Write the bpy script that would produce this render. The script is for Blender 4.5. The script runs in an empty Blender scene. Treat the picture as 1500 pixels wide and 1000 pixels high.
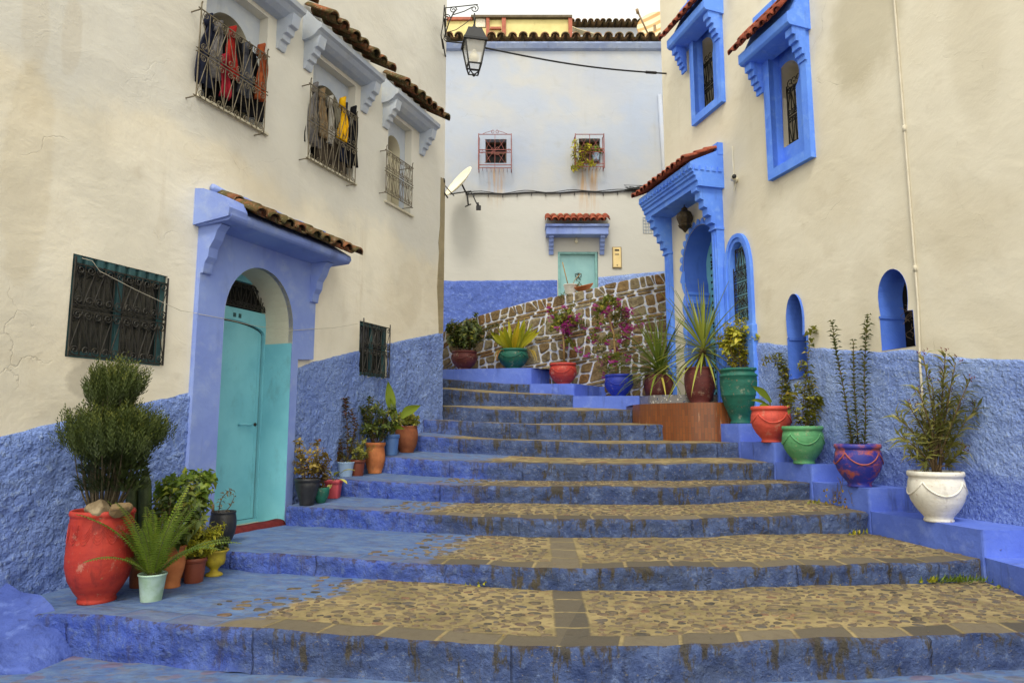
import bpy, bmesh, math, random
from mathutils import Vector, Matrix, noise
from mathutils.geometry import tessellate_polygon
from mathutils.bvhtree import BVHTree
R = math.radians
sin, cos, pi = math.sin, math.cos, math.pi
random.seed(7)
SC = bpy.context.scene
COL = SC.collection

# ------------------------------------------------------------------ camera
FPX = 1000.0                       # focal length in photo pixels (1500 wide)
PITCH = math.atan(130 / 1000.0)
CAM = Vector((0, 0, 1.40))
cd = bpy.data.cameras.new('camera'); cam = bpy.data.objects.new('camera', cd); COL.objects.link(cam)
cd.sensor_width = 36; cd.lens = 24; cd.clip_end = 400; cd.clip_start = 0.05
cam.location = CAM; cam.rotation_euler = (R(90) + PITCH, 0, 0)
SC.camera = cam

# ------------------------------------------------------------------ sky and sun (overcast)
SUN_EL, SUN_AZ = R(56), R(189)     # azimuth measured clockwise from +Y: behind the camera, a little to the left
w = bpy.data.worlds.new('World'); SC.world = w; w.use_nodes = True
nt = w.node_tree; nt.nodes.clear()
sky = nt.nodes.new('ShaderNodeTexSky'); sky.sky_type = 'NISHITA'; sky.sun_disc = False
sky.sun_elevation = SUN_EL; sky.sun_rotation = SUN_AZ; sky.air_density = 4.0; sky.dust_density = 0.6; sky.ozone_density = 1.0
hs = nt.nodes.new('ShaderNodeHueSaturation'); hs.inputs['Saturation'].default_value = 0.10
tint = nt.nodes.new('ShaderNodeMix'); tint.data_type = 'RGBA'; tint.blend_type = 'MULTIPLY'; tint.inputs[0].default_value = 1.0
tint.inputs[7].default_value = (1.0, 0.985, 0.94, 1)
bg = nt.nodes.new('ShaderNodeBackground'); bg.inputs['Strength'].default_value = 0.15
out = nt.nodes.new('ShaderNodeOutputWorld')
nt.links.new(sky.outputs[0], hs.inputs['Color']); nt.links.new(hs.outputs[0], tint.inputs[6])
nt.links.new(tint.outputs[2], bg.inputs['Color']); nt.links.new(bg.outputs[0], out.inputs[0])
sd = bpy.data.lights.new('sun', 'SUN'); sun = bpy.data.objects.new('sun', sd); COL.objects.link(sun)
sd.energy = 1.1; sd.angle = R(14); sd.color = (1.0, 0.93, 0.80)
dv = Vector((sin(SUN_AZ) * cos(SUN_EL), cos(SUN_AZ) * cos(SUN_EL), sin(SUN_EL)))
sun.rotation_euler = dv.to_track_quat('Z', 'Y').to_euler(); sun.location = (0, -5, 14)
SC.view_settings.view_transform = 'Standard'; SC.view_settings.look = 'None'
SC.view_settings.exposure = 1.0; SC.view_settings.gamma = 1.0
SC.cycles.max_bounces = 8; SC.cycles.diffuse_bounces = 5

# ------------------------------------------------------------------ geometry helpers
def ray(px, py):
    x = (px - 750) / FPX; y = (500 - py) / FPX
    return Vector((x, cos(PITCH) - y * sin(PITCH), sin(PITCH) + y * cos(PITCH)))
def at(px, py, d):                 # the world point seen at (px, py) whose Y is d
    r = ray(px, py); return CAM + r * (d / r.y)
def tox(p):                        # photo column of a world point
    q = p - CAM; dep = q.y * cos(PITCH) + q.z * sin(PITCH)
    return 750 + FPX * q.x / dep
def lerp(a, b, t): return a + (b - a) * t
def interp(tab, x):
    if x <= tab[0][0]:
        (x0, y0), (x1, y1) = tab[0], tab[1]
    elif x >= tab[-1][0]:
        (x0, y0), (x1, y1) = tab[-2], tab[-1]
    else:
        for (x0, y0), (x1, y1) in zip(tab, tab[1:]):
            if x0 <= x <= x1: break
    return y0 + (y1 - y0) * (x - x0) / (x1 - x0)
def nz(p, s=1.0, seed=0): return noise.noise(Vector((p[0] * s + seed * 7.3, p[1] * s - seed * 3.1, p[2] * s + seed)))

class Frame:                       # a vertical wall plane: u along it, w out of it into the street, z up
    def __init__(s, o, u, n):
        s.o = Vector(o); s.u = Vector(u).normalized(); s.n = Vector(n).normalized()
    def p(s, u, w, z): return s.o + s.u * u + s.n * w + Vector((0, 0, z))
    def hit(s, px, py, w=0.0):
        r = ray(px, py); q = s.o + s.n * w - CAM
        t = q.dot(s.n) / r.dot(s.n); P = CAM + r * t
        return ((P - s.o).dot(s.u), P.z - s.o.z)
    def hu(s, px, py, w=0.0): return s.hit(px, py, w)[0]
    def hz(s, px, py, w=0.0): return s.hit(px, py, w)[1]
XF = Frame((0, 0, 0), (1, 0, 0), (0, -1, 0))

class MB:
    def __init__(s): s.v = []; s.f = []; s.m = []; s.s = []; s.r = []; s.uv = None; s.at = {}
    def add(s, vs, fs, m=0, smooth=False, rnd=0.0):
        o = len(s.v); s.v += [Vector(v) for v in vs]; s.r += [rnd] * len(vs)
        for f in fs: s.f.append([i + o for i in f]); s.m.append(m); s.s.append(smooth)
        return o
    def hexa(s, c, m=0, rnd=0.0):   # 8 corners: bottom ring then top ring
        s.add(c, [(0, 3, 2, 1), (4, 5, 6, 7), (0, 1, 5, 4), (1, 2, 6, 5), (2, 3, 7, 6), (3, 0, 4, 7)], m, False, rnd)
    def box(s, fr, u0, u1, w0, w1, z0, z1, m=0, rnd=0.0):
        s.hexa([fr.p(u0, w0, z0), fr.p(u1, w0, z0), fr.p(u1, w1, z0), fr.p(u0, w1, z0),
                fr.p(u0, w0, z1), fr.p(u1, w0, z1), fr.p(u1, w1, z1), fr.p(u0, w1, z1)], m, rnd)
    def prism(s, pts, off, m=0, smooth=False):   # polygon pts swept by the vector off
        n = len(pts); off = Vector(off); q = [Vector(p) for p in pts]
        tri = tessellate_polygon([q])
        fs = [tuple(t) for t in tri] + [tuple(i + n for i in reversed(t)) for t in tri]
        s.add(q + [p + off for p in q], fs, m)
        s.add(q + [p + off for p in q], [(i, (i + 1) % n, (i + 1) % n + n, i + n) for i in range(n)], m, smooth)
    def prof(s, fr, pts, u0, u1, m=0):           # (w, z) profile extruded along u
        s.prism([fr.p(u0, a, b) for a, b in pts], fr.u * (u1 - u0), m)
    def sheet(s, fr, outer, holes, w=0.0, m=0):  # flat wall with holes, (u, z) outlines
        loops = [outer] + holes; flat = [p for l in loops for p in l]
        tri = tessellate_polygon([[Vector((a, b, 0)) for a, b in l] for l in loops])
        s.add([fr.p(a, w, b) for a, b in flat], [tuple(t) for t in tri], m)
    def band(s, fr, loop, w0, w1, m=0, closed=True, smooth=False):   # the reveal of an opening
        n = len(loop); vs = [fr.p(a, w0, b) for a, b in loop] + [fr.p(a, w1, b) for a, b in loop]
        s.add(vs, [(i, (i + 1) % n, (i + 1) % n + n, i + n) for i in range(n if closed else n - 1)], m, smooth)
    def ring(s, fr, outer, inner, w0, w1, m=0):  # frame: two same-length loops, with thickness
        n = len(outer)
        a = [fr.p(x, w1, z) for x, z in outer]; b = [fr.p(x, w1, z) for x, z in inner]
        c = [fr.p(x, w0, z) for x, z in outer]; d = [fr.p(x, w0, z) for x, z in inner]
        fs = []
        for i in range(n):
            j = (i + 1) % n
            fs += [(i, j, j + n, i + n), (i, j, j + 2 * n, i + 2 * n), (i + n, j + n, j + 3 * n, i + 3 * n)]
        s.add(a + b + c + d, fs, m)
    def tube(s, pts, r, n=6, m=0, rnd=0.0, cap=True):
        pts = [Vector(p) for p in pts]
        if len(pts) < 2: return
        rr = r if isinstance(r, (list, tuple)) else [r] * len(pts)
        vs = []; up = None
        for i, p in enumerate(pts):
            t = (pts[min(i + 1, len(pts) - 1)] - pts[max(i - 1, 0)])
            if t.length < 1e-9: t = Vector((0, 0, 1))
            t.normalize()
            if up is None: up = t.orthogonal().normalized()
            up = (up - t * up.dot(t))
            if up.length < 1e-6: up = t.orthogonal()
            up.normalize(); b = t.cross(up)
            for k in range(n):
                a = 2 * pi * k / n; vs.append(p + (up * cos(a) + b * sin(a)) * rr[i])
        fs = [(i * n + k, i * n + (k + 1) % n, (i + 1) * n + (k + 1) % n, (i + 1) * n + k) for i in range(len(pts) - 1) for k in range(n)]
        if cap: fs += [tuple(range(n))[::-1], tuple((len(pts) - 1) * n + k for k in range(n))]
        s.add(vs, fs, m, n > 4, rnd)
    def lathe(s, c, prof, n=40, m=0, wob=0.0, square=0.0):   # (r, z) profile round the vertical through c
        c = Vector(c); vs = []
        for (r, z) in prof:
            for k in range(n):
                a = 2 * pi * k / n; rr = r
                if square: rr = r * (1 + square * (max(abs(cos(a)), abs(sin(a))) ** -1 - 1))
                if wob: rr *= 1 + wob * noise.noise(Vector((cos(a) * 1.5, sin(a) * 1.5, z * 6 + c.x * 9)))
                vs.append(c + Vector((rr * cos(a), rr * sin(a), z)))
        L = len(prof)
        fs = [(i * n + k, i * n + (k + 1) % n, (i + 1) * n + (k + 1) % n, (i + 1) * n + k) for i in range(L - 1) for k in range(n)]
        fs += [tuple(range(n))[::-1]]
        s.add(vs, fs, m, True)
    def leaf(s, p, d, nrm, L, W, bend=0.25, fold=0.25, m=0, rnd=0.0, wide=0.45):
        d = d.normalized(); side = d.cross(nrm)
        if side.length < 1e-4: side = d.orthogonal()
        side.normalize(); up = side.cross(d)
        mid = p + d * L * wide + up * (L * 0.06); tip = p + d * L - up * (L * bend)
        e = side * W * 0.5; q = up * W * fold
        s.add([p, mid + e + q, mid, mid - e + q, tip], [(0, 1, 2), (0, 2, 3), (2, 1, 4), (3, 2, 4)], m, True, rnd)
    def strap(s, p, d, L, W, droop, n=7, m=0, rnd=0.0, tipw=0.0, belly=0.25, fold=0.15, face=None):
        d = d.normalized(); side = d.cross(face or Vector((0, 0, 1)))
        if side.length < 1e-3: side = Vector((1, 0, 0))
        side.normalize(); vs = []; q = Vector(p); dd = d.copy()
        for i in range(n + 1):
            t = i / n
            wd = W * (min(1, .35 + t / belly * .65) if t < belly else max(tipw, 1 - ((t - belly) / (1 - belly)) ** 1.6))
            up = side.cross(dd)
            vs += [q + side * wd * .5 + up * W * fold, q.copy(), q - side * wd * .5 + up * W * fold]
            dd = (dd + Vector((0, 0, -droop / n))).normalized(); q = q + dd * (L / n)
        fs = []
        for i in range(n):
            a = i * 3; fs += [(a, a + 1, a + 4, a + 3), (a + 1, a + 2, a + 5, a + 4)]
        s.add(vs, fs, m, True, rnd)
    def build(s, name, mats, parent=None, origin=None, recalc=True, bevel=0.0):
        if not isinstance(mats, (list, tuple)): mats = [mats]
        if parent is not None:
            o = Vector((0, 0, 0)); q = parent
            while q is not None: o += q.location; q = q.parent
        elif origin is not None: o = Vector(origin)
        else:
            xs = [v.x for v in s.v]; ys = [v.y for v in s.v]; zs = [v.z for v in s.v]
            o = Vector(((min(xs) + max(xs)) / 2, (min(ys) + max(ys)) / 2, min(zs)))
        me = bpy.data.meshes.new(name); me.from_pydata([v - o for v in s.v], [], s.f)
        me.polygons.foreach_set('material_index', s.m); me.polygons.foreach_set('use_smooth', s.s)
        a = me.attributes.new('rnd', 'FLOAT', 'POINT'); a.data.foreach_set('value', s.r)
        for k, vals in s.at.items():
            a = me.attributes.new(k, 'FLOAT', 'POINT'); a.data.foreach_set('value', vals)
        if s.uv:
            ul = me.uv_layers.new(name='UVMap')
            for lp in me.loops: ul.data[lp.index].uv = s.uv[lp.vertex_index]
        for mt in mats: me.materials.append(mt)
        if recalc:
            b = bmesh.new(); b.from_mesh(me); bmesh.ops.recalc_face_normals(b, faces=b.faces); b.to_mesh(me); b.free()
        me.update()
        ob = bpy.data.objects.new(name, me); COL.objects.link(ob)
        if parent is not None: ob.parent = parent
        else: ob.location = o
        if bevel:
            md = ob.modifiers.new('bevel', 'BEVEL'); md.width = bevel; md.segments = 2; md.limit_method = 'ANGLE'; md.angle_limit = R(40)
        return ob
def tag(o, label=None, cat=None, group=None, kind=None):
    if label: o['label'] = label
    if cat: o['category'] = cat
    if group: o['group'] = group
    if kind: o['kind'] = kind
    return o
def thing(name, loc, label, cat, group=None):
    o = bpy.data.objects.new(name, None); COL.objects.link(o); o.location = Vector(loc); o.empty_display_size = 0.1
    return tag(o, label, cat, group)
def arch(cx, zs, rx, rz, n=16, a0=0.0, a1=pi):   # (u, z) points over an arch, from +u side to -u side
    return [(cx + rx * cos(a0 + (a1 - a0) * i / n), zs + rz * sin(a0 + (a1 - a0) * i / n)) for i in range(n + 1)]
def arch_loop(u0, u1, z0, zs, rise, n=16):       # opening: flat bottom, jambs, arched head
    return [(u0, z0), (u1, z0)] + arch((u0 + u1) / 2, zs, abs(u1 - u0) / 2 * (1 if u1 > u0 else -1), rise, n)
# ------------------------------------------------------------------ materials
def S(r, g, b):
    f = lambda c: (c / 255 / 12.92) if c / 255 <= 0.04045 else ((c / 255 + 0.055) / 1.055) ** 2.4
    return (f(r), f(g), f(b), 1.0)
class N:
    def __init__(s, name):
        s.mat = bpy.data.materials.new(name); s.mat.use_nodes = True; s.t = s.mat.node_tree; s.t.nodes.clear()
        s.out = s.t.nodes.new('ShaderNodeOutputMaterial'); s.bsdf = s.t.nodes.new('ShaderNodeBsdfPrincipled')
        s.t.links.new(s.bsdf.outputs[0], s.out.inputs[0])
    def new(s, k): return s.t.nodes.new(k)
    def put(s, sock, v):
        if isinstance(v, bpy.types.NodeSocket): s.t.links.new(v, sock)
        elif isinstance(v, (tuple, list)): sock.default_value = v if len(v) == len(sock.default_value) else tuple(v)[:len(sock.default_value)]
        else: sock.default_value = v
    def pos(s): return s.new('ShaderNodeNewGeometry').outputs['Position']
    def uv(s): return s.new('ShaderNodeUVMap').outputs[0]
    def attr(s, n): a = s.new('ShaderNodeAttribute'); a.attribute_name = n; return a.outputs['Fac']
    def map(s, v, sc=(1, 1, 1), loc=(0, 0, 0), rot=(0, 0, 0)):
        m = s.new('ShaderNodeMapping'); s.put(m.inputs[0], v); m.inputs[1].default_value = loc; m.inputs[2].default_value = rot; m.inputs[3].default_value = sc
        return m.outputs[0]
    def noise(s, v, scale, detail=4, rough=0.55, dist=0.0):
        n = s.new('ShaderNodeTexNoise'); s.put(n.inputs['Vector'], v); n.inputs['Scale'].default_value = scale
        n.inputs['Detail'].default_value = detail; n.inputs['Roughness'].default_value = rough; n.inputs['Distortion'].default_value = dist
        return n.outputs[0]
    def noisec(s, v, scale, detail=2):
        n = s.new('ShaderNodeTexNoise'); s.put(n.inputs['Vector'], v); n.inputs['Scale'].default_value = scale; n.inputs['Detail'].default_value = detail
        return n.outputs[1]
    def vor(s, v, scale, feat='F1', rand=1.0):
        n = s.new('ShaderNodeTexVoronoi'); n.feature = feat; s.put(n.inputs['Vector'], v); n.inputs['Scale'].default_value = scale; n.inputs['Randomness'].default_value = rand
        return n.outputs['Distance'], n.outputs.get('Color')
    def m(s, op, a, b=0.0, c=None):
        n = s.new('ShaderNodeMath'); n.operation = op; s.put(n.inputs[0], a); s.put(n.inputs[1], b)
        if c is not None: s.put(n.inputs[2], c)
        return n.outputs[0]
    def vadd(s, a, b):
        n = s.new('ShaderNodeVectorMath'); n.operation = 'ADD'; s.put(n.inputs[0], a); s.put(n.inputs[1], b); return n.outputs[0]
    def vscale(s, a, k):
        n = s.new('ShaderNodeVectorMath'); n.operation = 'SCALE'; s.put(n.inputs[0], a); n.inputs['Scale'].default_value = k; return n.outputs[0]
    def sep(s, v): n = s.new('ShaderNodeSeparateXYZ'); s.put(n.inputs[0], v); return n.outputs
    def comb(s, x, y, z):
        n = s.new('ShaderNodeCombineXYZ'); s.put(n.inputs[0], x); s.put(n.inputs[1], y); s.put(n.inputs[2], z); return n.outputs[0]
    def ss(s, v, lo, hi, a=0.0, b=1.0):
        n = s.new('ShaderNodeMapRange'); n.interpolation_type = 'SMOOTHSTEP'; s.put(n.inputs[0], v)
        n.inputs[1].default_value = lo; n.inputs[2].default_value = hi; n.inputs[3].default_value = a; n.inputs[4].default_value = b
        return n.outputs[0]
    def mix(s, f, a, b, blend='MIX'):
        n = s.new('ShaderNodeMix'); n.data_type = 'RGBA'; n.blend_type = blend; s.put(n.inputs[0], f); s.put(n.inputs[6], a); s.put(n.inputs[7], b); return n.outputs[2]
    def ramp(s, f, stops):
        n = s.new('ShaderNodeValToRGB'); s.put(n.inputs[0], f); e = n.color_ramp.elements
        while len(e) < len(stops): e.new(0.5)
        for i, (p, c) in enumerate(stops): e[i].position = p; e[i].color = c
        return n.outputs[0]
    def bump(s, h, strength=0.5, dist=0.02, prev=None):
        n = s.new('ShaderNodeBump'); n.inputs['Strength'].default_value = strength; n.inputs['Distance'].default_value = dist; s.put(n.inputs['Height'], h)
        if prev is not None: s.put(n.inputs['Normal'], prev)
        return n.outputs[0]
    def done(s, col, rough=0.85, nrm=None, spec=0.3, **k):
        s.put(s.bsdf.inputs['Base Color'], col); s.put(s.bsdf.inputs['Roughness'], rough); s.bsdf.inputs['Specular IOR Level'].default_value = spec
        if nrm is not None: s.put(s.bsdf.inputs['Normal'], nrm)
        for a, b in k.items(): s.put(s.bsdf.inputs[a.replace('_', ' ')], b)
        return s.mat

def plaster(name, c1, c2, stain, streak=0.5, crack=0.5, bumpk=0.5, wash=None, extra=None):
    n = N(name); p = n.pos()
    big = n.noise(p, 0.55, 5, 0.6); mid = n.noise(p, 2.6, 5, 0.6); fine = n.noise(p, 30, 3, 0.6)
    col = n.mix(n.ss(big, 0.36, 0.66), c1, c2)
    if wash: col = n.mix(n.m('MULTIPLY', n.ss(n.noise(p, 0.8, 4, .6, .4), 0.42, 0.62), wash[1]), col, wash[0])
    st = n.noise(n.map(p, (2.2, 2.2, 0.16)), 1.6, 5, 0.65)
    patch = n.ss(n.noise(p, 0.7, 3), 0.42, 0.68)
    col = n.mix(n.m('MULTIPLY', n.m('MULTIPLY', n.ss(st, 0.54, 0.78), patch), streak), col, stain)
    col = n.mix(n.m('MULTIPLY', n.ss(mid, 0.56, 0.76), 0.22), col, stain)
    col = n.mix(n.m('MULTIPLY', n.ss(fine, 0.62, 0.8), 0.13), col, stain)
    wp = n.vadd(p, n.vscale(n.noisec(p, 3.0, 6), 0.35))
    cd_, _ = n.vor(wp, 0.9, 'DISTANCE_TO_EDGE')
    cm = n.m('MULTIPLY', n.ss(cd_, 0.0, 0.0045, 1.0, 0.0), n.ss(n.noise(p, 1.3, 4), 0.55, 0.66))
    col = n.mix(n.m('MULTIPLY', cm, crack), col, (stain[0] * .35, stain[1] * .35, stain[2] * .35, 1))
    if extra: col = extra(n, p, col)
    trow = n.noise(n.map(p, (1, 1, 1.5), rot=(0.5, 0.3, 0.2)), 2.2, 5, 0.5, 0.3)
    h = n.m('ADD', n.m('MULTIPLY', trow, 1.0), n.m('MULTIPLY', fine, 0.10))
    ridge = n.ss(n.m('ABSOLUTE', n.m('SUBTRACT', n.noise(n.map(p, (1, 1, 1.6), rot=(.9, .2, .4)), 2.1, 4, 0.6, 1.2), 0.5)), 0.0, 0.02, 1.0, 0.0)
    h = n.m('ADD', h, n.m('MULTIPLY', n.m('MULTIPLY', ridge, n.ss(n.noise(p, 1.1, 3), .48, .62)), 0.05))
    h = n.m('SUBTRACT', h, n.m('MULTIPLY', cm, 0.25))
    return n.done(col, 0.9, n.bump(h, bumpk, 0.05), 0.2)

def rough_paint(name, c1, c2, c3, dirt, scale=13.0, bumpk=0.9, dk=0.5, coat=None):
    n = N(name); p = n.pos()
    a = n.noise(p, 1.1, 4, .6); b = n.noise(p, scale, 5, 0.6); c = n.noise(p, scale * 0.35, 4, .6); d = n.noise(n.map(p, (2, 2, .35)), 2.2, 5, .65)
    col = n.mix(n.ss(a, 0.36, 0.64), c1, c2)
    col = n.mix(n.m('MULTIPLY', n.ss(b, 0.52, 0.70), 0.6 if bumpk < .6 else .85), col, c3)
    if bumpk > .6: col = n.mix(n.m('MULTIPLY', n.ss(b, 0.30, 0.43, 1.0, 0.0), .4), col, dirt)
    e_ = n.noise(n.map(p, (1, 1, 1.7)), 3.2, 6, .7, .5)
    col = n.mix(n.m('MULTIPLY', n.ss(e_, .52, .66), .30), col, c3)
    col = n.mix(n.m('MULTIPLY', n.ss(d, 0.56, 0.76), dk), col, dirt)
    if coat:   # a later, stronger coat brushed on below a wavering line
        e = n.m('ADD', n.m('ADD', n.sep(p)[2], n.m('MULTIPLY', n.sep(p)[1], coat[2])), n.m('MULTIPLY', n.m('SUBTRACT', n.noise(p, 1.7, 5, .65), .5), .55))
        col = n.mix(n.m('MULTIPLY', n.ss(e, coat[0] - .05, coat[0] + .05, 1.0, 0.0), .8), col, n.mix(n.ss(b, .4, .7), coat[1], c2))
    h = n.m('ADD', b, n.m('MULTIPLY', c, 1.3))
    return n.done(col, 0.75, n.bump(h, bumpk, 0.03 if scale < 20 else 0.075), 0.3)

def simple(name, c1, c2=None, rough=0.6, scale=9.0, bumpk=0.15, spec=0.4, metal=0.0, dirt=None, dk=0.3):
    n = N(name); p = n.pos(); c2 = c2 or tuple(x * .75 for x in c1[:3]) + (1,)
    a = n.noise(p, scale, 5, .6); b = n.noise(p, scale * 5, 3)
    col = n.mix(n.ss(a, 0.35, 0.68), c1, c2)
    if dirt: col = n.mix(n.m('MULTIPLY', n.ss(n.noise(n.map(p, (1, 1, .5)), scale * 1.7, 6, .7), 0.55, 0.72), dk), col, dirt)
    return n.done(col, n.m('ADD', rough, n.m('MULTIPLY', n.m('SUBTRACT', a, 0.5), 0.25)), n.bump(n.m('ADD', a, n.m('MULTIPLY', b, .4)), bumpk, 0.01), spec, Metallic=metal)

def leafmat(name, c1, c2, c3=None, trans=0.25, rough=0.45):
    n = N(name); r = n.attr('rnd'); p = n.pos()
    stops = [(0.0, c1), (0.62, c2)] + ([(0.8, c2), (1.0, c3)] if c3 else [])
    col = n.ramp(r, stops)
    col = n.mix(n.m('MULTIPLY', n.ss(n.noise(p, 60, 3), .5, .75), .25), col, tuple(x * .6 for x in c1[:3]) + (1,))
    n.put(n.bsdf.inputs['Base Color'], col); n.bsdf.inputs['Roughness'].default_value = rough; n.bsdf.inputs['Specular IOR Level'].default_value = .35
    tr = n.new('ShaderNodeBsdfTranslucent'); n.put(tr.inputs[0], col); mx = n.new('ShaderNodeMixShader'); mx.inputs[0].default_value = trans
    n.t.links.new(n.bsdf.outputs[0], mx.inputs[1]); n.t.links.new(tr.outputs[0], mx.inputs[2]); n.t.links.new(mx.outputs[0], n.out.inputs[0])
    return n.mat

def damp(n, p, col):   # damp grey patches and a repaired crack on the right-hand house
    x, y, z = n.sep(p)
    def blob(cx, cy, cz, ry, rz, k, c):
        nonlocal col
        dy = n.m('DIVIDE', n.m('SUBTRACT', y, cy), ry); dz = n.m('DIVIDE', n.m('SUBTRACT', z, cz), rz)
        dd = n.m('ADD', n.m('ADD', n.m('MULTIPLY', dy, dy), n.m('MULTIPLY', dz, dz)), n.m('MULTIPLY', n.m('SUBTRACT', n.noise(p, 2.5, 5, .65), .5), 1.6))
        col = n.mix(n.m('MULTIPLY', n.ss(dd, 0.2, 1.1, 1.0, 0.0), k), col, c)
    for args in DAMP: blob(*args)
    return col

def rust(n, p, col):   # rust and algae run-off under the windows of the far house; newer white coat below the cable
    x, y, z = n.sep(p)
    edge = n.m('ADD', z, n.m('MULTIPLY', n.noise(p, 4, 4), 0.35))
    col = n.mix(n.ss(edge, BK_Z + .12, BK_Z + .24, 1.0, 0.0), col, S(188, 187, 181))
    for (x0, x1, z1, z0, k) in RUST:
        mx = n.m('MULTIPLY', n.ss(x, x0, x0 + .12), n.ss(x, x1 - .12, x1, 1.0, 0.0))
        mz = n.m('MULTIPLY', n.ss(z, z0, z0 + 1.2), n.ss(z, z1 - .03, z1, 1.0, 0.0))
        st = n.ss(n.noise(n.map(p, (6, 6, .5)), 2.2, 5, .6), .38, .66)
        col = n.mix(n.m('MULTIPLY', n.m('MULTIPLY', mx, mz), n.m('MULTIPLY', st, k)), col, S(178, 134, 62))
    return col

def leftwash(n, p, col):   # an older bluish coat round the upper windows of the left-hand house
    x, y, z = n.sep(p)
    e = n.m('ADD', z, n.m('MULTIPLY', n.m('SUBTRACT', n.noise(p, 1.6, 5, .6), .5), 1.0))
    col = n.mix(n.ss(e, 3.7, 4.1, 0.0, .6), col, S(200, 200, 194))
    for (cy, cz, ry, rz, k, c) in PATCH:
        dy = n.m('DIVIDE', n.m('SUBTRACT', y, cy), ry); dz = n.m('DIVIDE', n.m('SUBTRACT', z, cz), rz)
        dd = n.m('ADD', n.m('ADD', n.m('MULTIPLY', dy, dy), n.m('MULTIPLY', dz, dz)), n.m('MULTIPLY', n.m('SUBTRACT', n.noise(p, 6, 5, .65), .5), 1.2))
        col = n.mix(n.m('MULTIPLY', n.ss(dd, 0.55, 1.0, 1.0, 0.0), k), col, c)
    return col

def tread_mat():
    n = N('cobbled_tread'); uv = n.uv(); u, v, _ = n.sep(uv); p = n.pos()
    wob = n.vadd(n.map(uv, (1, 1, 1)), n.vscale(n.noisec(uv, 5, 2), 0.06))
    d1, c1 = n.vor(n.map(wob, (6.6, 9.5, 1)), 1.0)
    d2, c2 = n.vor(n.map(wob, (14, 19, 1), (3.3, 1.2, 0)), 1.0)
    sz = n.m('MULTIPLY', n.noise(uv, 2.5, 2), 0.5)
    r1 = n.sep(c1)
    stone = n.m('MULTIPLY', n.ss(n.m('SUBTRACT', d1, n.m('MULTIPLY', r1[1], .16)), 0.25, 0.34, 1.0, 0.0), n.ss(r1[2], .10, .16))
    peb = n.ss(n.m('SUBTRACT', d2, n.m('MULTIPLY', n.sep(c2)[1], .2)), 0.16, 0.28, 1.0, 0.0)
    stone = n.m('MULTIPLY', n.m('MAXIMUM', n.m('MULTIPLY', stone, n.ss(n.attr('flat'), .4, .6)), n.m('MULTIPLY', peb, 0.6)), 1.0)
    sand = n.mix(n.ss(n.noise(p, 3, 6, .65), .35, .65), S(148, 132, 92), S(118, 106, 72))
    sand = n.mix(n.m('MULTIPLY', n.ss(n.noise(p, 40, 4, .7), .5, .75), .5), sand, S(84, 72, 52))
    sc = n.ramp(r1[0], [(0.0, S(66, 60, 54)), (.3, S(104, 88, 66)), (.55, S(122, 98, 72)), (.78, S(92, 76, 66)), (1.0, S(128, 84, 66))])
    col = n.mix(stone, sand, sc)
    # dressed slabs along the nosing, and one band of slabs up the middle
    us = n.m('MULTIPLY', n.m('ADD', u, n.m('MULTIPLY', n.noise(n.comb(n.m('FLOOR', n.m('MULTIPLY', u, 3.0)), 0, 0), 3, 0), .10)), 3.0)
    fu = n.m('FRACT', us); joint = n.m('MAXIMUM', n.ss(fu, 0.02, .075, 1.0, 0.0), n.ss(fu, .955, .985))
    nv = n.m('ADD', v, n.m('MULTIPLY', n.m('SUBTRACT', n.noise(uv, 9, 3), .5), .05))
    slab = n.m('MULTIPLY', n.ss(nv, .165, .19, 1.0, 0.0), n.m('SUBTRACT', 1.0, joint))
    px = n.attr('mid'); midb = n.m('MULTIPLY', n.ss(n.m('ADD', px, n.m('MULTIPLY', n.noise(uv, 6, 2), .03)), .105, .125, 1.0, 0.0), n.ss(n.m('FRACT', n.m('MULTIPLY', v, 3.1)), .05, .09))
    slab = n.m('MAXIMUM', slab, midb)
    wn = n.new('ShaderNodeTexWhiteNoise'); wn.noise_dimensions = '1D'; n.put(wn.inputs['W'], n.m('FLOOR', us)); 
    slc = n.mix(wn.outputs[0], S(74, 69, 60), S(112, 102, 82))
    slc = n.mix(n.m('MULTIPLY', n.ss(n.noise(p, 18, 5, .7), .45, .75), .5), slc, S(84, 74, 60))
    col = n.mix(slab, col, slc)
    inlay = n.m('MAXIMUM', n.m('MULTIPLY', stone, n.m('SUBTRACT', 1.0, n.ss(nv, .165, .19, 1.0, 0.0))), slab)
    # blue limewash spilling over from the walls
    pt = n.attr('paint'); pm = n.ss(n.m('ADD', pt, n.m('MULTIPLY', n.m('SUBTRACT', n.noise(uv, 3.2, 6, .7), .5), 1.1)), .42, .60)
    wear = n.ss(n.noise(uv, 9, 6, .75), .50, .72)
    blue = n.mix(n.ss(n.noise(n.map(uv, (1, 2.4, 1)), 4.5, 6, .7), .36, .66), S(70, 93, 140), S(94, 117, 150))
    blue = n.mix(n.m('MULTIPLY', n.ss(n.noise(n.map(uv, (1.2, 4, 1)), 11, 5, .7), .52, .7), .7), blue, S(56, 68, 96))
    blue = n.mix(n.m('MULTIPLY', wear, .55), blue, S(108, 104, 96))
    blue = n.mix(n.m('MULTIPLY', n.m('MULTIPLY', inlay, n.attr('bare')), .4), blue, sc)
    col = n.mix(pm, col, blue)
    # grime along the foot of the next riser
    col = n.mix(n.m('MULTIPLY', n.ss(n.noise(p, 6, 6, .7), .52, .72), .4), col, S(84, 74, 60))
    h = n.m('ADD', n.m('MULTIPLY', n.ss(d1, 0.0, .42, 1.0, 0.0), n.m('MULTIPLY', stone, .8)), n.m('MULTIPLY', n.noise(p, 25, 5, .7), .45))
    h = n.m('ADD', h, n.m('MULTIPLY', slab, .55))
    return n.done(col, 0.8, n.bump(h, .75, .018), .3)

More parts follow.
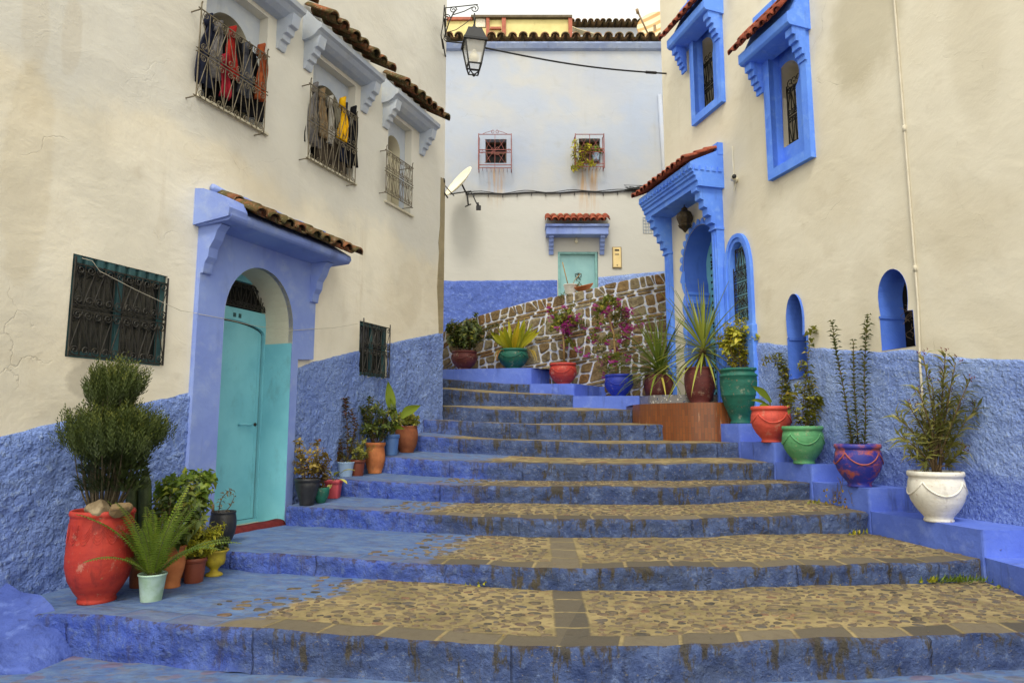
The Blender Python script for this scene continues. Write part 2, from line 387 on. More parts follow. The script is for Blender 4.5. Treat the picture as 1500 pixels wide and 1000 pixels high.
def riser_mat():
    n = N('painted_riser'); uv = n.uv(); u, v, _ = n.sep(uv); p = n.pos()
    pt = n.ss(n.m('ADD', n.attr('paint'), n.m('MULTIPLY', n.m('SUBTRACT', n.noise(uv, 2, 4), .5), .8)), .2, .9)
    a = n.noise(p, 5, 6, .7); b = n.noise(p, 17, 6, .72)
    worn = n.mix(n.ss(a, .36, .64), S(54, 70, 112), S(78, 95, 136))
    fresh = n.mix(n.ss(a, .36, .66), S(60, 84, 172), S(86, 110, 188))
    col = n.mix(pt, worn, fresh)
    col = n.mix(n.m('MULTIPLY', n.ss(b, .53, .66), .6), col, S(112, 130, 166))
    col = n.mix(n.m('MULTIPLY', n.ss(n.noise(n.map(p, (1, 1, 1.8)), 26, 5, .75), .58, .68), n.m('SUBTRACT', .75, n.m('MULTIPLY', pt, .5))), col, S(136, 128, 108))
    col = n.mix(n.m('MULTIPLY', n.ss(n.noise(n.map(p, (1, 1, 1.8)), 19, 5, .75), .30, .43, 1.0, 0.0), n.m('SUBTRACT', .8, n.m('MULTIPLY', pt, .4))), col, S(40, 46, 64))
    col = n.mix(n.m('MULTIPLY', n.ss(n.noise(p, 9, 6, .75, .5), .55, .68), .6), col, S(46, 56, 84))
    gr = n.ss(n.m('ADD', n.noise(p, 3.4, 6, .75, .4), n.m('MULTIPLY', n.m('SUBTRACT', n.noise(p, 21, 4, .7), .5), .18)), .47, .63)
    col = n.mix(n.m('MULTIPLY', gr, n.m('SUBTRACT', .62, n.m('MULTIPLY', pt, .34))), col, S(60, 70, 92))
    # brown run-off from the tread edge, bare masonry where it wore through
    st = n.noise(n.comb(n.m('MULTIPLY', u, 5.5), n.m('MULTIPLY', v, 0.35), n.m('MULTIPLY', n.sep(p)[1], 1.0)), 2.1, 6, .7)
    top = n.ss(v, .25, 1.0)
    sm = n.m('MULTIPLY', n.ss(n.m('ADD', n.m('ADD', st, n.m('MULTIPLY', n.m('SUBTRACT', n.noise(p, 13, 5, .7), .5), .22)), n.m('MULTIPLY', top, .05)), .545, .64), n.m('SUBTRACT', 1.0, n.m('MULTIPLY', pt, .55)))
    col = n.mix(n.m('MULTIPLY', sm, .88), col, n.mix(n.noise(p, 30, 3), S(46, 42, 34), S(88, 78, 48)))
    col = n.mix(n.m('MULTIPLY', n.ss(n.m('ADD', n.noise(n.comb(n.m('MULTIPLY', u, 3), v, 7.0), 3.0, 5, .7), n.m('MULTIPLY', n.ss(v, .7, 1.0), .2)), .66, .78), .8), col, S(70, 60, 52))
    # joints between the blocks
    us = n.m('ADD', n.m('ADD', n.m('MULTIPLY', u, 1.5), n.m('MULTIPLY', n.noise(n.comb(u, 0, 3), .9, 1), 3.2)), n.m('MULTIPLY', n.noise(uv, 7, 3), .07)); fu = n.m('FRACT', us)
    jn = n.m('MULTIPLY', n.ss(n.m('ABSOLUTE', n.m('SUBTRACT', fu, .5)), .0, .022, 1.0, 0.0), n.ss(n.noise(p, 3, 3), .46, .56))
    col = n.mix(n.m('MULTIPLY', jn, .3), col, S(52, 50, 56))
    h = n.m('ADD', n.m('MULTIPLY', n.noise(p, 6, 6, .7), 1.2), n.m('MULTIPLY', b, .7)); h = n.m('SUBTRACT', h, n.m('MULTIPLY', jn, .4))
    return n.done(col, 0.8, n.bump(h, 1.0, .055), .3)

def tile_mat(name, a, b, c, moss, mk):
    n = N(name); r = n.attr('rnd'); p = n.pos()
    col = n.ramp(r, [(0, a), (.5, b), (1, c)])
    col = n.mix(n.m('MULTIPLY', n.ss(n.noise(p, 16, 6, .7), .45, .68), .6), col, tuple(x * .45 for x in b[:3]) + (1,))
    col = n.mix(n.m('MULTIPLY', n.ss(n.noise(p, 7, 6, .75), .5 - .12 * mk, .66 - .1 * mk), mk), col, moss)
    col = n.mix(n.m('MULTIPLY', n.ss(n.noise(p, 34, 4, .7), .55, .68), mk * .8), col, S(150, 142, 112))
    return n.done(col, .85, n.bump(n.noise(p, 30, 5, .7), .6, .015), .25)

M = {}
def glaze(name, c, c2, rough=.5, dirt=S(60, 52, 44), dk=.35, sc=6.0):   # brushed paint on clay: brush bands, chips, dried splashes
    n = N(name); p = n.pos(); a = n.noise(n.map(p, (1, 1, 3.0)), sc, 6, .7); b = n.noise(p, 38, 5, .7)
    col = n.mix(n.ss(a, .34, .68), c, c2)
    col = n.mix(n.m('MULTIPLY', n.ss(n.noise(n.map(p, (1, 1, .28)), 15, 5, .7), .52, .70), dk), col, dirt)
    col = n.mix(n.m('MULTIPLY', n.ss(n.noise(p, 9, 6, .75), .57, .68), .34), col, S(196, 178, 150))
    col = n.mix(n.m('MULTIPLY', n.ss(n.m('ADD', n.noise(p, 22, 5, .7), n.m('MULTIPLY', a, .12)), .70, .735), .85), col, S(150, 98, 68))
    return n.done(col, n.m('ADD', rough, n.m('MULTIPLY', b, .25)), n.bump(n.m('ADD', n.m('MULTIPLY', a, .8), n.m('MULTIPLY', b, .5)), .45, .012), .35)
# ------------------------------------------------------------------ wall frames
LF = Frame((-5.15, 0, 0), (0.41, 1, 0), (1, -0.41, 0))
RF = Frame((5.577, 0, 0), (-0.27, 1, 0), (-1, -0.27, 0))
BF = Frame((0, 15.0, 0), (1, 0, 0), (0, -1, 0))
sl, sr = at(648, 500, 13.1), at(980, 500, 11.75)
SF = Frame((sl.x, sl.y, 0), (sr.x - sl.x, sr.y - sl.y, 0), ((sr.y - sl.y), -(sr.x - sl.x), 0))
BK_Z = BF.hz(750, 283)
q1, q2 = BF.hit(729, 245), BF.hit(864, 245)
RUST = [(q1[0] - .28, q1[0] + .22, q1[1], BK_Z - .6, .65), (q2[0] - .32, q2[0] + .26, q2[1], BK_Z - .8, .7)]
def _d(px, py): u, z = RF.hit(px, py); P = RF.p(u, 0, z); return P
DAMP = []
for px, py, ry, rz, k, c in [(1262, 40, .55, .8, .5, S(168, 158, 130)), (1430, 60, .3, .9, .25, S(180, 168, 140)), (1420, 330, .5, .5, .25, S(190, 178, 150)), (1270, 420, .25, .5, .2, S(178, 168, 146))]:
    P = _d(px, py); DAMP.append((0, P.y, P.z, ry, rz, k, c))

PATCH = []
for px, py, ry, rz, k, c in [(128, 558, .16, .16, .55, S(168, 160, 142)), (52, 40, .10, .40, .16, S(176, 156, 116)), (105, 56, .08, .35, .16, S(170, 150, 112)), (270, 60, .5, .5, .35, S(204, 196, 178)), (600, 430, .35, .5, .3, S(198, 186, 160)), (40, 250, .18, .9, .22, S(186, 168, 128)), (520, 150, .22, .35, .35, S(202, 196, 182))]:
    u_, z_ = LF.hit(px, py); P = LF.p(u_, 0, z_); PATCH.append((P.y, P.z, ry, rz, k, c))
CREAM1, CREAM2, CSTAIN = S(229, 222, 202), S(218, 208, 184), S(170, 152, 120)
M['cream_left'] = plaster('cream_plaster', CREAM1, CREAM2, CSTAIN, .6, .2, .30, (S(192, 186, 168), .4), leftwash)
M['cream_right'] = plaster('warm_cream_plaster', S(218, 211, 191), S(208, 199, 176), S(168, 152, 122), .4, .25, .24, None, damp)
M['white_back'] = plaster('bluish_limewash', S(174, 175, 175), S(162, 168, 180), S(146, 140, 124), .4, .2, .2, (S(154, 168, 192), .45), rust)
M['grey_render'] = plaster('grey_render', S(168, 154, 122), S(140, 128, 100), S(100, 90, 70), .4, .5, .8)
M['blue_rough'] = rough_paint('rough_blue_stucco', S(134, 160, 222), S(112, 138, 208), S(164, 186, 226), S(74, 86, 124), 26, 1.0, .5)
M['blue_rough_right'] = rough_paint('rough_pale_blue_stucco', S(156, 182, 242), S(138, 166, 238), S(184, 206, 244), S(98, 120, 190), 38, .95, .5, ((lambda q: q[1] + RF.p(q[0], 0, 0).y * -.16)(RF.hit(1420, 690)), S(98, 124, 208), -.16))
M['blue_rough_back'] = rough_paint('blue_stucco_far', S(84, 108, 186), S(70, 94, 172), S(110, 134, 202), S(54, 66, 112), 16, .8, .5)
M['blue_smooth'] = rough_paint('pale_blue_limewash', S(132, 152, 208), S(118, 138, 202), S(150, 166, 204), S(92, 104, 146), 5, .25, .5)
M['blue_ledge'] = rough_paint('blue_ledge_paint', S(94, 120, 206), S(84, 108, 196), S(114, 136, 208), S(52, 58, 78), 7, .35, .85)
M['blue_vivid'] = rough_paint('vivid_blue_paint', S(98, 146, 238), S(84, 130, 230), S(122, 164, 238), S(52, 82, 164), 7, .2, .6)
M['blue_grey'] = rough_paint('blue_grey_limewash', S(184, 190, 196), S(170, 180, 196), S(194, 198, 198), S(146, 146, 144), 6, .3, .4)
M['niche_blue'] = rough_paint('niche_blue', S(70, 108, 198), S(80, 118, 206), S(84, 120, 200), S(46, 72, 140), 6, .35, .4)
M['reveal_cream'] = plaster('reveal_cream', S(206, 200, 178), S(196, 188, 164), CSTAIN, .4, .2, .4)
M['teal'] = simple('teal_paint', S(128, 196, 206), S(116, 184, 196), .45, 3, .12, .4, 0, S(84, 120, 120), .3)
M['teal_dark'] = simple('dark_teal_paint', S(44, 82, 84), S(34, 66, 70), .6, 6, .2)
M['teal_pale'] = simple('pale_teal_paint', S(134, 178, 180), S(124, 168, 172), .5, 4, .1)
M['iron'] = simple('black_iron', S(52, 50, 44), S(40, 38, 34), .55, 20, .3, .4, .3, S(110, 96, 70), .4)
M['iron_pale'] = simple('flaking_pale_iron', S(112, 102, 82), S(84, 76, 60), .6, 22, .3, .35, .1, S(160, 150, 126), .5)
M['iron_red'] = simple('rusty_red_iron', S(136, 70, 62), S(112, 58, 52), .6, 18, .2)
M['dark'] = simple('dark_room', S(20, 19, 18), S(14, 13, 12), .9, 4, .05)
M['glass'] = simple('dusty_dark_glass', S(38, 40, 38), S(24, 26, 26), .15, 3, .05, .5)
M['wood_dark'] = simple('dark_wood', S(92, 62, 38), S(60, 42, 28), .7, 12, .4)
M['tread'] = tread_mat(); M['riser'] = riser_mat()
M['tile_mossy'] = tile_mat('mossy_roof_tile', S(160, 96, 62), S(132, 82, 54), S(104, 72, 50), S(78, 72, 40), .95)
M['tile_red'] = tile_mat('red_roof_tile', S(172, 92, 66), S(150, 74, 52), S(118, 58, 44), S(92, 70, 54), .25)
M['tile_brown'] = tile_mat('brown_roof_tile', S(150, 110, 78), S(124, 92, 66), S(100, 78, 56), S(86, 78, 50), .8)
M['black'] = simple('black_rubber', S(24, 24, 25), S(34, 34, 34), .6, 12, .1)
M['white_metal'] = simple('cream_metal', S(226, 220, 196), S(214, 206, 178), .4, 4, .05)

# ------------------------------------------------------------------ ground
g = MB(); NG = 60
for j in range(2):
    pass
gv = [(-40, -30, 0), (40, -30, 0), (40, 60, 0), (-40, 60, 0)]
g.add([(x, y, -0.06) for x, y, _ in gv], [(0, 1, 2, 3)]); g.build('ground', M['grey_render']) ; tag(bpy.data.objects['ground'], kind='structure')
st = MB(); nx, ny = 60, 44; uvs = []; P_, B_, D_ = [], [], []
for j in range(ny + 1):
    for i in range(nx + 1):
        x = lerp(-6.2, 6.6, i / nx); y = lerp(-3.0, 4.75, j / ny)
        z = 0.062 + 0.008 * nz((x, y, 0), 1.3) + 0.006 * nz((x, y, 0), 5)
        st.v.append(Vector((x, y, z))); st.r.append(0); uvs.append((x, 10.0 - y))
        P_.append(0.70); B_.append(1.0); D_.append(9.0)
for j in range(ny):
    for i in range(nx):
        a = j * (nx + 1) + i; st.f.append([a, a + 1, a + nx + 2, a + nx + 1]); st.m.append(0); st.s.append(True)
st.uv = uvs; st.at = {'paint': P_, 'bare': B_, 'mid': D_, 'flat': [1.0] * len(st.v)}
tag(st.build('street', M['tread'], recalc=False), kind='structure')

# ------------------------------------------------------------------ staircase
# per step: nosing line, foot of the riser (photo columns -> rows), and the distance along it
STEPS = [
 dict(top=[(-90, 893), (99, 900), (180, 904), (300, 918), (400, 922), (500, 929), (560, 934), (656, 941), (800, 948), (920, 947), (1000, 945), (1100, 939), (1220, 935), (1310, 932), (1382, 929), (1500, 927), (1640, 925)],
      bot=[(-90, 955), (118, 961), (370, 965), (400, 979), (656, 989), (1000, 989), (1100, 984), (1500, 970), (1640, 964)],
      d=[(-90, 4.5), (99, 4.30), (400, 3.97), (800, 3.80), (1100, 3.86), (1500, 4.07), (1640, 4.2)], x=(-90, 1640), blue=(330, 560)),
 dict(top=[(236, 800), (328, 806), (400, 811), (540, 820), (624, 826), (800, 832), (1000, 831), (1100, 830), (1250, 827), (1355, 823), (1437, 818)],
      bot=[(236, 825), (328, 831), (400, 839), (624, 852), (800, 864), (1000, 864), (1100, 860), (1437, 850)],
      d=[(236, 5.56), (328, 5.5), (500, 5.2), (800, 5.0), (1100, 5.07), (1437, 5.37)], x=(236, 1437), blue=(625, 700)),
 dict(top=[(404, 740), (420, 741), (640, 753), (760, 759), (1000, 761), (1100, 757), (1217, 753), (1270, 750)],
      bot=[(418, 769), (688, 783), (840, 787), (1000, 787), (1100, 782), (1270, 781)],
      d=[(418, 6.85), (600, 6.4), (840, 6.2), (1100, 6.3), (1270, 6.6)], x=(420, 1270), blue=(610, 690)),
 dict(top=[(480, 700), (578, 706), (680, 711), (780, 712), (1000, 714), (1100, 709), (1186, 706)],
      bot=[(480, 724), (500, 726), (680, 736), (1000, 739), (1100, 733), (1186, 731)],
      d=[(480, 7.45), (680, 7.1), (850, 7.0), (1050, 7.15), (1186, 7.45)], x=(480, 1186), blue=(670, 760)),
 dict(top=[(550, 668), (680, 676), (780, 678), (900, 680), (1132, 678)], bot=[(550, 692), (680, 700), (780, 704), (900, 704), (1132, 703)],
      d=[(550, 8.15), (700, 7.8), (850, 7.7), (1132, 8.05)], x=(550, 1132), blue=(690, 760)),
 dict(top=[(604, 638), (692, 643), (780, 645), (900, 650), (1081, 648)], bot=[(604, 659), (780, 669), (900, 671), (1081, 669)],
      d=[(604, 8.95), (700, 8.6), (850, 8.5), (1081, 8.75)], x=(604, 1081), blue=(640, 690)),
 dict(top=[(620, 614), (780, 621), (844, 623), (982, 622)], bot=[(620, 632), (734, 643), (900, 645), (982, 644)],
      d=[(620, 9.5), (740, 9.35), (850, 9.3), (982, 9.45)], x=(620, 984), blue=(600, 640)),
 dict(top=[(560, 590), (647, 595), (760, 601), (850, 602), (930, 600)], bot=[(560, 611), (644, 615), (760, 620), (930, 619)],
      d=[(560, 10.5), (647, 10.25), (760, 10.1), (930, 10.15)], x=(560, 931), blue=(500, 560)),
 dict(top=[(540, 565), (646, 569), (694, 574), (760, 577), (840, 578)], bot=[(540, 590), (646, 593), (840, 596)],
      d=[(540, 11.2), (646, 11.0), (760, 10.85), (840, 10.8)], x=(540, 840), blue=(0, 10)),
 dict(top=[(520, 551), (646, 554), (712, 560), (777, 563)], bot=[(520, 563), (646, 566), (777, 576)],
      d=[(520, 11.9), (646, 11.7), (777, 11.5)], x=(520, 777), blue=(0, 10)),
]
stair = thing('staircase', (0.3, 6.5, 0.0), 'broad curving flight of blue painted cobbled steps rising between the houses', 'stairs')
def edge(i, key, t):
    s_ = STEPS[i]; px = lerp(s_['x'][0], s_['x'][1], t)
    q = 18 if i < 3 else 10
    py = sum(interp(s_[key], px + k * q) for k in (-1, 0, 1)) / 3
    d = sum(interp(s_['d'], px + k * 40) for k in (-2, -1, 0, 1, 2)) / 5
    P = at(px, py, d)
    if key == 'top':
        P.z += 0.011 * nz(P, 3.1, i) + 0.006 * nz(P, 9, i); P.y += 0.016 * nz(P, 2.3, i + 5) + 0.010 * nz(P, 8, i + 2)
    return P, px
END = []
tread_objs = []
nn = N('cobble_stone'); p = nn.pos(); r = nn.attr('rnd')
c = nn.ramp(r, [(0, S(58, 55, 50)), (.22, S(90, 80, 64)), (.45, S(112, 98, 74)), (.62, S(74, 71, 68)), (.8, S(100, 86, 66)), (.96, S(84, 70, 60)), (1, S(108, 80, 62))])
c = nn.mix(nn.m('MULTIPLY', nn.ss(nn.noise(p, 22, 5, .7), .45, .72), .55), c, S(134, 112, 76)); c = nn.mix(nn.m('MULTIPLY', nn.ss(nn.noise(p, 60, 3), .5, .75), .35), c, S(50, 44, 38))
M['cobble'] = nn.done(c, .65, nn.bump(nn.noise(p, 45, 5, .7), .5, .008), .35)
def cobbles(so, T, back, L, i, blue, tm):
    R_ = random.Random(50 + i); n = len(T) - 1; cb = MB(); cells = {}; placed = 0
    bv = BVHTree.FromPolygons(tm.v, tm.f)
    big = .050 if i < 2 else .046
    for tries in range((7500, 6500, 5500, 5000)[i]):
        s_ = R_.random() * n; k = min(int(s_), n - 1); f = s_ - k; t = R_.uniform(.02, .985)
        A = T[k][0].lerp(T[k + 1][0], f); B = back[k][0].lerp(back[k + 1][0], f); px = lerp(lerp(T[k][1], T[k + 1][1], f), lerp(back[k][1], back[k + 1][1], f), t)
        dist = (B - A).length; v = dist * t
        if v < .205 or dist - v < .03: continue
        xb = lerp(blue[0], blue[1], t) + 60 * nz(A.lerp(B, t), 2.2, 3)
        if px < xb - 10 and (px < xb - 75 or R_.random() > .22): continue
        P = A.lerp(B, t)
        if i < 2 and abs(P.x - (at(840, 900, P.y).x - (P.y - 4) * .045)) < .15: continue
        a = R_.uniform(.42, 1.0) ** 1.2 * big; b = a * R_.uniform(.45, .75); key = (int(P.x / .15), int(P.y / .15)); ok = True
        for dx in (-1, 0, 1):
            for dy in (-1, 0, 1):
                for (qx, qy, qr) in cells.get((key[0] + dx, key[1] + dy), ()):
                    if ((P.x - qx) ** 2 + ((P.y - qy) * 1.25) ** 2) ** .5 < (a * 1.02 + qr * 1.02): ok = False; break
                if not ok: break
            if not ok: break
        if not ok: continue
        cells.setdefault(key, []).append((P.x, P.y, a)); H = bv.ray_cast(P + Vector((0, 0, .3)), Vector((0, 0, -1)))[0]
        z = H.z if H else P.z
        th = R_.gauss(0, .45); n_ = 11; vs = []; sq = R_.uniform(.6, 1.0); hh = R_.uniform(.004, .009); ph = R_.uniform(0, 6)
        for (rad, zz) in ((1.0, -.012), (.97, hh * .45), (.80, hh * .85), (.45, hh)):
            for q in range(n_):
                an = 2 * pi * q / n_; w_ = rad * (1 + .13 * sin(an * 2 + ph) + .08 * sin(an * 3 + ph * 2)); lx, ly = a * w_ * (abs(cos(an)) ** sq) * (1 if cos(an) > 0 else -1), b * w_ * (abs(sin(an)) ** sq) * (1 if sin(an) > 0 else -1)
                vs.append(Vector((P.x + lx * cos(th) - ly * sin(th), P.y + lx * sin(th) + ly * cos(th), z + zz + lx * R_.uniform(-.03, .03))))
        fs = [(j * n_ + q, j * n_ + (q + 1) % n_, (j + 1) * n_ + (q + 1) % n_, (j + 1) * n_ + q) for j in range(3) for q in range(n_)] + [tuple(3 * n_ + q for q in range(n_))]
        cb.add(vs, fs, 0, True, R_.random())
    tag(cb.build('cobbles', M['cobble'], so, recalc=False), kind='stuff')
for i, s_ in enumerate(STEPS):
    n = int((s_['x'][1] - s_['x'][0]) / (5 if i < 4 else 6)); n = max(30, min(230, n))
    T = [edge(i, 'top', k / n) for k in range(n + 1)]; Bt = [edge(i, 'bot', k / n) for k in range(n + 1)]
    END.append((T[0][0], T[-1][0], Bt[-1][0]))
    L = [0.0]
    for k in range(n): L.append(L[-1] + (T[k + 1][0] - T[k][0]).length)
    # riser, with a rounded nosing
    r_ = MB(); uv = []; pa = []; rows = 9 if i < 4 else 6
    for j in range(rows + 1):
        t = j / rows
        for k in range(n + 1):
            p = T[k][0].lerp(Bt[k][0] + Vector((0, 0, -0.06)), t)
            if j == 0: p += Vector((0, 0.016, 0.0))
            elif j == 1: p = T[k][0] + Vector((0, -0.001, -0.016))
            if j > 0:
                p.y += 0.026 * nz(p, 4, i) + 0.020 * nz(p, 11, i + 3) - .008
                if j == rows: p.y -= .02
            r_.v.append(p); r_.r.append(0); uv.append((L[k] + i * 3.7, 1 - t)); px = T[k][1]
            a, b = s_['blue']; pa.append(max(0, min(1, .5 + (a + 30 - px) / 260)))
    for j in range(rows):
        for k in range(n):
            a = j * (n + 1) + k; r_.f.append([a, a + 1, a + n + 2, a + n + 1]); r_.m.append(0); r_.s.append(True)
    r_.uv = uv; r_.at = {'paint': pa}
    # tread up to the foot of the next riser
    t_ = MB(); uv = []; pa = []; ba = []; mi = []; rows = [18, 14, 11, 8, 8, 8, 6, 6, 6, 6][i]
    if i + 1 < len(STEPS): back = [edge(i + 1, 'bot', k / n) for k in range(n + 1)]
    else: back = [(p + Vector((-.3, 1.2, .06)), x) for p, x in T]
    for j in range(rows + 1):
        t = j / rows
        for k in range(n + 1):
            A = T[k][0] + Vector((0, 0.016, 0)); Bk = back[k][0] + Vector((0, 0.05, 0.0))
            p = A.lerp(Bk, t); px = lerp(T[k][1], back[k][1], t)
            if j > 0: p.z += 0.008 * nz(p, 2.4, i) + 0.004 * nz(p, 9, i)
            t_.v.append(p); t_.r.append(0); v = (A - Bk).length * t
            uv.append((L[k] + i * 5.3, v)); a, b = s_['blue']; xb = lerp(a, b, t)
            pa.append(max(0, min(1, .5 + (xb - px) / (170 - i * 12)))); ba.append(max(0, min(1, (px - xb + 260) / 260)))
            xm = at(840, 900, p.y).x - (p.y - 4) * .045
            mi.append(abs(p.x - xm) if i < 2 else 9.0)
    for j in range(rows):
        for k in range(n):
            a = j * (n + 1) + k; t_.f.append([a, a + 1, a + n + 2, a + n + 1]); t_.m.append(0); t_.s.append(True)
    t_.uv = uv; t_.at = {'paint': pa, 'bare': ba, 'mid': mi, 'flat': [0.0 if i < 4 else 1.0] * len(pa)}
    so = t_.build('step', M['tread'], stair, recalc=False); tread_objs.append(so)
    if i < 4: cobbles(so, T, back, L, i, s_['blue'], t_)
    r_.build('riser', M['riser'], so, recalc=False)

# ------------------------------------------------------------------ blue stepped ledges that carry the pots
def wallx(y): return 5.577 - 0.27 * y
def ledge(parent, pts, z0, z1, m='blue_ledge'):
    b = MB(); b.prism([Vector((x, y, z0)) for x, y in pts], (0, 0, z1 - z0)); return b.build('ledge', M[m], parent, bevel=.018)
led = thing('stepped_ledge', (3.4, 6.3, .5), 'stepped smooth blue ledge along the foot of the right hand wall', 'ledge')
ledge_objs = []
LZ = {}
for i in range(0, 6):
    e0, e1 = END[i][1], END[i + 1][1]
    if i == 5: e1 = at(1040, 622, 9.25)
    z1 = e1.z + .012; LZ[i + 1] = z1
    nb = Vector((e0.x, e0.y))
    pts = [(e0.x + .02, e0.y - .012), (e1.x + .02, e1.y - .012), (wallx(e1.y) + .12, e1.y + .25), (wallx(e0.y) + .12, e0.y + (.0 if i else 0.0))]
    ledge_objs.append(ledge(led, pts, END[i][2].z - .35, z1))
led2 = thing('stepped_ledge', (0.5, 11.8, 2.3), 'upper blue ledge in three low steps below the stone wall', 'ledge')
def upper(fr_pts, zpx, back):
    pts = [at(*q) for q in fr_pts]; z = pts[0].z
    return ledge(led2, [(p.x, p.y) for p in pts] + [(p.x, p.y) for p in back], z - .75, z), z
def sback(px, extra=.06): P = at(px, 500, 12.3); d = (P.x - sl.x) / (sr.x - sl.x); return Vector((P.x, lerp(sl.y, sr.y, d) + extra, 0))
LA, ZA = upper([(560, 543, 12.5), (700, 542, 12.05), (778, 539, 11.9), (809, 540, 12.5)], 0, [sback(830), sback(520, .5)])
LB, ZB = upper([(776, 562, 11.36), (841, 561, 11.3), (878, 560, 12.1)], 0, [sback(900), sback(770, .1)])
LC, ZC = upper([(839, 580, 10.72), (937, 581, 10.6), (949, 581, 11.5)], 0, [sback(990), sback(830, .1)])

# ------------------------------------------------------------------ rounded kerb block, bottom left
kb = MB(); nu, nv = 46, 30
c0 = at(20, 900, 4.0)
for j in range(nv + 1):
    for i in range(nu + 1):
        a = i / nu; b = j / nv                          # a along +x, b from foot to back
        x = lerp(-4.3, -2.60, a); 
        edge_y = lerp(3.78, 4.02, a); ybk = lerp(4.9, 4.34, a)
        prof_ = [(0, -.08), (.03, .10), (.09, .205), (.13, .235), (.30, .285), (.55, .36), (.8, .44), (1, .54)]
        t = b; z = interp(prof_, t); y = lerp(edge_y, ybk, max(0, (t - .12) / .88) ** .9)
        rise = lerp(1.0, .45, max(0, (a - .30) / .70) ** 1.3)
        z = z * (rise if z > 0 else 1); 
        if a > .86: z = z * max(0.0, 1 - ((a - .86) / .14) ** 3) - .02
        p = Vector((x, y, z)); p.z += .034 * nz(p, 3) + .020 * nz(p, 8); p.y += .04 * nz(p, 2.8, 4) + .014 * nz(p, 8, 2)
        kb.v.append(p); kb.r.append(0)
for j in range(nv):
    for i in range(nu):
        a = j * (nu + 1) + i; kb.f.append([a, a + 1, a + nu + 2, a + nu + 1]); kb.m.append(0); kb.s.append(True)
M['kerb'] = rough_paint('kerb_limewash', S(74, 94, 166), S(58, 76, 142), S(92, 112, 176), S(38, 44, 70), 10, .9, .9)
tag(kb.build('kerb_block', M['kerb'], recalc=False), 'rounded lump of blue plaster at the left foot of the stairs', 'kerb')

# ------------------------------------------------------------------ upper path between the stone wall and the far house
pb = MB(); pb.box(XF, -7, 7, -15.2, -13.3, .3, 3.30); 
tag(pb.build('path', M['grey_render']), kind='structure')

# ------------------------------------------------------------------ stone wall
wall = thing('stone_wall', (sl + sr) / 2 * 1.0, 'sloping wall of brown stones with raised white pointing', 'wall')
wall.location.z = 1.9
TOP = [(560, 512), (640, 494), (655, 481), (680, 468), (705, 460), (740, 450), (780, 439), (820, 432), (860, 423), (900, 413), (940, 404), (980, 397), (1010, 392)]
topuz = [SF.hit(*q) for q in TOP]
uA, uB = topuz[0][0], topuz[-1][0]
def ztop(u): return interp(topuz, u)
core = MB(); n = 40
pts = [(lerp(uA, uB, k / n), ztop(lerp(uA, uB, k / n)) - .02) for k in range(n + 1)]
core.prism([SF.p(u, 0, z) for u, z in pts] + [SF.p(uB, 0, 1.0), SF.p(uA, 0, 1.0)], SF.n * -.35)
M['mortar'] = simple('white_pointing', S(216, 213, 204), S(160, 172, 206), .85, 22, .5, .2, 0, S(120, 108, 88), .4)
nn = N('brown_stone'); p = nn.pos(); r = nn.attr('rnd')
c = nn.ramp(r, [(0, S(112, 96, 70)), (.25, S(136, 112, 74)), (.5, S(124, 112, 86)), (.72, S(146, 136, 108)), (.9, S(106, 88, 62)), (1, S(142, 104, 62))])
c = nn.mix(nn.m('MULTIPLY', nn.ss(nn.noise(p, 10, 6, .7), .42, .66), .7), c, S(74, 58, 42)); c = nn.mix(nn.m('MULTIPLY', nn.ss(nn.noise(p, 14, 5, .7, 1), .54, .7), .5), c, S(168, 140, 96))
M['stone'] = nn.done(c, .9, nn.bump(nn.noise(p, 14, 6, .7), .9, .03), .2)
core.build('pointing', M['mortar'], wall)
stn = MB(); lin = MB()
rs = random.Random(4)
def stone_poly(q, inset=.015, thick=.02):
    c_ = Vector((sum(a for a, b in q) / len(q), sum(b for a, b in q) / len(q)))
    pts = []
    m_ = len(q)
    for k in range(m_):          # inset each corner, then round it
        a, b, d_ = Vector(q[k - 1]), Vector(q[k]), Vector(q[(k + 1) % m_])
        b2 = b + (c_ - b).normalized() * inset * 1.4
        a2 = a + (c_ - a).normalized() * inset * 1.4; d2 = d_ + (c_ - d_).normalized() * inset * 1.4
        f = min(.22, .025 / max(.03, (a2 - b2).length)); g_ = min(.22, .025 / max(.03, (d2 - b2).length))
        pts += [b2.lerp(a2, f), b2.lerp(d2, g_)]
    base = [SF.p(a, .002, b) for a, b in pts]
    mid = [SF.p(lerp(a, c_.x, .06), thick * .7 + .012 * nz((a, b, 0), 9), lerp(b, c_.y, .06)) for a, b in pts]
    inn = [SF.p(lerp(a, c_.x, .4), thick + .02 * nz((a, b, 3), 7), lerp(b, c_.y, .4)) for a, b in pts]
    m_ = len(pts); fs = [(i, (i + 1) % m_, (i + 1) % m_ + m_, i + m_) for i in range(m_)] + [(i + m_, (i + 1) % m_ + m_, (i + 1) % m_ + 2 * m_, i + 2 * m_) for i in range(m_)]
    fs.append(tuple(range(2 * m_, 3 * m_)))
    stn.add(base + mid + inn, fs, 0, False, rs.random())
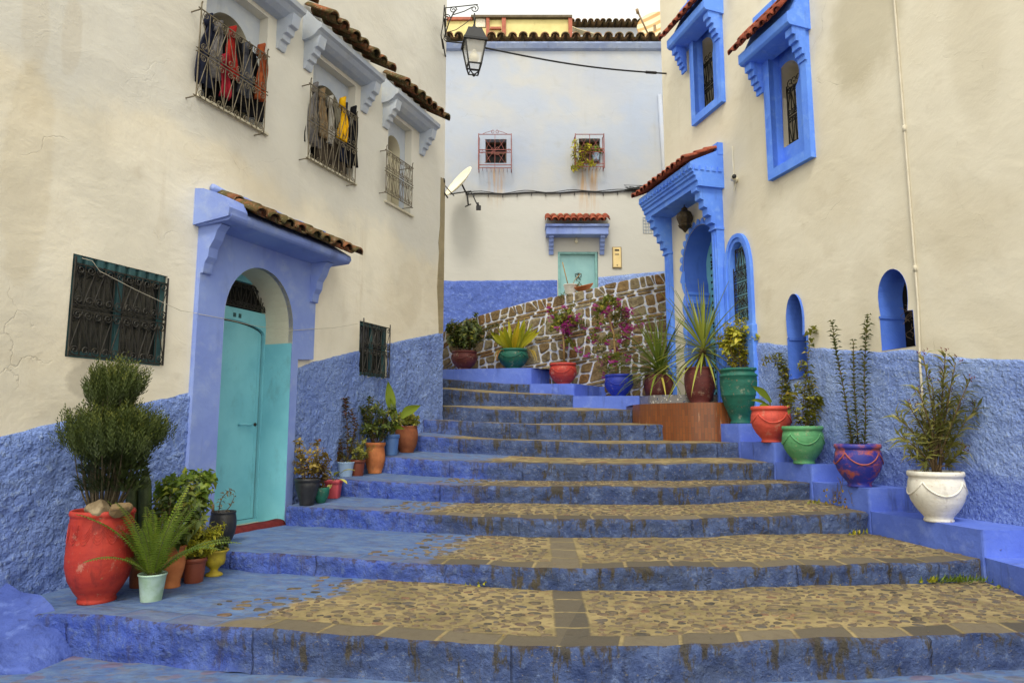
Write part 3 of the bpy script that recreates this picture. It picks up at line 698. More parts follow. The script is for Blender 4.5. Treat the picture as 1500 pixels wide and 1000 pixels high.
def course(h0, h1, wmin, wmax, slant, split):
    u = uA; f0 = f1 = uA
    def zz(u, h): return ztop(u) - h + .022 * nz((u, h, 0), 2.1) * (1 if h > .01 else 0)
    while u < uB:
        u += rs.uniform(wmin, wmax); n0 = min(u + rs.uniform(-slant, slant), uB); n1 = min(u + rs.uniform(-slant, slant), uB)
        n0 = max(n0, f0 + .07); n1 = max(n1, f1 + .07)
        q = [(f1, zz(f1, h1)), (n1, zz(n1, h1)), (n0, zz(n0, h0)), (f0, zz(f0, h0))]
        if split and rs.random() < split:
            a, b = rs.uniform(.35, .65), rs.uniform(.35, .65)
            mL = (lerp(f1, f0, a), lerp(q[0][1], q[3][1], a)); mR = (lerp(n1, n0, b), lerp(q[1][1], q[2][1], b))
            stone_poly([q[0], q[1], mR, mL]); stone_poly([mL, mR, q[2], q[3]])
        elif split and rs.random() < .25:
            mm = (lerp(f0, n0, rs.uniform(.35, .65)), q[3][1]); stone_poly([q[0], q[1], mm, q[3]]); stone_poly([q[1], q[2], mm])
        else: stone_poly(q)
        f0, f1 = n0, n1
h = 0.0
for hh, a, b, s_, sp in [(.225, .12, .24, .035, .1), (.058, .2, .42, .01, 0), (.058, .18, .42, .01, 0), (.38, .13, .28, .06, .85), (.06, .2, .42, .01, 0), (.06, .2, .42, .01, 0), (.38, .13, .28, .06, .85), (.06, .2, .42, .01, 0), (.06, .2, .42, .01, 0), (.38, .13, .28, .06, .85), (.065, .2, .42, .01, 0), (.36, .14, .28, .06, .8), (.06, .2, .4, .01, 0), (.3, .14, .28, .06, .8)]:
    course(h, h + hh, a, b, s_, sp); h += hh
stn.build('stones', M['stone'], wall)
# ------------------------------------------------------------------ shared builders for both house fronts
def spiral(fr, u, z, w, r, a0, turns, dr, n=11):
    return [fr.p(u + r * (1 - .8 * k / n) * cos(a0 + dr * turns * 2 * pi * k / n), w, z + r * (1 - .8 * k / n) * sin(a0 + dr * turns * 2 * pi * k / n)) for k in range(n + 1)]
def grille(mb, fr, u0, u1, z0, z1, w, bands, cell, r=.006, sr=.032, over=.0, seg=4, m=0):
    n = max(2, round((u1 - u0) / cell)); c = (u1 - u0) / n
    zs = [lerp(z0, z1, i / bands) for i in range(bands + 1)]
    for i, z in enumerate(zs):
        mb.tube([fr.p(u0 - over, w, z), fr.p(u1 + over, w, z)], r * 1.3, seg, m)
        if 0 < i < bands: mb.tube([fr.p(u0 - over, w, z + sr * .9), fr.p(u1 + over, w, z + sr * .9)], r * 1.1, seg, m)
    for k in (0, n): mb.tube([fr.p(u0 + k * c, w, z0 - .01), fr.p(u0 + k * c, w, z1 + .05)], r * 1.4, seg, m)
    for i in range(bands):
        za, zb = zs[i] + (sr * .9 if i else 0), zs[i + 1]
        for k in range(n):
            uc = u0 + (k + .5) * c; ul, ur = u0 + k * c, u0 + (k + 1) * c
            mb.tube([fr.p(uc, w, za), fr.p(uc, w, zb)], r, seg, m)
            if k: mb.tube([fr.p(ul, w, za + sr), fr.p(ul, w, zb - sr)], r * .9, seg, m)
            flip = (k + i) % 2
            mb.tube([fr.p(uc, w + .004, za + .01 if flip else zb - .01), fr.p(ul, w + .004, zb - .03 if flip else za + .03)], r * .85, seg, m)
            mb.tube([fr.p(uc, w + .004, za + .01 if flip else zb - .01), fr.p(ur, w + .004, zb - .03 if flip else za + .03)], r * .85, seg, m)
            for sx in (-1, 1):
                q = min(sr, c * .25)
                mb.tube(spiral(fr, uc + sx * c * .25, za + q * 1.05, w + .006, q, -pi / 2, 1.5, sx), r * .9, seg, m)
                mb.tube(spiral(fr, uc + sx * c * .25, zb - q * 1.05, w + .006, q, pi / 2, 1.5, -sx), r * .9, seg, m)
def tiles(mb, fr, u0, u1, top, eave, n, r=None, rows=1, jit=.012, seed=1, pans=True, m=0):
    rs = random.Random(seed); (w0, z0), (w1, z1) = top, eave
    sw, sz = w1 - w0, z1 - z0; L = math.hypot(sw, sz); sw /= L; sz /= L; nw, nzv = -sz, sw
    pitch = (u1 - u0) / n; r = r or pitch * .40; t = r * .20; K = 8
    def half(uc, s0, s1, ra, rb, lift0, lift1, conc, rnd):
        ju = rs.uniform(-jit, jit); js = rs.uniform(-jit, jit) * 1.6; jr = rs.uniform(-.3, .3) * jit
        vs = []
        for (s, rad, lift) in ((s0, ra, lift0), (s1 + js, rb, lift1)):
            for thick in (0, 1):
                for k in range(K + 1):
                    a = pi * k / K; rr = rad - t * thick
                    du = rr * cos(a) * (-1 if conc else 1); dn = (rr * sin(a) * (-.8 if conc else .95)) + lift + (r * .75 if conc else 0)
                    vs.append(fr.p(uc + ju + du, w0 + sw * s + nw * (dn + jr), z0 + sz * s + nzv * (dn + jr)))
        q = K + 1; fs = []
        for k in range(K):
            fs += [(k, k + 1, 2 * q + k + 1, 2 * q + k), (q + k, q + k + 1, 3 * q + k + 1, 3 * q + k), (2 * q + k, 2 * q + k + 1, 3 * q + k + 1, 3 * q + k)]
        fs += [(0, q, 3 * q, 2 * q), (K, q + K, 3 * q + K, 2 * q + K)]
        mb.add(vs, fs, m, True, rnd)
    for k in range(n + 1):
        if pans and k < n: half(u0 + (k + .5) * pitch, 0, L - r * .3, r * .9, r * .9, 0, 0, True, rs.random())
        for j in range(rows):
            a, b = L * j / rows, L * (j + 1) / rows
            half(u0 + k * pitch, max(0, a - .04), b, r * .82, r * 1.0, r * .3 + (.0 if j == rows - 1 else r * .12), r * .34 + r * .12 * (rows - 1 - j), False, rs.random())
SCALLOP = [(0, 0), (0, -.34), (.025, -.345), (.045, -.30), (.05, -.26), (.085, -.255), (.095, -.20), (.135, -.19), (.145, -.13), (.19, -.12), (.205, -.06), (.25, -.05), (.255, 0)]
STEPC = [(0, 0), (0, -.36), (.05, -.36), (.05, -.27), (.10, -.27), (.10, -.18), (.16, -.18), (.16, -.09), (.23, -.09), (.23, 0)]

# ------------------------------------------------------------------ left-hand house
uc = LF.hu(648, 500); Z0 = -.4; ZT = 8.6
lh = thing('house', LF.p(uc / 2, -2, 0), 'cream house with a pale blue doorway, on the left of the stairs', 'house', )
def px_rect(fr, x0, y0, x1, y1, w=0): a = fr.hit(x0, y0, w); b = fr.hit(x1, y1, w); return a[0], b[0], b[1], a[1]
# openings
z_sill = LF.hz(453, 231); UW = []
for (xl, xr) in ((297, 388), (457, 519), (568, 602)):
    yl = {297: 100, 457: 160, 568: 230}[xl]
    UW.append((LF.hu(xl, yl), LF.hu(xr, yl + 30)))
z_rt = LF.hz(458, 77)
holes = [[(a, z_sill), (b, z_sill), (b, z_rt), (a, z_rt)] for a, b in UW]
def level(q):
    u0, u1 = (q[0][0] + q[3][0]) / 2, (q[1][0] + q[2][0]) / 2; z0, z1 = (q[0][1] + q[1][1]) / 2, (q[2][1] + q[3][1]) / 2
    return [(u0, z0), (u1, z0), (u1, z1), (u0, z1)]
w4 = level([LF.hit(95, 518), LF.hit(240, 540), LF.hit(243, 407), LF.hit(108, 368)])
w5 = level([LF.hit(525, 549), LF.hit(565, 555), LF.hit(568, 480), LF.hit(527, 469)])
holes += [w4, w5]
DW = .05
d0, d1 = LF.hu(321, 600, DW), LF.hu(424, 600, DW)
zth = LF.hz(385, 769, -.33) + .068; zsp = LF.hz(425, 480, DW); zcr = LF.hz(371, 389, DW)
door_loop = arch_loop(d0, d1, zth - .10, zsp, zcr - zsp, 22)
holes.append(door_loop)
wl = MB(); wl.sheet(LF, [(-2.5, Z0), (uc, Z0), (uc, ZT), (-2.5, ZT)], holes)
wl.add([LF.p(uc, 0, Z0), LF.p(uc, -5, Z0), LF.p(uc, -5, ZT), LF.p(uc, 0, ZT)], [(0, 1, 2, 3)])
wl.add([LF.p(-2.5, 0, ZT), LF.p(uc, 0, ZT), LF.p(uc, -5, ZT), LF.p(-2.5, -5, ZT)], [(0, 1, 2, 3)])
for h_ in holes[:3]: wl.band(LF, h_, 0, -.11)
wl.band(LF, w4, 0, -.08); wl.band(LF, w5, 0, -.08)
wl.build('wall', M['cream_left'], lh, recalc=False)
cr = MB()
pts = [(643, 500), (641, 440), (640, 420), (643, 370), (642, 355), (644.5, 330), (645.5, 260)]
cr.prism([LF.p(*(lambda q: (q[0], .002, q[1]))(LF.hit(x, y))) for x, y in pts] + [LF.p(uc + .006, .002, LF.hz(646, 260)), LF.p(uc + .006, .002, LF.hz(646, 500))], LF.n * .008)
cr.build('bare_render', M['grey_render'], lh)

# rough blue dado
def dado(fr, u0, u1, topf, zb, parent, mat, proud=.016, amp=.022, cell=.03, holes=(), name='dado'):
    b = MB(); nu = int((u1 - u0) / cell); 
    zt = max(topf(u0), topf(u1)); nv = int((zt - zb) / cell)
    for j in range(nv + 1):
        for i in range(nu + 1):
            u = lerp(u0, u1, i / nu); tz = topf(u) + .012 * nz((u, 0, 1), 5) + .006 * nz((u, 2, 1), 17); z = lerp(zb, tz, j / nv)
            P = fr.p(u, 0, z); ww = proud + amp * (nz(P, 7) * .5 + nz(P, 15, 2) * .55 + .4 * nz(P, 1.7, 4) * 1.5)
            ww = max(.006, ww)
            if j == nv: ww = -.01
            elif j == nv - 1: ww = max(.012, proud * .8)
            b.v.append(fr.p(u, ww, z)); b.r.append(0)
    for j in range(nv):
        for i in range(nu):
            a = j * (nu + 1) + i; c = (b.v[a] + b.v[a + nu + 2]) / 2; cu, cz = (c - fr.o).dot(fr.u), c.z
            if any(h[0] < cu < h[1] and h[2] < cz < h[3] for h in holes): continue
            b.f.append([a, a + 1, a + nu + 2, a + nu + 1]); b.m.append(0); b.s.append(True)
    return b.build(name, mat, parent, recalc=False)
ltop = [LF.hit(*q) for q in ((-260, 690), (0, 637), (150, 601), (305, 567))]
us0, us1 = LF.hu(287, 500, DW), LF.hu(461, 480, DW)
dado(LF, -1.0, us0 + .03, lambda u: interp(ltop, u), Z0 + .2, lh, M['blue_rough'], .02, .018)
rtop = [LF.hit(*q) for q in ((424, 541), (462, 528), (528, 511), (568, 502), (610, 493), (646, 486))]
dado(LF, LF.hu(424, 560) - .02, uc - .003, lambda u: interp(rtop, u), .3, lh, M['blue_rough'], .018, .018, .03, [(w5[0][0], w5[1][0], w5[0][1], 99)])

# pale blue doorway
zsb = LF.hz(283, 326)
dw = MB(); zdb = zth - .6
zfoot = min(interp(ltop, us0), 9)
sur = [(us0, zdb), (d0, zdb)] + [(d0, zth - .1)] + [(p[0], p[1]) for p in reversed(door_loop[2:])][0:] + [(d1, zth - .1), (d1, zdb), (LF.hu(425, 600) + .02, zdb), (LF.hu(425, 600) + .02, interp(rtop, us1) - .02), (us1, interp(rtop, us1) - .02), (us1, zsb + .02), (us0, zsb + .02)]
# outline walked round the arch so the slab is one piece
arc_pts = arch((d0 + d1) / 2, zsp, (d1 - d0) / 2, zcr - zsp, 22)[::-1]
sur = [(us0, zdb), (d0, zdb)] + arc_pts + [(d1, zdb), (LF.hu(425, 600) + .03, zdb), (LF.hu(425, 600) + .03, interp(rtop, us1) + .01), (us1, interp(rtop, us1) + .03), (us1, zsb + .02), (us0, zsb + .02)]
dw.sheet(LF, sur, [], DW)
dw.band(LF, sur, DW, -.002)
ds = dw.build('doorway', M['blue_smooth'], lh)
rv = MB(); zpaint = LF.hz(424, 503, DW)
jl = [(d0, zpaint)] + arc_pts + [(d1, zpaint)]
rv.band(LF, jl, DW + .001, -.34, 0, closed=False, smooth=False)
rv.build('reveal', M['reveal_cream'], ds, recalc=False)
rv = MB(); rv.band(LF, [(d1 - .004, zpaint + .01), (d1 - .004, zdb)], DW - .004, -.34, 0, False); rv.band(LF, [(d0 + .004, zpaint + .01), (d0 + .004, zdb)], DW - .004, -.34, 0, False)
rv.build('painted_jamb', M['teal'], ds, recalc=False)
th = MB(); th.box(LF, d0 - .02, d1 + .02, -.36, .035, zth - .3, zth - .012)
th.build('threshold', M['reveal_cream'], ds, bevel=.01)
# door in its arch
df = MB(); WD = -.33
dpl = lambda x, y, w=WD: LF.hit(x, y, w)
full = [(d0 - .05, zth - .02), (d1 + .02, zth - .02), (d1 + .02, zcr + .03), (d0 - .05, zcr + .03)]
tr0 = dpl(318, 402); tr1 = dpl(381, 462)
uL, uR = d0 + .02, dpl(379, 600)[0]
zl0, zl1 = zth + .02, dpl(378, 490)[1]
trz1, trz0 = dpl(345, 411)[1], dpl(379, 459)[1]
transom = [(uL + .02, trz0), (uR, trz0), (uR, trz1), (uL + .02, trz1)]
leafhole = [(uL, zl0), (uR, zl0)] + arch((uL + uR) / 2, zl1, (uR - uL) / 2, .10, 12)
df.sheet(LF, full, [transom, leafhole], WD + .03); df.band(LF, transom, WD + .03, WD - .03); df.band(LF, leafhole, WD + .03, WD - .01)
dr = df.build('door', M['teal'], lh, recalc=False)
lf = MB(); ll = [(uL + .006, zl0 + .006), (uR - .014, zl0 + .006)] + arch((uL + uR) / 2 - .004, zl1 - .008, (uR - uL) / 2 - .010, .090, 12)
lf.prism([LF.p(a, WD + .002, b) for a, b in ll], LF.n * -.03); lf.build('leaf', M['teal'], dr)
lr = MB(); lr.box(LF, uR - .055, uR - .048, WD + .002, WD + .006, zl0 + .05, zl1); lr.build('bead', M['teal'], dr)
gm = MB(); gm.prism([LF.p(a, WD - .008, b) for a, b in leafhole], LF.n * -.02); gm.build('gap', M['dark'], dr)
hd = MB(); hu_, hz_ = dpl(358, 622)
hd.tube([LF.p(hu_ - .09, WD + .012, hz_), LF.p(hu_ - .08, WD + .05, hz_ + .008), LF.p(hu_, WD + .055, hz_), LF.p(hu_ + .05, WD + .05, hz_ + .006), LF.p(hu_ + .055, WD + .01, hz_)], .011, 6)
hd.tube([LF.p(uR - .05, WD + .0, hz_ + .005), LF.p(uR - .05, WD + .012, hz_ + .005)], .018, 8, 1)
hd.build('handle', [M['teal'], M['iron']], dr)
tg = MB(); tg.box(LF, uL, uR + .02, WD - .05, WD - .04, trz0 - .02, trz1 + .02); tg.build('pane', M['dark'], dr)
tg = MB(); grille(tg, LF, uL + .03, uR - .01, trz0 + .02, trz1 - .02, WD + .035, 1, .15, .006, .028)
tg.build('transom_grille', M['iron'], dr)
pl = MB(); nu_, nz_ = dpl(344, 462)
for k in (-1, 1):
    pl = MB(); pl.box(LF, nu_ + k * .035 - .016, nu_ + k * .035 + .016, WD + .03, WD + .036, nz_ - .02, nz_ + .02); pl.build('number_tag', M['teal_dark'], dr)
# door canopy
cu0, cu1 = LF.hu(284, 325), LF.hu(514, 389, .42) + .02
zc0, zc1 = zsb - .02, LF.hz(302, 279) - .07
dc = MB(); dc.prof(LF, [(0, zc0 - .005), (.38, zc0 + .01), (.41, zc0 + .05), (.40, zc0 + .09), (.0, zc1 + .06)], cu0 + .02, cu1, 0)
chk = [(0, zc0), (.40, zc0 + .035), (.41, zc0 + .11), (.36, zc0 + .20), (.22, zc1 - .01), (.10, zc1 + .035), (0, zc1 + .05)]
dc.prof(LF, chk, cu0 - .01, cu0 + .20)
cob = dc.build('door_canopy', M['blue_smooth'], lh, bevel=.02)
dt = MB(); tiles(dt, LF, cu0 + .27, cu1 + .02, (.02, zc1 + .03), (.47, zc0 + .10), 8, .075, 2, .016, 3)
dt.build('roof_tiles', M['tile_mossy'], cob, recalc=False)
rid = MB(); rid.tube([LF.p(lerp(cu0 + .15, cu1, k / 8), .03, zc1 + .11 - .02 * (k % 2)) for k in range(9)], .035, 6); rid.build('mortar_ridge', M['blue_smooth'], cob)
for a in (us0 + .0, us1 - .10):
    bk_ = MB(); bk_.prof(LF, [(DW, 0 + zc0), (DW, zc0 - .42), (DW + .03, zc0 - .42), (DW + .045, zc0 - .33), (DW + .08, zc0 - .28), (DW + .09, zc0 - .20), (DW + .14, zc0 - .13), (DW + .17, zc0 - .05), (DW + .22, zc0)], a, a + .10)
    bk_.build('bracket', M['blue_smooth'], cob, bevel=.02)
# number by the door: dark plate with a pale figure
hn = MB(); nu_, nz_ = LF.hit(315.5, 356, DW + .01)
for dz in (.06, -.045):
    hn.box(LF, nu_ - .022, nu_ + .022, DW + .002, DW + .012, nz_ + dz - .042, nz_ + dz + .042, 0)
hn.box(LF, nu_ - .006, nu_ + .006, DW + .012, DW + .016, nz_ - .075, nz_ - .015, 1)
hn.tube([LF.p(nu_ + .012, DW + .015, nz_ + .088), LF.p(nu_ - .008, DW + .015, nz_ + .075), LF.p(nu_ - .012, DW + .015, nz_ + .045), LF.p(nu_ + .004, DW + .015, nz_ + .032), LF.p(nu_ + .012, DW + .015, nz_ + .048), LF.p(nu_ - .006, DW + .015, nz_ + .06)], .004, 4, 1)
hn.build('number_plate', [M['black'], M['white_metal']], lh)

# lower barred windows
def low_window(q, parent, bands, cell, mat, lintel, depth=.035):
    (a0, b0), (a1, b1), (a2, b2), (a3, b3) = q; u0, u1 = min(a0, a3), max(a1, a2); z0, z1 = min(b0, b1), max(b2, b3)
    f = MB(); f.box(LF, u0 - .02, u1 + .02, -depth - .04, -depth - .02, z0 - .02, z1 + .02)
    wo = f.build('window', M['glass'], parent)
    f = MB()
    for a in (u0, (u0 + u1) / 2 - .022, u1 - .045): f.box(LF, a, a + .045, -depth - .02, -depth + .012, z0, z1)
    for b in (z0, z1 - .05): f.box(LF, u0 + .046, u1 - .046, -depth - .02, -depth + .009, b, b + .05)
    f.build('frame', M['teal_dark'], wo, bevel=.004)
    if lintel:
        f = MB(); n = 9
        for k in range(n):
            a, b = lerp(u0 + .01, u1, k / n), lerp(u0 + .01, u1, (k + 1) / n) - .02; zt = lerp(b3, b2, (k + .5) / n) + .0
            f.box(LF, a, b, -.06, -.004, zt - .085, zt + .012)
        f.build('lintel_blocks', M['teal_dark'], wo, bevel=.018)
    gmb = MB(); 
    gz1 = z1 - (.07 if lintel else .02)
    G = MB(); grille(G, LF, u0 + .01, u1 - .01, z0 + .015, gz1, .018 if lintel else .05, bands, cell, .0055, .036, .0, 4)
    k = (b2 - b3) / (a2 - a3)
    for v in G.v: v.z += k * ((v - LF.o).dot(LF.u) - u0)
    G.build('grille', mat, wo, recalc=False)
    return wo
low_window(w4, lh, 2, .165, M['iron'], True)
low_window(w5, lh, 2, .17, M['iron'], False)
# upper windows with niches, grilles, canopies
def upper_window(u0, u1, gu0, gu1, gz0, gz1, gw, bands, cell, cn0, cn1, seed, shutter, ntile):
    zcb = LF.hz(472, 40, .26)
    pn = MB(); a0, a1 = u0 + .13, u1 - .13
    zsp_ = z_rt - .20 - (a1 - a0) / 2 * .95
    ol = arch_loop(a0, a1, z_sill + .02, zsp_, (a1 - a0) / 2 * .98, 18)
    pn.sheet(LF, [(u0 - .02, z_sill - .02), (u1 + .02, z_sill - .02), (u1 + .02, z_rt + .02), (u0 - .02, z_rt + .02)], [ol], -.108)
    wo = pn.build('window', M['blue_grey'], lh, recalc=False)
    r_ = MB(); r_.band(LF, ol, -.107, -.40); r_.build('reveal', M['reveal_cream'], wo, recalc=False)
    d_ = MB(); d_.box(LF, a0 - .05, a1 + .05, -.42, -.40, z_sill, zsp_ + .5); d_.build('pane', M['dark'], wo)
    if shutter:
        d_ = MB(); d_.box(LF, a0 + .04, a1 - .01, -.26, -.22, z_sill, zsp_ + .02); d_.build('shutter', M['reveal_cream'], wo, bevel=.01)
    s_ = MB(); s_.box(LF, u0 - .06, u1 + .05, -.10, .035, z_sill - .035, z_sill - .004); s_.build('sill', M['reveal_cream'], wo, bevel=.006)
    G = MB(); grille(G, LF, gu0, gu1, gz0, gz1, gw, bands, cell, .0048, .036, .03)
    for a in (gu0, gu1):
        for b in (gz0, gz1): G.tube([LF.p(a, gw, b), LF.p(a, -.11, b)], .006, 4)
        for b in (gz0,): G.tube([LF.p(a, gw, gz1), LF.p(a, gw, gz1 + .05), LF.p(a, gw + .01, gz1 + .07)], .007, 4)
    G.build('grille', M['iron_pale'], wo, recalc=False)
    c = MB(); zc = zcb
    c.prof(LF, [(0, zc - .09), (.10, zc - .085), (.17, zc - .055), (.215, zc - .015), (.255, zc), (.262, zc + .05), (.20, zc + .09), (0, zc + .30)], cn0, cn1)
    co = c.build('window_canopy', M['blue_grey'], lh, bevel=.004)
    t = MB(); tiles(t, LF, cn0 + .06, cn1 - .03, (.0, zc + .30), (.35, zc + .095), ntile, .082, 1, .016, seed); t.build('roof_tiles', M['tile_mossy'], co, recalc=False)
    for a in (cn0 + .035, cn1 - .145):
        b = MB(); b.prof(LF, [(x, y + zc - .06) for x, y in SCALLOP[:-2]] + [(.22, zc - .06)], a, a + .11); b.build('bracket', M['blue_grey'], co, bevel=.006)
    return wo
gz0 = LF.hz(446, 229, .12)
upper_window(UW[0][0], UW[0][1], LF.hu(291, 80, .12), LF.hu(389, 140, .12), gz0, LF.hz(292, 11, .12), .12, 2, .20, UW[0][0] - .20, UW[0][1] + .27, 5, False, 6)
upper_window(UW[1][0], UW[1][1], LF.hu(454, 160, .12), LF.hu(522, 200, .12), gz0, LF.hz(455, 123, .12), .12, 2, .20, LF.hu(443, 45), LF.hu(563, 105, .265) + .04, 6, False, 6)
upper_window(UW[2][0], UW[2][1], LF.hu(566, 240, .10), LF.hu(604, 260, .10), LF.hz(564, 281, .10), LF.hz(565, 219, .10), .10, 2, .16, LF.hu(559, 137), LF.hu(644, 166, .265) + .04, 7, True, 6)
# ------------------------------------------------------------------ right-hand house
ur = RF.hu(980, 450)
rh = thing('house', RF.p(ur / 2, -2, 0), 'cream house with vivid blue tiled portal and window frames, on the right of the stairs', 'house')
holes = []
def kh_loop(cu, cz, rad, hw, zb, n=22):   # keyhole opening: a round head standing on straight jambs
    a = math.acos(min(.999, hw / rad)); a0, a1 = -a, pi + a
    return [(cu - hw, zb), (cu + hw, zb)] + [(cu + rad * cos(lerp(a0, a1, k / n)), cz + rad * sin(lerp(a0, a1, k / n))) for k in range(n + 1)]
# portal opening, arched window and two wall niches
WF = .05
pn, pf = RF.hu(1064, 400), RF.hu(984, 420) 
pf = min(pf, ur - .02)
o0, o1 = RF.hu(1054, 420, WF), RF.hu(1002, 420, WF)
zpb = LZ[6] + .05
zcap = RF.hz(1018, 441, -.1)
zarc_top = RF.hz(1024, 330, WF)
orad = (o1 - o0) / 2; ocu = (o0 + o1) / 2
ohw = orad - .05
zspr = zarc_top - orad * 1.12
def portal_loop(n=30):
    a = math.acos(ohw / orad); 
    return [(ocu - ohw, zpb - .3), (ocu + ohw, zpb - .3), (ocu + ohw, zcap)] + [(ocu + orad * cos(lerp(-a, pi + a, k / n)), zspr + orad * sin(lerp(-a, pi + a, k / n)) * 1.12) for k in range(n + 1)] + [(ocu - ohw, zcap)]
holes.append([(pn + .12, zpb - .5), (pf - .05, zpb - .5), (pf - .05, zarc_top + .2), (pn + .12, zarc_top + .2)])
w3n, w3f = RF.hu(1101, 450), RF.hu(1071, 450); z3b, z3t = RF.hz(1088, 476), RF.hz(1083, 350)
def point_arch(u0, u1, zb, zs, zt, n=9):     # slightly pointed head
    c = (u0 + u1) / 2; h = (u1 - u0) / 2; H = zt - zs
    rgt = [(c + h * cos(pi / 2 * k / n) ** .85, zs + H * (sin(pi / 2 * k / n) ** 1.0)) for k in range(n)]
    lft = [(2 * c - a, b) for a, b in reversed(rgt)]
    return [(u0, zb), (u1, zb)] + rgt + [(c, zt)] + lft
w3 = point_arch(w3n, w3f, z3b, z3t - .5, z3t); holes.append(w3)
def niche(xf, xn, ytop, xt, ys, ybf, ybn, yl):
    n_, f_ = RF.hu(xn, ybn), RF.hu(xf, ys); zt = RF.hz(xt, ytop); zsx = RF.hz(xf, ys); zb = RF.hz(xf + 2, ybf)
    nh = n_ + .05; c = (nh + f_) / 2; h = (f_ - nh) / 2; zl = RF.hz(xf, yl)
    lp = [(n_, zb), (f_, zb), (f_, zl), (f_ + .0, zl)]
    hh = h * .97; N_ = 18; zm = lerp(zl, zt, .42)
    head = []
    for k in range(N_ + 1):
        t = k / N_; a = lerp(-.42, pi + .42, t); rr = h * 1.02
        head.append((c + rr * cos(a), zm + (zt - zm) * max(-.42, sin(a)) * (1.0 if sin(a) > 0 else (zm - zl) / (zt - zm) / .42)))
    return [(n_, zb), (f_, zb), (f_, zl)] + head + [(n_, zl)], (n_, f_, zb, zl, zt)
na, NA = niche(1155, 1187, 430, 1166, 475, 556, 548, 496)
nb, NB = niche(1288, 1341, 393, 1309, 450, 514, 502, 464)
holes += [na, nb]
# upper windows: recess seen from the street
KH = []
for (xo0, yo0, xo1, yo1, cx, cy, ct, xl, xr, yb) in ((1125, 265, 1188, 228, 1153, 117, 88, 1142, 1166, 219), (1013, 185, 1057, 148, 1032, 80, 55, 1021, 1044, 173)):
    f0, f1 = RF.hu(xo1, yo1, .07), RF.hu(xo0, yo0, .07); zb = RF.hz(xo0, yo0, .07)
    ku, kz = RF.hit(cx, cy, -.10); rad = RF.hz(cx, ct, -.10) - kz
    hw = min(rad * .92, abs(RF.hu(xl, cy, -.10) - RF.hu(xr, cy, -.10)) / 2)
    rad = max(rad * .9, hw * 1.06)
    kzb = RF.hz(xl + 3, yb, -.10)
    KH.append((f0, f1, zb, ku, kz, rad, hw, kzb))
ENDW = [(1143, 27, 46, 1170, 8), (1027, 2, 20, 1051, 2)]
rect = []
for (f0, f1, zb, ku, kz, rad, hw, kzb) in KH:
    rect.append([(f0 + .10, zb + .12), (f1 - .12, zb + .12), (f1 - .12, kz + rad + .36), (f0 + .10, kz + rad + .36)]); holes.append(rect[-1])
wl = MB(); wl.sheet(RF, [(-2.5, Z0), (ur, Z0), (ur, 9.0), (-2.5, 9.0)], holes)
wl.add([RF.p(ur, 0, Z0), RF.p(ur, -6, Z0), RF.p(ur, -6, 9), RF.p(ur, 0, 9)], [(0, 1, 2, 3)])
wl.add([RF.p(-2.5, 0, 9), RF.p(ur, 0, 9), RF.p(ur, -6, 9), RF.p(-2.5, -6, 9)], [(0, 1, 2, 3)])
wl.build('wall', M['cream_right'], rh, recalc=False)
rtopR = sorted([RF.hit(*q) for q in ((1095, 499), (1110, 500), (1180, 507), (1290, 514), (1330, 510), (1345, 512), (1390, 521), (1500, 526), (1800, 545))])
dado(RF, -1.0, RF.hu(1106, 520), lambda u: interp(rtopR, u), Z0 + .25, rh, M['blue_rough_right'], .018, .014, .03, [(NA[0], NA[1], NA[2], 99)])
# wall niches with a deep painted reveal and an old wooden shutter inside
for lp, (n_, f_, zb, zl, zt), dep, zz in ((na, NA, .26, 0), (nb, NB, .30, 1)):
    b = MB(); b.band(RF, lp, .030 if zz == 0 else .004, -dep, 0, True); 
    b.box(RF, f_ - .012, f_ + .01, -dep, .006, zl - .02, zl + .005)
    wo = b.build('niche', M['niche_blue'], rh, recalc=False)
    b = MB(); b.box(RF, n_ - .2, f_ + .6, -dep - .16, -dep - .14, zb - .1, zt + .1); b.box(RF, f_ + .02, f_ + .04, -dep - .14, -dep + .0, zb - .1, zt + .1); b.build('pane', M['dark'], wo)
    b = MB()
    for k in range(3): b.box(RF, n_ - .08 + k * .075, n_ - .08 + k * .075 + .07, -dep - .05 - .01 * k, -dep - .02 - .01 * k, zb, lerp(zb, zl, .95) - .06 * k)
    b.build('shutter', M['wood_dark'], wo, bevel=.006)
    if zz:
        G = MB(); rs = random.Random(3)
        for k in range(26):
            u = rs.uniform(n_ - .02, f_ - .1); z = rs.uniform(zb + .05, zl + .2); P = []
            for q in range(6): P.append(RF.p(u + .05 * sin(q * 1.3 + k), -dep * .75 + .03 * cos(q + k), z + q * .035)); 
            G.tube(P, .003, 3)
        tag(G.build('dry_vine', simple('dry_vine', S(120, 100, 74), None, .8)), 'tangle of dry vine stems inside the larger blue wall niche', 'vine')
# arched window beside the portal
wv = MB()
def grow(lp, e): 
    c = Vector((sum(a for a, b in lp) / len(lp), sum(b for a, b in lp) / len(lp))); us = [a for a, b in lp]; zs = [b for a, b in lp]
    sx = 1 + 2 * e / (max(us) - min(us)); sz_ = 1 + 2 * e / (max(zs) - min(zs)); cx, cz = (max(us) + min(us)) / 2, (max(zs) + min(zs)) / 2
    return [(cx + (a - cx) * sx, cz + (b - cz) * sz_) for a, b in lp]
wv.ring(RF, grow(w3, .075), grow(w3, .02), -.01, .05); wv.ring(RF, grow(w3, .022), grow(w3, -.035), -.12, .028)
w3o = wv.build('window', M['blue_vivid'], rh, recalc=False)
b = MB(); b.box(RF, w3n - .02, w3f + .02, -.10, -.08, z3b - .02, z3t + .02); b.build('pane', simple('teal_shutter', S(150, 206, 216), S(130, 190, 204), .5, 5, .1), w3o)
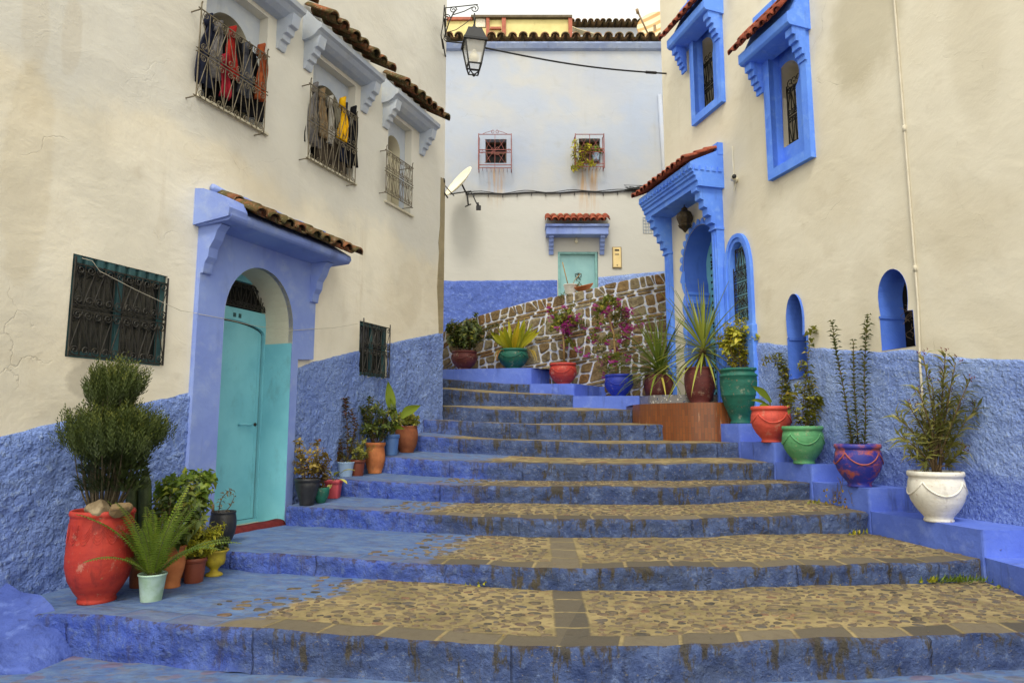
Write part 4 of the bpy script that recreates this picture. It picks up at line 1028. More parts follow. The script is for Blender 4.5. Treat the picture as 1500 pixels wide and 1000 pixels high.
G = MB(); grille(G, RF, w3n + .05, w3f - .05, z3b + .03, z3t - .42, -.03, 4, .20, .006, .045); grille(G, RF, w3n + .11, w3f - .11, z3t - .42, z3t - .12, -.03, 1, .2, .006, .04)
G.build('grille', M['iron'], w3o, recalc=False)
b = MB(); b.box(RF, w3n - .10, w3f + .08, -.02, .07, LZ[6] - .2, z3b - .03); b.build('apron', M['blue_vivid'], rh, bevel=.01)

# upper windows: blue surround, keyhole opening, stepped brackets, tiled hood
for (f0, f1, zb, ku, kz, rad, hw, kzb), (xn, yn, ybot, xw, yw), rc, seed in zip(KH, ENDW, rect, (11, 12)):
    zt = kz + rad + .42
    s_ = MB(); out_ = [(f0, zb), (f1, zb), (f1, zt + .35), (f0, zt + .35)]
    s_.ring(RF, out_, rc, -.002, .07); s_.band(RF, rc, .07, -.10)
    wo = s_.build('window', M['blue_vivid'], rh, recalc=False)
    kl = kh_loop(ku, kz, rad, hw, kzb)
    p_ = MB(); p_.sheet(RF, [(rc[0][0] - .01, rc[0][1] - .01), (rc[1][0] + .01, rc[1][1] - .01), (rc[2][0] + .01, rc[2][1] + .01), (rc[3][0] - .01, rc[3][1] + .01)], [kl], -.098)
    p_.build('recess_panel', M['blue_vivid'], wo, recalc=False)
    p_ = MB(); p_.band(RF, kl, -.097, -.42); p_.build('reveal', M['cream_right'], wo, recalc=False)
    p_ = MB(); p_.box(RF, ku - rad - .1, ku + rad + .1, -.45, -.42, kzb - .1, kz + rad + .1); p_.build('pane', M['reveal_cream'], wo)
    G = MB(); gt = kz - rad * .25; grille(G, RF, ku - hw + .01, ku + hw - .01, kzb + .01, gt, -.20, 2, .15, .0075, .04)
    for k in range(3): G.tube(spiral(RF, ku + (k - 1) * hw * .5, gt + .07, -.2, .06, -pi / 2, 1.2, 1 if k else -1), .006, 4)
    G.build('grille', M['iron'], wo, recalc=False)
    # hood
    WH = .30; hz0 = RF.hz(xn, ybot, WH); 
    h0, h1 = f0 - .04, RF.hu(1083 if seed == 11 else 978, 80 if seed == 11 else 52, WH)
    c = MB(); c.prof(RF, [(.0, hz0 - .02), (WH - .01, hz0), (WH + .02, hz0 + .03), (WH + .02, hz0 + .15), (WH - .06, hz0 + .20), (.07, hz0 + .55), (.0, hz0 + .60)], h0, h1)
    c.box(RF, h0 - .005, h1 + .005, -.01, .075, hz0 + .5, hz0 + .72)
    co = c.build('window_hood', M['blue_vivid'], wo.parent, bevel=.008)
    t = MB(); tiles(t, RF, h0 + .06, h1 + .02, (.06, hz0 + .56), (WH + .09, hz0 + .17), 7, .062, 2, .008, seed); t.build('roof_tiles', M['tile_red'], co, recalc=False)
    for a in (h0 + .02, h1 - .15):
        b = MB(); b.prof(RF, [(.06, hz0 - .005), (.06, hz0 - .40), (.09, hz0 - .40), (.09, hz0 - .33), (.125, hz0 - .33), (.125, hz0 - .26), (.16, hz0 - .26), (.16, hz0 - .18), (.20, hz0 - .18), (.20, hz0 - .10), (.245, hz0 - .10), (.245, hz0 - .005)], a, a + .13)
        b.build('bracket', M['blue_vivid'], co, bevel=.004)

# ---- portal
zsof = RF.hz(1024, 269, .44); zeave = RF.hz(1016, 236, .53); zcol = RF.hz(1048, 334, .17)
po = MB(); fld = [(pn + .06, zpb - .4), (pf - .02, zpb - .4), (pf - .02, zsof + .02), (pn + .06, zsof + .02)]
po.sheet(RF, fld, [portal_loop()], WF); po.band(RF, [(pn + .06, zpb - .4), (pn + .06, zsof)], 0, WF, closed=False); po.band(RF, [(pf - .02, zpb - .4), (pf - .02, zsof)], 0, WF, closed=False)
poo = po.build('portal', M['cream_right'], rh, recalc=False)
b = MB(); b.band(RF, portal_loop(), WF + .001, -.36); 
b.build('reveal', M['blue_smooth_vivid'] if 'blue_smooth_vivid' in M else M['niche_blue'], poo, recalc=False)
for k, (dz0, dz1, pr) in enumerate(((0, .035, .05), (.035, .10, .03), (.10, .14, .055), (.14, .20, .025))):
    pass
b = MB(); b.prof(Frame(RF.p(ocu + ohw, 0, 0), RF.n * -1, RF.u * -1), [(-.0, zcap - .10), (.02, zcap - .10), (.03, zcap - .06), (.05, zcap - .05), (.05, zcap - .0), (.035, zcap + .01), (.035, zcap + .07), (.055, zcap + .09), (.055, zcap + .13), (-.02, zcap + .14)], -.04, .34)
b.build('capital', M['blue_vivid'], poo, bevel=.004)
# scalloped trim round the arch
nA = 132; inn, out_ = [], []
a_ = math.acos(ohw / orad)
for k in range(nA + 1):
    t = lerp(-a_ * .2, pi + a_ * .2, k / nA); lob = abs(sin(pi * 15 * k / nA)) ** .8
    inn.append((ocu + (orad + .004) * cos(t), zspr + (orad + .004) * sin(t) * 1.12)); e = .004 + .085 * lob * (1 if lob > .35 else .1)
    out_.append((ocu + (orad + e) * cos(t), zspr + (orad + e) * sin(t) * 1.12))
def strip(lo, hi): 
    bb = MB(); n_ = len(lo)
    vs = [RF.p(a, WF + .004, b) for a, b in lo] + [RF.p(a, WF + .004, b) for a, b in hi] + [RF.p(a, WF + .018, b) for a, b in lo] + [RF.p(a, WF + .018, b) for a, b in hi]
    fs = []
    for i in range(n_ - 1): fs += [(2 * n_ + i, 2 * n_ + i + 1, 3 * n_ + i + 1, 3 * n_ + i), (i, i + 1, 2 * n_ + i + 1, 2 * n_ + i), (n_ + i, n_ + i + 1, 3 * n_ + i + 1, 3 * n_ + i)]
    bb.add(vs, fs); return bb
lo, hi = [], []
for k in range(61):
    z = lerp(zpb + .1, zspr - .05, k / 60); lob = abs(sin(pi * 6 * k / 60)) ** .8
    hi.append((ocu + ohw + (.05 if z > zcap + .3 else 0) + .004 + .085 * lob * (1 if lob > .35 else .1), z)); lo.append((ocu + ohw + .002, z))
strip(inn, out_).build('scallop_trim', M['blue_vivid'], poo, recalc=False); strip(lo, hi).build('scallop_trim', M['blue_vivid'], poo, recalc=False)
for a0, a1 in ((pn + .01, pn + .16), (pf - .16, pf)):
    b = MB(); b.box(RF, a0, a1, .0, .12, zpb - .5, zcol)
    b.box(RF, a0 + .035, a0 + .06, .118, .132, zpb - .4, zcol - .05); b.box(RF, a0 + .09, a0 + .115, .118, .132, zpb - .4, zcol - .05)
    b.box(RF, a0 - .012, a1 + .012, -.0, .15, zcol - .0, zcol + .04); b.build('column', M['blue_vivid'], poo, bevel=.006)
    H = zsof - zcol - .04; b = MB(); z0_ = zcol + .04; pts = [(.0, z0_), (.14, z0_)]
    steps = 5; 
    for k in range(steps):
        wv_ = .14 + (.42 - .14) * (k + 1) / steps; zz = z0_ + H * (k + .55) / steps - .02
        pts += [(pts[-1][0], zz), (wv_, zz + .015)]
    pts += [(.42, zsof), (0, zsof)]
    b.prof(RF, pts, a0 + .005, a1 - .005); b.build('bracket', M['blue_vivid'], poo, bevel=.005)
c = MB(); e0, e1 = pn - .04, pf + .04
zt_ = RF.hz(1066, 210)
dz = (zeave - zsof)
c.prof(RF, [(0, zsof), (.42, zsof), (.42, zsof + dz * .22), (.45, zsof + dz * .27), (.45, zsof + dz * .45), (.48, zsof + dz * .50), (.48, zsof + dz * .62), (.505, zsof + dz * .66), (.505, zsof + dz * .72), (.53, zsof + dz * .98), (.53, zsof + dz * 1.10), (.44, zsof + dz * 1.25), (.08, zt_ - .06), (0, zt_ - .04)], e0, e1)
c.box(RF, e0 - .006, e1 + .006, -.01, .09, zt_ - .12, zt_ + .06)
nd = 17
for k in range(nd):
    a = lerp(e0, e1 - .06, k / (nd - 1)); c.prof(RF, [(.50, zsof + dz * .73), (.535, zsof + dz * .80), (.535, zsof + dz * .95), (.50, zsof + dz * .95)], a, a + .06)
for k in range(5):
    w_ = .04 + k * .095; c.box(RF, e0 - .014, e0 + .01, w_, w_ + .06, zsof + dz * .74, zsof + dz * .95)
co = c.build('cornice', M['blue_vivid'], poo)
t = MB(); tiles(t, RF, e0 + .06, e1 + .03, (.05, zt_ - .04), (.60, zsof + dz * 1.17), 11, .068, 3, .008, 21); t.build('roof_tiles', M['tile_red'], poo, recalc=False)
# studded double door deep in the arch
b = MB(); b.box(RF, o0 - .15, o1 + .1, -.40, -.36, zpb - .35, zarc_top + .1)
for k in range(8): b.box(RF, lerp(o0 - .1, o1, k / 8) + .01, lerp(o0 - .1, o1, (k + 1) / 8) - .01, -.362, -.350, zpb - .3, zarc_top)
def stud(u, z, r=.022):
    c_ = RF.p(u, -.348, z); vs = [c_ + RF.n * .02]; n_ = 8
    for k in range(n_): vs.append(c_ + (RF.u * cos(2 * pi * k / n_) + Vector((0, 0, sin(2 * pi * k / n_)))) * r)
    b.add(vs, [(0, 1 + k, 1 + (k + 1) % n_) for k in range(n_)], 1, True)
for k in range(24): stud(o1 - .16, lerp(zpb + .1, zarc_top - .35, k / 23)); stud(ocu - .05, lerp(zpb + .1, zarc_top - .1, k / 23))
for zz in (.5, 1.0, 1.45, 1.75):
    for k in range(9): stud(lerp(ocu - .05, o1 - .16, k / 8), zpb + zz)
for k in range(14):
    a = lerp(0, pi / 2, k / 13); stud(ocu + (orad - .17) * cos(a), zspr + (orad - .14) * sin(a) * 1.1)
b.build('door', [M['teal'], M['black']], rh, recalc=False)
# tiled landing and mosaic doorstep in front of the portal
M['brown_tile'] = None
nn = N('brown_glazed_tile'); uv = nn.uv(); p = nn.pos(); br = nn.new('ShaderNodeTexBrick'); nn.put(br.inputs['Vector'], uv)
br.offset = .5; br.inputs['Scale'].default_value = 1; br.inputs['Brick Width'].default_value = .16; br.inputs['Row Height'].default_value = .042; br.inputs['Mortar Size'].default_value = .0035
br.inputs['Color1'].default_value = S(128, 72, 32); br.inputs['Color2'].default_value = S(106, 58, 28); br.inputs['Mortar'].default_value = S(90, 62, 40)
col = nn.mix(nn.m('MULTIPLY', nn.ss(nn.noise(p, 5, 5, .7), .5, .72), .5), br.outputs[0], S(104, 62, 34)); col = nn.mix(nn.m('MULTIPLY', nn.ss(nn.noise(nn.map(p, (8, 8, .8)), 1.5, 4), .64, .72), .7), col, S(190, 160, 130))
M['brown_tile'] = nn.done(col, .4, nn.bump(br.outputs['Fac'], -.3, .006), .5)
nn = N('mosaic_tile'); p = nn.pos(); ck = nn.new('ShaderNodeTexChecker'); nn.put(ck.inputs[0], p); ck.inputs['Scale'].default_value = 22; ck.inputs[1].default_value = S(206, 202, 190); ck.inputs[2].default_value = S(44, 62, 100)
d_, vc = nn.vor(p, 26); col = nn.mix(nn.ss(d_, .3, .36), ck.outputs[0], S(120, 118, 116)); col = nn.mix(.25, col, S(90, 90, 90)); M['mosaic'] = nn.done(col, .35, None, .5)
front = [at(927, 596, 10.05), at(938, 594, 9.75), at(960, 592, 9.5), at(985, 590, 9.3), at(1012, 589, 9.15), at(1045, 588, 9.05), at(1072, 587, 9.1)]
zl_ = at(985, 590, 9.3).z; ZLAND = zl_
ld = MB(); uvs = []; L = 0; sm_ = []
for a, b_ in zip(front, front[1:]):
    for k in range(4): sm_.append(a.lerp(b_, k / 4))
sm_.append(front[-1])
for i, q in enumerate(sm_):
    if i: L += (q - sm_[i - 1]).length
    for z in (zl_ - .62, zl_): ld.v.append(Vector((q.x, q.y, z))); ld.r.append(0); uvs.append((z, L))
for i in range(len(sm_) - 1): a = 2 * i; ld.f.append([a, a + 2, a + 3, a + 1]); ld.m.append(0); ld.s.append(True)
nF = len(ld.v); back_ = [Vector((wallx(8.9) + .1, 9.1, zl_)), Vector((wallx(10.9), 11.0, zl_)), Vector((sm_[0].x, 10.9, zl_))]
topv = [Vector((q.x, q.y, zl_)) for q in sm_] + back_
for v in topv: ld.v.append(v); ld.r.append(0); uvs.append((v.x, v.y))
for t3 in tessellate_polygon([topv]): ld.f.append([nF + i for i in t3]); ld.m.append(0); ld.s.append(False)
# closing sides
ld.add([sm_[0], back_[2], back_[2] - Vector((0, 0, .6)), Vector((sm_[0].x, sm_[0].y, zl_ - .62))], [(0, 1, 2, 3)]); uvs += [(0, 0)] * 4
ld.uv = uvs
lo_ = thing('landing', (sm_[8].x, 9.8, zl_ - .6), 'curved landing faced with narrow brown tiles before the portal', 'landing')
ld.build('platform', M['brown_tile'], lo_, recalc=False)
ms = MB(); cst = at(1012, 586, 9.95); pts = [Vector((cst.x + .62 * cos(pi + pi * k / 14) , cst.y + .30 * sin(pi + pi * k / 14), zl_ + .002)) for k in range(15)] + [Vector((cst.x + .62, 10.6, zl_ + .002)), Vector((cst.x - .62, 10.6, zl_ + .002))]
ms.prism(pts, (0, 0, .13)); ms.build('mosaic_step', M['mosaic'], lo_)
# drainpipe, security camera, hanging lantern
dp = MB(); u_, z_ = RF.hit(1345, 480, .03)
zzs = [8.9, 6, 4, 3.2, 2.6, 2.0, 1.5, RF.hz(1355, 735, .04)]
dp.tube([RF.p(u_ - .0, .012 + (.03 if zq < RF.hz(1345, 520) else 0), zq) for zq in zzs], .011, 8)
for zq in (2.9, 4.3): dp.tube([RF.p(u_, .012, zq), RF.p(u_, .012, zq + .06)], .017, 8)
tag(dp.build('drainpipe', simple('cream_pipe', S(200, 193, 174), S(190, 182, 160), .7, 6, .05)), 'thin cream drainpipe running down the right house behind the oleander', 'pipe')
sc = thing('security_camera', RF.p(RF.hu(1072, 268), 0, RF.hz(1072, 268)), 'small white security camera on the wall beside the blue portal', 'camera')
cu_, cz_ = RF.hit(1074, 266, .02)
b = MB(); b.tube([RF.p(cu_ - .06, .0, cz_), RF.p(cu_ - .06, .04, cz_)], .035, 12); b.tube([RF.p(cu_ - .06, .03, cz_), RF.p(cu_ - .04, .08, cz_)], .014, 8); b.build('mount', M['white_metal'], sc)
b = MB(); b.tube([RF.p(cu_ - .08, .07, cz_ + .008), RF.p(cu_ - .19, .13, cz_ - .008)], .036, 14); b.tube([RF.p(cu_ - .185, .128, cz_ - .008), RF.p(cu_ - .205, .138, cz_ - .01)], .030, 14, 1); b.build('camera_body', [M['white_metal'], M['black']], sc)
b = MB(); b.tube([RF.p(cu_ - .06, .02, cz_ - .03), RF.p(cu_ - .05, .05, cz_ - .16), RF.p(cu_ - .02, .02, cz_ - .12), RF.p(cu_ - .0, .01, cz_ + .1), RF.p(cu_ + .0, .01, zt_ - .1)], .006, 5); b.build('cable', M['white_metal'], sc)
lt = at(1003, 321, 10.15); hl = thing('hanging_lantern', lt - Vector((0, 0, .25)), 'dark pierced metal lantern hanging under the blue portal roof', 'lantern')
b = MB(); b.lathe(lt, [(.0, -.215), (.02, -.20), (.05, -.16), (.10, -.12), (.105, -.10), (.09, -.09), (.125, .0), (.13, .03), (.11, .09), (.06, .13), (.045, .15), (.05, .165), (.02, .19), (.0, .195)], 8)
for f in range(len(b.s)): b.s[f] = False
b.build('shade', simple('dark_brass', S(70, 56, 34), S(44, 38, 28), .5, 30, .6, .4, .5, S(110, 92, 52), .5), hl)
b = MB(); b.tube([lt + Vector((0, 0, .19)), Vector((lt.x, lt.y, zsof))], .008, 5); b.build('chain', M['iron'], hl)
# ------------------------------------------------------------------ far house across the top of the stairs
bh = thing('house', (1.0, 15.2, 3.2), 'pale blue washed house facing down the stairs from the top', 'house')
bx0, bx1 = -3.2, 5.2; bzt = BF.hz(750, 66)
wA = [BF.hit(711, 239), BF.hit(742, 239), BF.hit(742, 204), BF.hit(711, 204)]
wB = [BF.hit(848, 239), BF.hit(879, 239), BF.hit(879, 203), BF.hit(848, 203)]
dr_ = [BF.hit(818, 470), BF.hit(876, 470), BF.hit(876, 369), BF.hit(818, 369)]
wl = MB(); wl.sheet(BF, [(bx0, 2.8), (bx1, 2.8), (bx1, bzt), (bx0, bzt)], [wA, wB, dr_])
for h_ in (wA, wB): wl.band(BF, h_, 0, -.22)
wl.band(BF, dr_, 0, -.05)
for x in (bx0, bx1): wl.add([BF.p(x, 0, 2.8), BF.p(x, -3.5, 2.8), BF.p(x, -3.5, bzt), BF.p(x, 0, bzt)], [(0, 1, 2, 3)])
wl.add([BF.p(bx0, 0, bzt), BF.p(bx1, 0, bzt), BF.p(bx1, -3.5, bzt), BF.p(bx0, -3.5, bzt)], [(0, 1, 2, 3)])
wl.build('wall', M['white_back'], bh, recalc=False)
dtop = [BF.hit(*q) for q in ((560, 411), (650, 410), (816, 409), (876, 405), (960, 397), (1010, 392))]
dado(BF, bx0 + .3, dr_[0][0] - .02, lambda u: interp(dtop, u), 3.0, bh, M['blue_rough_back'], .016, .02, .045)
dado(BF, dr_[1][0] + .02, bx1, lambda u: interp(dtop, u), 3.0, bh, M['blue_rough_right'], .016, .02, .045)
# eaves: a blue plaster band and a row of roof tiles
c = MB(); c.prof(BF, [(0, bzt - .16), (.08, bzt - .13), (.14, bzt - .04), (.14, bzt), (0, bzt)], bx0, bx1); c.build('eaves_band', rough_paint('eaves_blue', S(150, 164, 196), S(128, 144, 186), S(170, 180, 200), S(110, 110, 116), 6, .3, .5), bh)
t = MB(); tiles(t, BF, bx0, bx1, (-.25, bzt + .13), (.24, bzt + .045), 34, .105, 1, .014, 31); t.build('roof_tiles', M['tile_brown'], bh, recalc=False)
for h_, cage, plant in ((wA, (701, 749, 197, 246), False), (wB, (843, 885, 197, 244), True)):
    b = MB(); b.box(BF, h_[0][0] - .02, h_[1][0] + .02, -.26, -.22, h_[0][1] - .02, h_[2][1] + .02); wo = b.build('window', M['dark'] if not plant else M['wood_dark'], bh)
    b = MB(); u0, u1, z0, z1 = h_[0][0], h_[1][0], h_[0][1], h_[2][1]
    for a in (u0, u1 - .035): b.box(BF, a, a + .035, -.22, -.17, z0, z1)
    for z in (z0, z1 - .035, (z0 + z1) / 2): b.box(BF, u0 + .036, u1 - .036, -.22, -.172, z, z + .035)
    b.build('frame', M['wood_dark'], wo)
    a0, a1 = BF.hu(cage[0], 220, .22), BF.hu(cage[1], 220, .22); y1, y0 = BF.hz(725, cage[2], .22), BF.hz(725, cage[3], .22)
    G = MB(); n = 6
    for a in (a0, a1):
        for w_ in (0, .22): G.tube([BF.p(a, w_, y0 - .03), BF.p(a, w_, y1 + .02)], .013, 4)
        for z in (y0, y1, (y0 + y1) / 2): G.tube([BF.p(a, 0, z), BF.p(a, .22, z)], .009, 4)
    for z in (y0, y0 + .07, lerp(y0, y1, .46), lerp(y0, y1, .54), y1): G.tube([BF.p(a0, .22, z), BF.p(a1, .22, z)], .010, 4)
    am = (a0 + a1) / 2; zm = (y0 + y1) / 2; hw = (a1 - a0) / 2
    G.tube([BF.p(am, .22, y0), BF.p(am, .22, y1)], .008, 4)
    for sx in (-1, 1):
        for sz in (-1, 1):
            G.tube([BF.p(am + sx * .06, .22, zm + sz * .05), BF.p(am + sx * hw * .62, .22, zm + sz * .28), BF.p(am + sx * hw * .25, .22, zm + sz * .28), BF.p(am + sx * .2, .22, zm + sz * .05)], .006, 4)
            G.tube(spiral(BF, am + sx * .05, zm + sz * .05, .22, .05, 0, 1, sx * sz), .006, 4)
        G.tube(spiral(BF, am + sx * hw * .82, zm, .22, .06, 0, 1.2, sx), .006, 4)
        if not plant: G.tube([BF.p(am + sx * hw * .8, .22, y1), BF.p(am + sx * hw * .5, .22, y1 + .05), BF.p(am + sx * .05, .22, y1 + .09)] + spiral(BF, am + sx * .06, y1 + .06, .22, .05, pi / 2, 1, sx), .006, 4)
    for k in range(9): G.tube([BF.p(lerp(a0, a1, k / 8), .0, y0), BF.p(lerp(a0, a1, k / 8), .22, y0)], .006, 4)
    G.build('grille', M['iron_red'], wo, recalc=False)
# door, hood with red tiles, letter plate, vent block
b = MB(); b.prism([BF.p(a, -.05, z) for a, z in dr_], BF.n * -.04); do = b.build('door', M['teal_pale'], bh)
b = MB()
for (a, b0, b1) in ((dr_[0][0], 0, 0), (dr_[1][0] - .05, 0, 0)): b.box(BF, a, a + .05, -.05, .012, dr_[0][1], dr_[2][1])
b.box(BF, dr_[0][0] + .051, dr_[1][0] - .051, -.05, .010, dr_[2][1] - .05, dr_[2][1]); b.build('frame', simple('teal_frame', S(120, 168, 166), None, .5), do)
b = MB(); u_, z_ = BF.hit(847, 404, -.04)
for s_ in (-1, 1): b.tube([BF.p(u_, -.035, z_ + .06), BF.p(u_ + s_ * .07, -.03, z_ + .04), BF.p(u_ + s_ * .06, -.03, z_ - .02), BF.p(u_ + s_ * .02, -.03, z_ - .05), BF.p(u_ + s_ * .05, -.03, z_ - .1)], .008, 5)
b.tube([BF.p(u_, -.03, z_ + .05), BF.p(u_, -.03, z_ - .05)], .014, 6); b.build('knocker', M['iron'], do)
ho = MB(); h0, h1 = BF.hu(799, 345, .3), BF.hu(893, 345, .3); hz0, hz1 = BF.hz(845, 343, .3), BF.hz(845, 332, .3)
ho.box(BF, h0 + .02, h1 - .02, 0, .30, hz0, hz1); ho.box(BF, h0, h1, 0, .34, hz1 + .001, hz1 + .06); hh = ho.build('door_hood', M['blue_smooth'], bh, bevel=.012)
t = MB(); tiles(t, BF, h0 + .06, h1 - .06, (.04, hz1 + .30), (.40, hz1 + .09), 9, .078, 2, .012, 41); t.build('roof_tiles', M['tile_red'], hh, recalc=False)
cap_ = MB(); cap_.tube([BF.p(lerp(h0 + .05, h1 - .05, k / 10), .02, hz1 + .33 + .01 * (k % 2)) for k in range(11)], .05, 6); cap_.build('mortar_ridge', simple('mossy_mortar', S(150, 144, 120), S(100, 92, 70), .9, 14, .5), hh)
for a in (h0 + .09, h1 - .19):
    b = MB(); b.prof(BF, [(x * 1.0, y * 1.15 + hz0) for x, y in SCALLOP], a, a + .10); b.build('bracket', M['blue_smooth'], hh, bevel=.005)
b = MB(); b.tube([BF.p(BF.hu(844, 345), .01, BF.hz(844, 345)), BF.p(BF.hu(844, 345), .03, BF.hz(844, 349))], .022, 8, 0); b.lathe(BF.p(BF.hu(844, 352), .05, BF.hz(844, 354)), [(0, -.05), (.03, -.03), (.04, .0), (.025, .04), (.025, .07), (0, .07)], 12, 1); 
b.build('door_lamp', [M['black'], M['white_metal']], bh)
u0, z0 = BF.hit(897, 393); u1, z1 = BF.hit(910, 362)
mb_ = thing('meter_box', BF.p((u0 + u1) / 2, 0, z0), 'tall narrow cream meter box on the far house right of its door', 'meter box')
b = MB(); b.box(BF, u0, u1, -.01, .03, z0, z1); b.build('frame', simple('box_frame', S(150, 132, 96), None, .5), mb_, bevel=.004)
b = MB(); b.box(BF, u0 + .02, u1 - .02, .03, .045, z0 + .02, z1 - .02, 0); b.box(BF, u0 + .055, u1 - .055, .045, .049, z1 - .10, z1 - .065, 1); b.box(BF, u0 + .06, u1 - .06, .045, .048, z1 - .19, z1 - .165, 2)
b.tube([BF.p((u0 + u1) / 2, .045, z0 + .06), BF.p((u0 + u1) / 2, .05, z0 + .06)], .014, 8, 1); b.build('lid', [simple('box_cream', S(222, 198, 142), S(210, 186, 130), .5, 5, .05), M['black'], simple('box_slot', S(120, 110, 90), None)], mb_)
u0, z0 = BF.hit(942, 342); u1, z1 = BF.hit(966, 318); b = MB(); nu_, nv_ = 6, 5
b.box(BF, u0, u1, -.06, -.04, z0, z1, 1)
for k in range(nu_ + 1): a = lerp(u0, u1 - .02, k / nu_); b.box(BF, a, a + .014, -.04, .012, z0, z1)
for k in range(nv_ + 1):
    a = lerp(z0, z1 - .02, k / nv_)
    for q in range(nu_): x = lerp(u0, u1 - .02, q / nu_) + .021; b.box(BF, x - .006, lerp(u0, u1 - .02, (q + 1) / nu_) - .001, -.04, .009, a, a + .012)
b.build('vent_grid', [simple('vent_block', S(150, 158, 168), S(130, 138, 150), .8), M['dark']], bh)
# white drain chase on the right of the wall
b = MB(); pA, pB = BF.hit(966, 140), BF.hit(975, 262); b.tube([BF.p(pA[0], .02, pA[1]), BF.p(pB[0] - .02, .02, pB[1]), BF.p(pB[0], .02, 3.5)], .055, 8)
b.build('pipe', M['white_back'], bh)
# cable along the wall, clips included
cb = MB(); pts = []
for k in range(25):
    x = lerp(684, 936, k / 24); pts.append(BF.p(*(lambda q: (q[0], .03, q[1] + .015 * sin(k * .9)))(BF.hit(x, 284.5 - (x - 684) * .018, .03))))
cb.tube(pts, .018, 6)
cb.tube([p + Vector((0, -.01, .03 + .02 * sin(i))) for i, p in enumerate(pts)], .009, 5)
for k in range(11): p_ = pts[k * 2 + 1]; cb.tube([p_ + Vector((0, .02, .02)), p_ + Vector((0, -.02, -.08))], .014, 4)
for k in range(7):
    rs = random.Random(k); q = pts[-2]; cb.tube([q + Vector((rs.uniform(-.2, .3), rs.uniform(-.1, .0), rs.uniform(-.06, .12))) for _ in range(5)], .008, 4)
tag(cb.build('wall_cable', M['black']), 'black cable clipped along the far house above the tiled door hood', 'cable')

# ------------------------------------------------------------------ roof terrace behind: glazed shelter, rear house, awning, dish
def TP(x, y, d=16.2): return at(x, y, d)
sh = thing('roof_shelter', TP(745, 66), 'yellow sheeted shelter with red frame on the far roof', 'shelter')
M['yellow_sheet'] = simple('yellow_sheet', S(206, 192, 128), S(190, 176, 112), .5, 2.2, .15, .3, 0, S(150, 132, 84), .5)
M['red_frame'] = simple('red_timber', S(160, 84, 56), S(138, 72, 50), .6, 10, .2)
TF = Frame((0, 16.2, 0), (1, 0, 0), (0, -1, 0))
def tb(b, x0, y0, x1, y1, w0, w1, m=0): u0, z0 = TF.hit(x0, y1); u1, z1 = TF.hit(x1, y0); b.box(TF, u0, u1, w0, w1, z0, z1, m)
b = MB(); tb(b, 600, 30, 700, 72, -.06, -.03); tb(b, 741, 28, 834, 72, -.06, -.03); tb(b, 716, 28, 735, 72, -.07, -.04); tb(b, 700, 40, 713, 72, -.07, -.04); b.box(TF, TF.hu(600, 50), TF.hu(836, 50), -1.5, -.08, 8.0, TF.hz(745, 28)); b.build('sheet', M['yellow_sheet'], sh)
b = MB(); tb(b, 600, 26, 692, 30, -.06, .03); tb(b, 712, 25, 717, 72, -.06, .03); tb(b, 735, 25, 741, 72, -.06, .035); tb(b, 833, 25, 838, 72, -.06, .03); tb(b, 718, 40, 734, 43, -.04, .02); tb(b, 757, 23, 822, 26, -.06, .028); tb(b, 718, 60, 734, 63, -.04, .02); b.build('frame', M['red_frame'], sh)
b = MB(); b.box(TF, TF.hu(690, 24), TF.hu(838, 24), -1.55, .06, TF.hz(745, 27), TF.hz(745, 24)); b.build('roof', simple('sheet_edge', S(96, 84, 62), None, .7), sh)
b = MB(); tb(b, 697, 26, 711, 39, -.05, -.02); b.build('curtain', simple('lace', S(222, 214, 192), None, .8, 40, .3), sh)
RFr = Frame((0, 18.5, 0), (1, 0, 0), (0, -1, 0))
r2 = thing('house', at(890, 66, 18.5), 'rear house whose brown tiled eaves show above the far roof', 'house')
b = MB(); u0, u1 = RFr.hu(842, 50), RFr.hu(1010, 50); zt2 = RFr.hz(890, 41); b.box(RFr, u0, u1, -3, 0, 7.0, zt2); b.build('wall', M['white_back'], r2)
t = MB(); tiles(t, RFr, u0 - .1, u1, (-.6, zt2 + .22), (.2, zt2 + .05), 19, .085, 1, .012, 51); t.build('roof_tiles', M['tile_brown'], r2, recalc=False)
aw = MB(); A = []
for j in range(7):
    for i in range(19):
        s_ = i / 18; x = lerp(838, 948, s_); y = 38 + 20 * sin(min(1, s_ * 1.25) * pi / 2) - 5 * max(0, s_ - .55) * 2 + j * .9
        p_ = at(x, y, 16.6 + j * .10); p_.z -= .06 * nz(p_, 2); A.append(p_)
aw.add(A, [(j * 19 + i, j * 19 + i + 1, (j + 1) * 19 + i + 1, (j + 1) * 19 + i) for j in range(6) for i in range(18)], 0, True)
ao = aw.build('awning', simple('pale_canvas', S(206, 196, 166), S(190, 180, 150), .8, 8, .3), recalc=False); md = ao.modifiers.new('thickness', 'SOLIDIFY'); md.thickness = .03
tag(ao, 'sagging pale canvas sheet strung beside the roof shelter', 'awning')
dark_ = MB(); dark_.box(TF, TF.hu(842, 60), TF.hu(1005, 60), -.9, -.75, bzt, TF.hz(890, 57)); tag(dark_.build('parapet', simple('dark_parapet', S(104, 108, 120), S(84, 84, 88), .9)), 'low dark parapet on the far roof under the canvas', 'parapet')
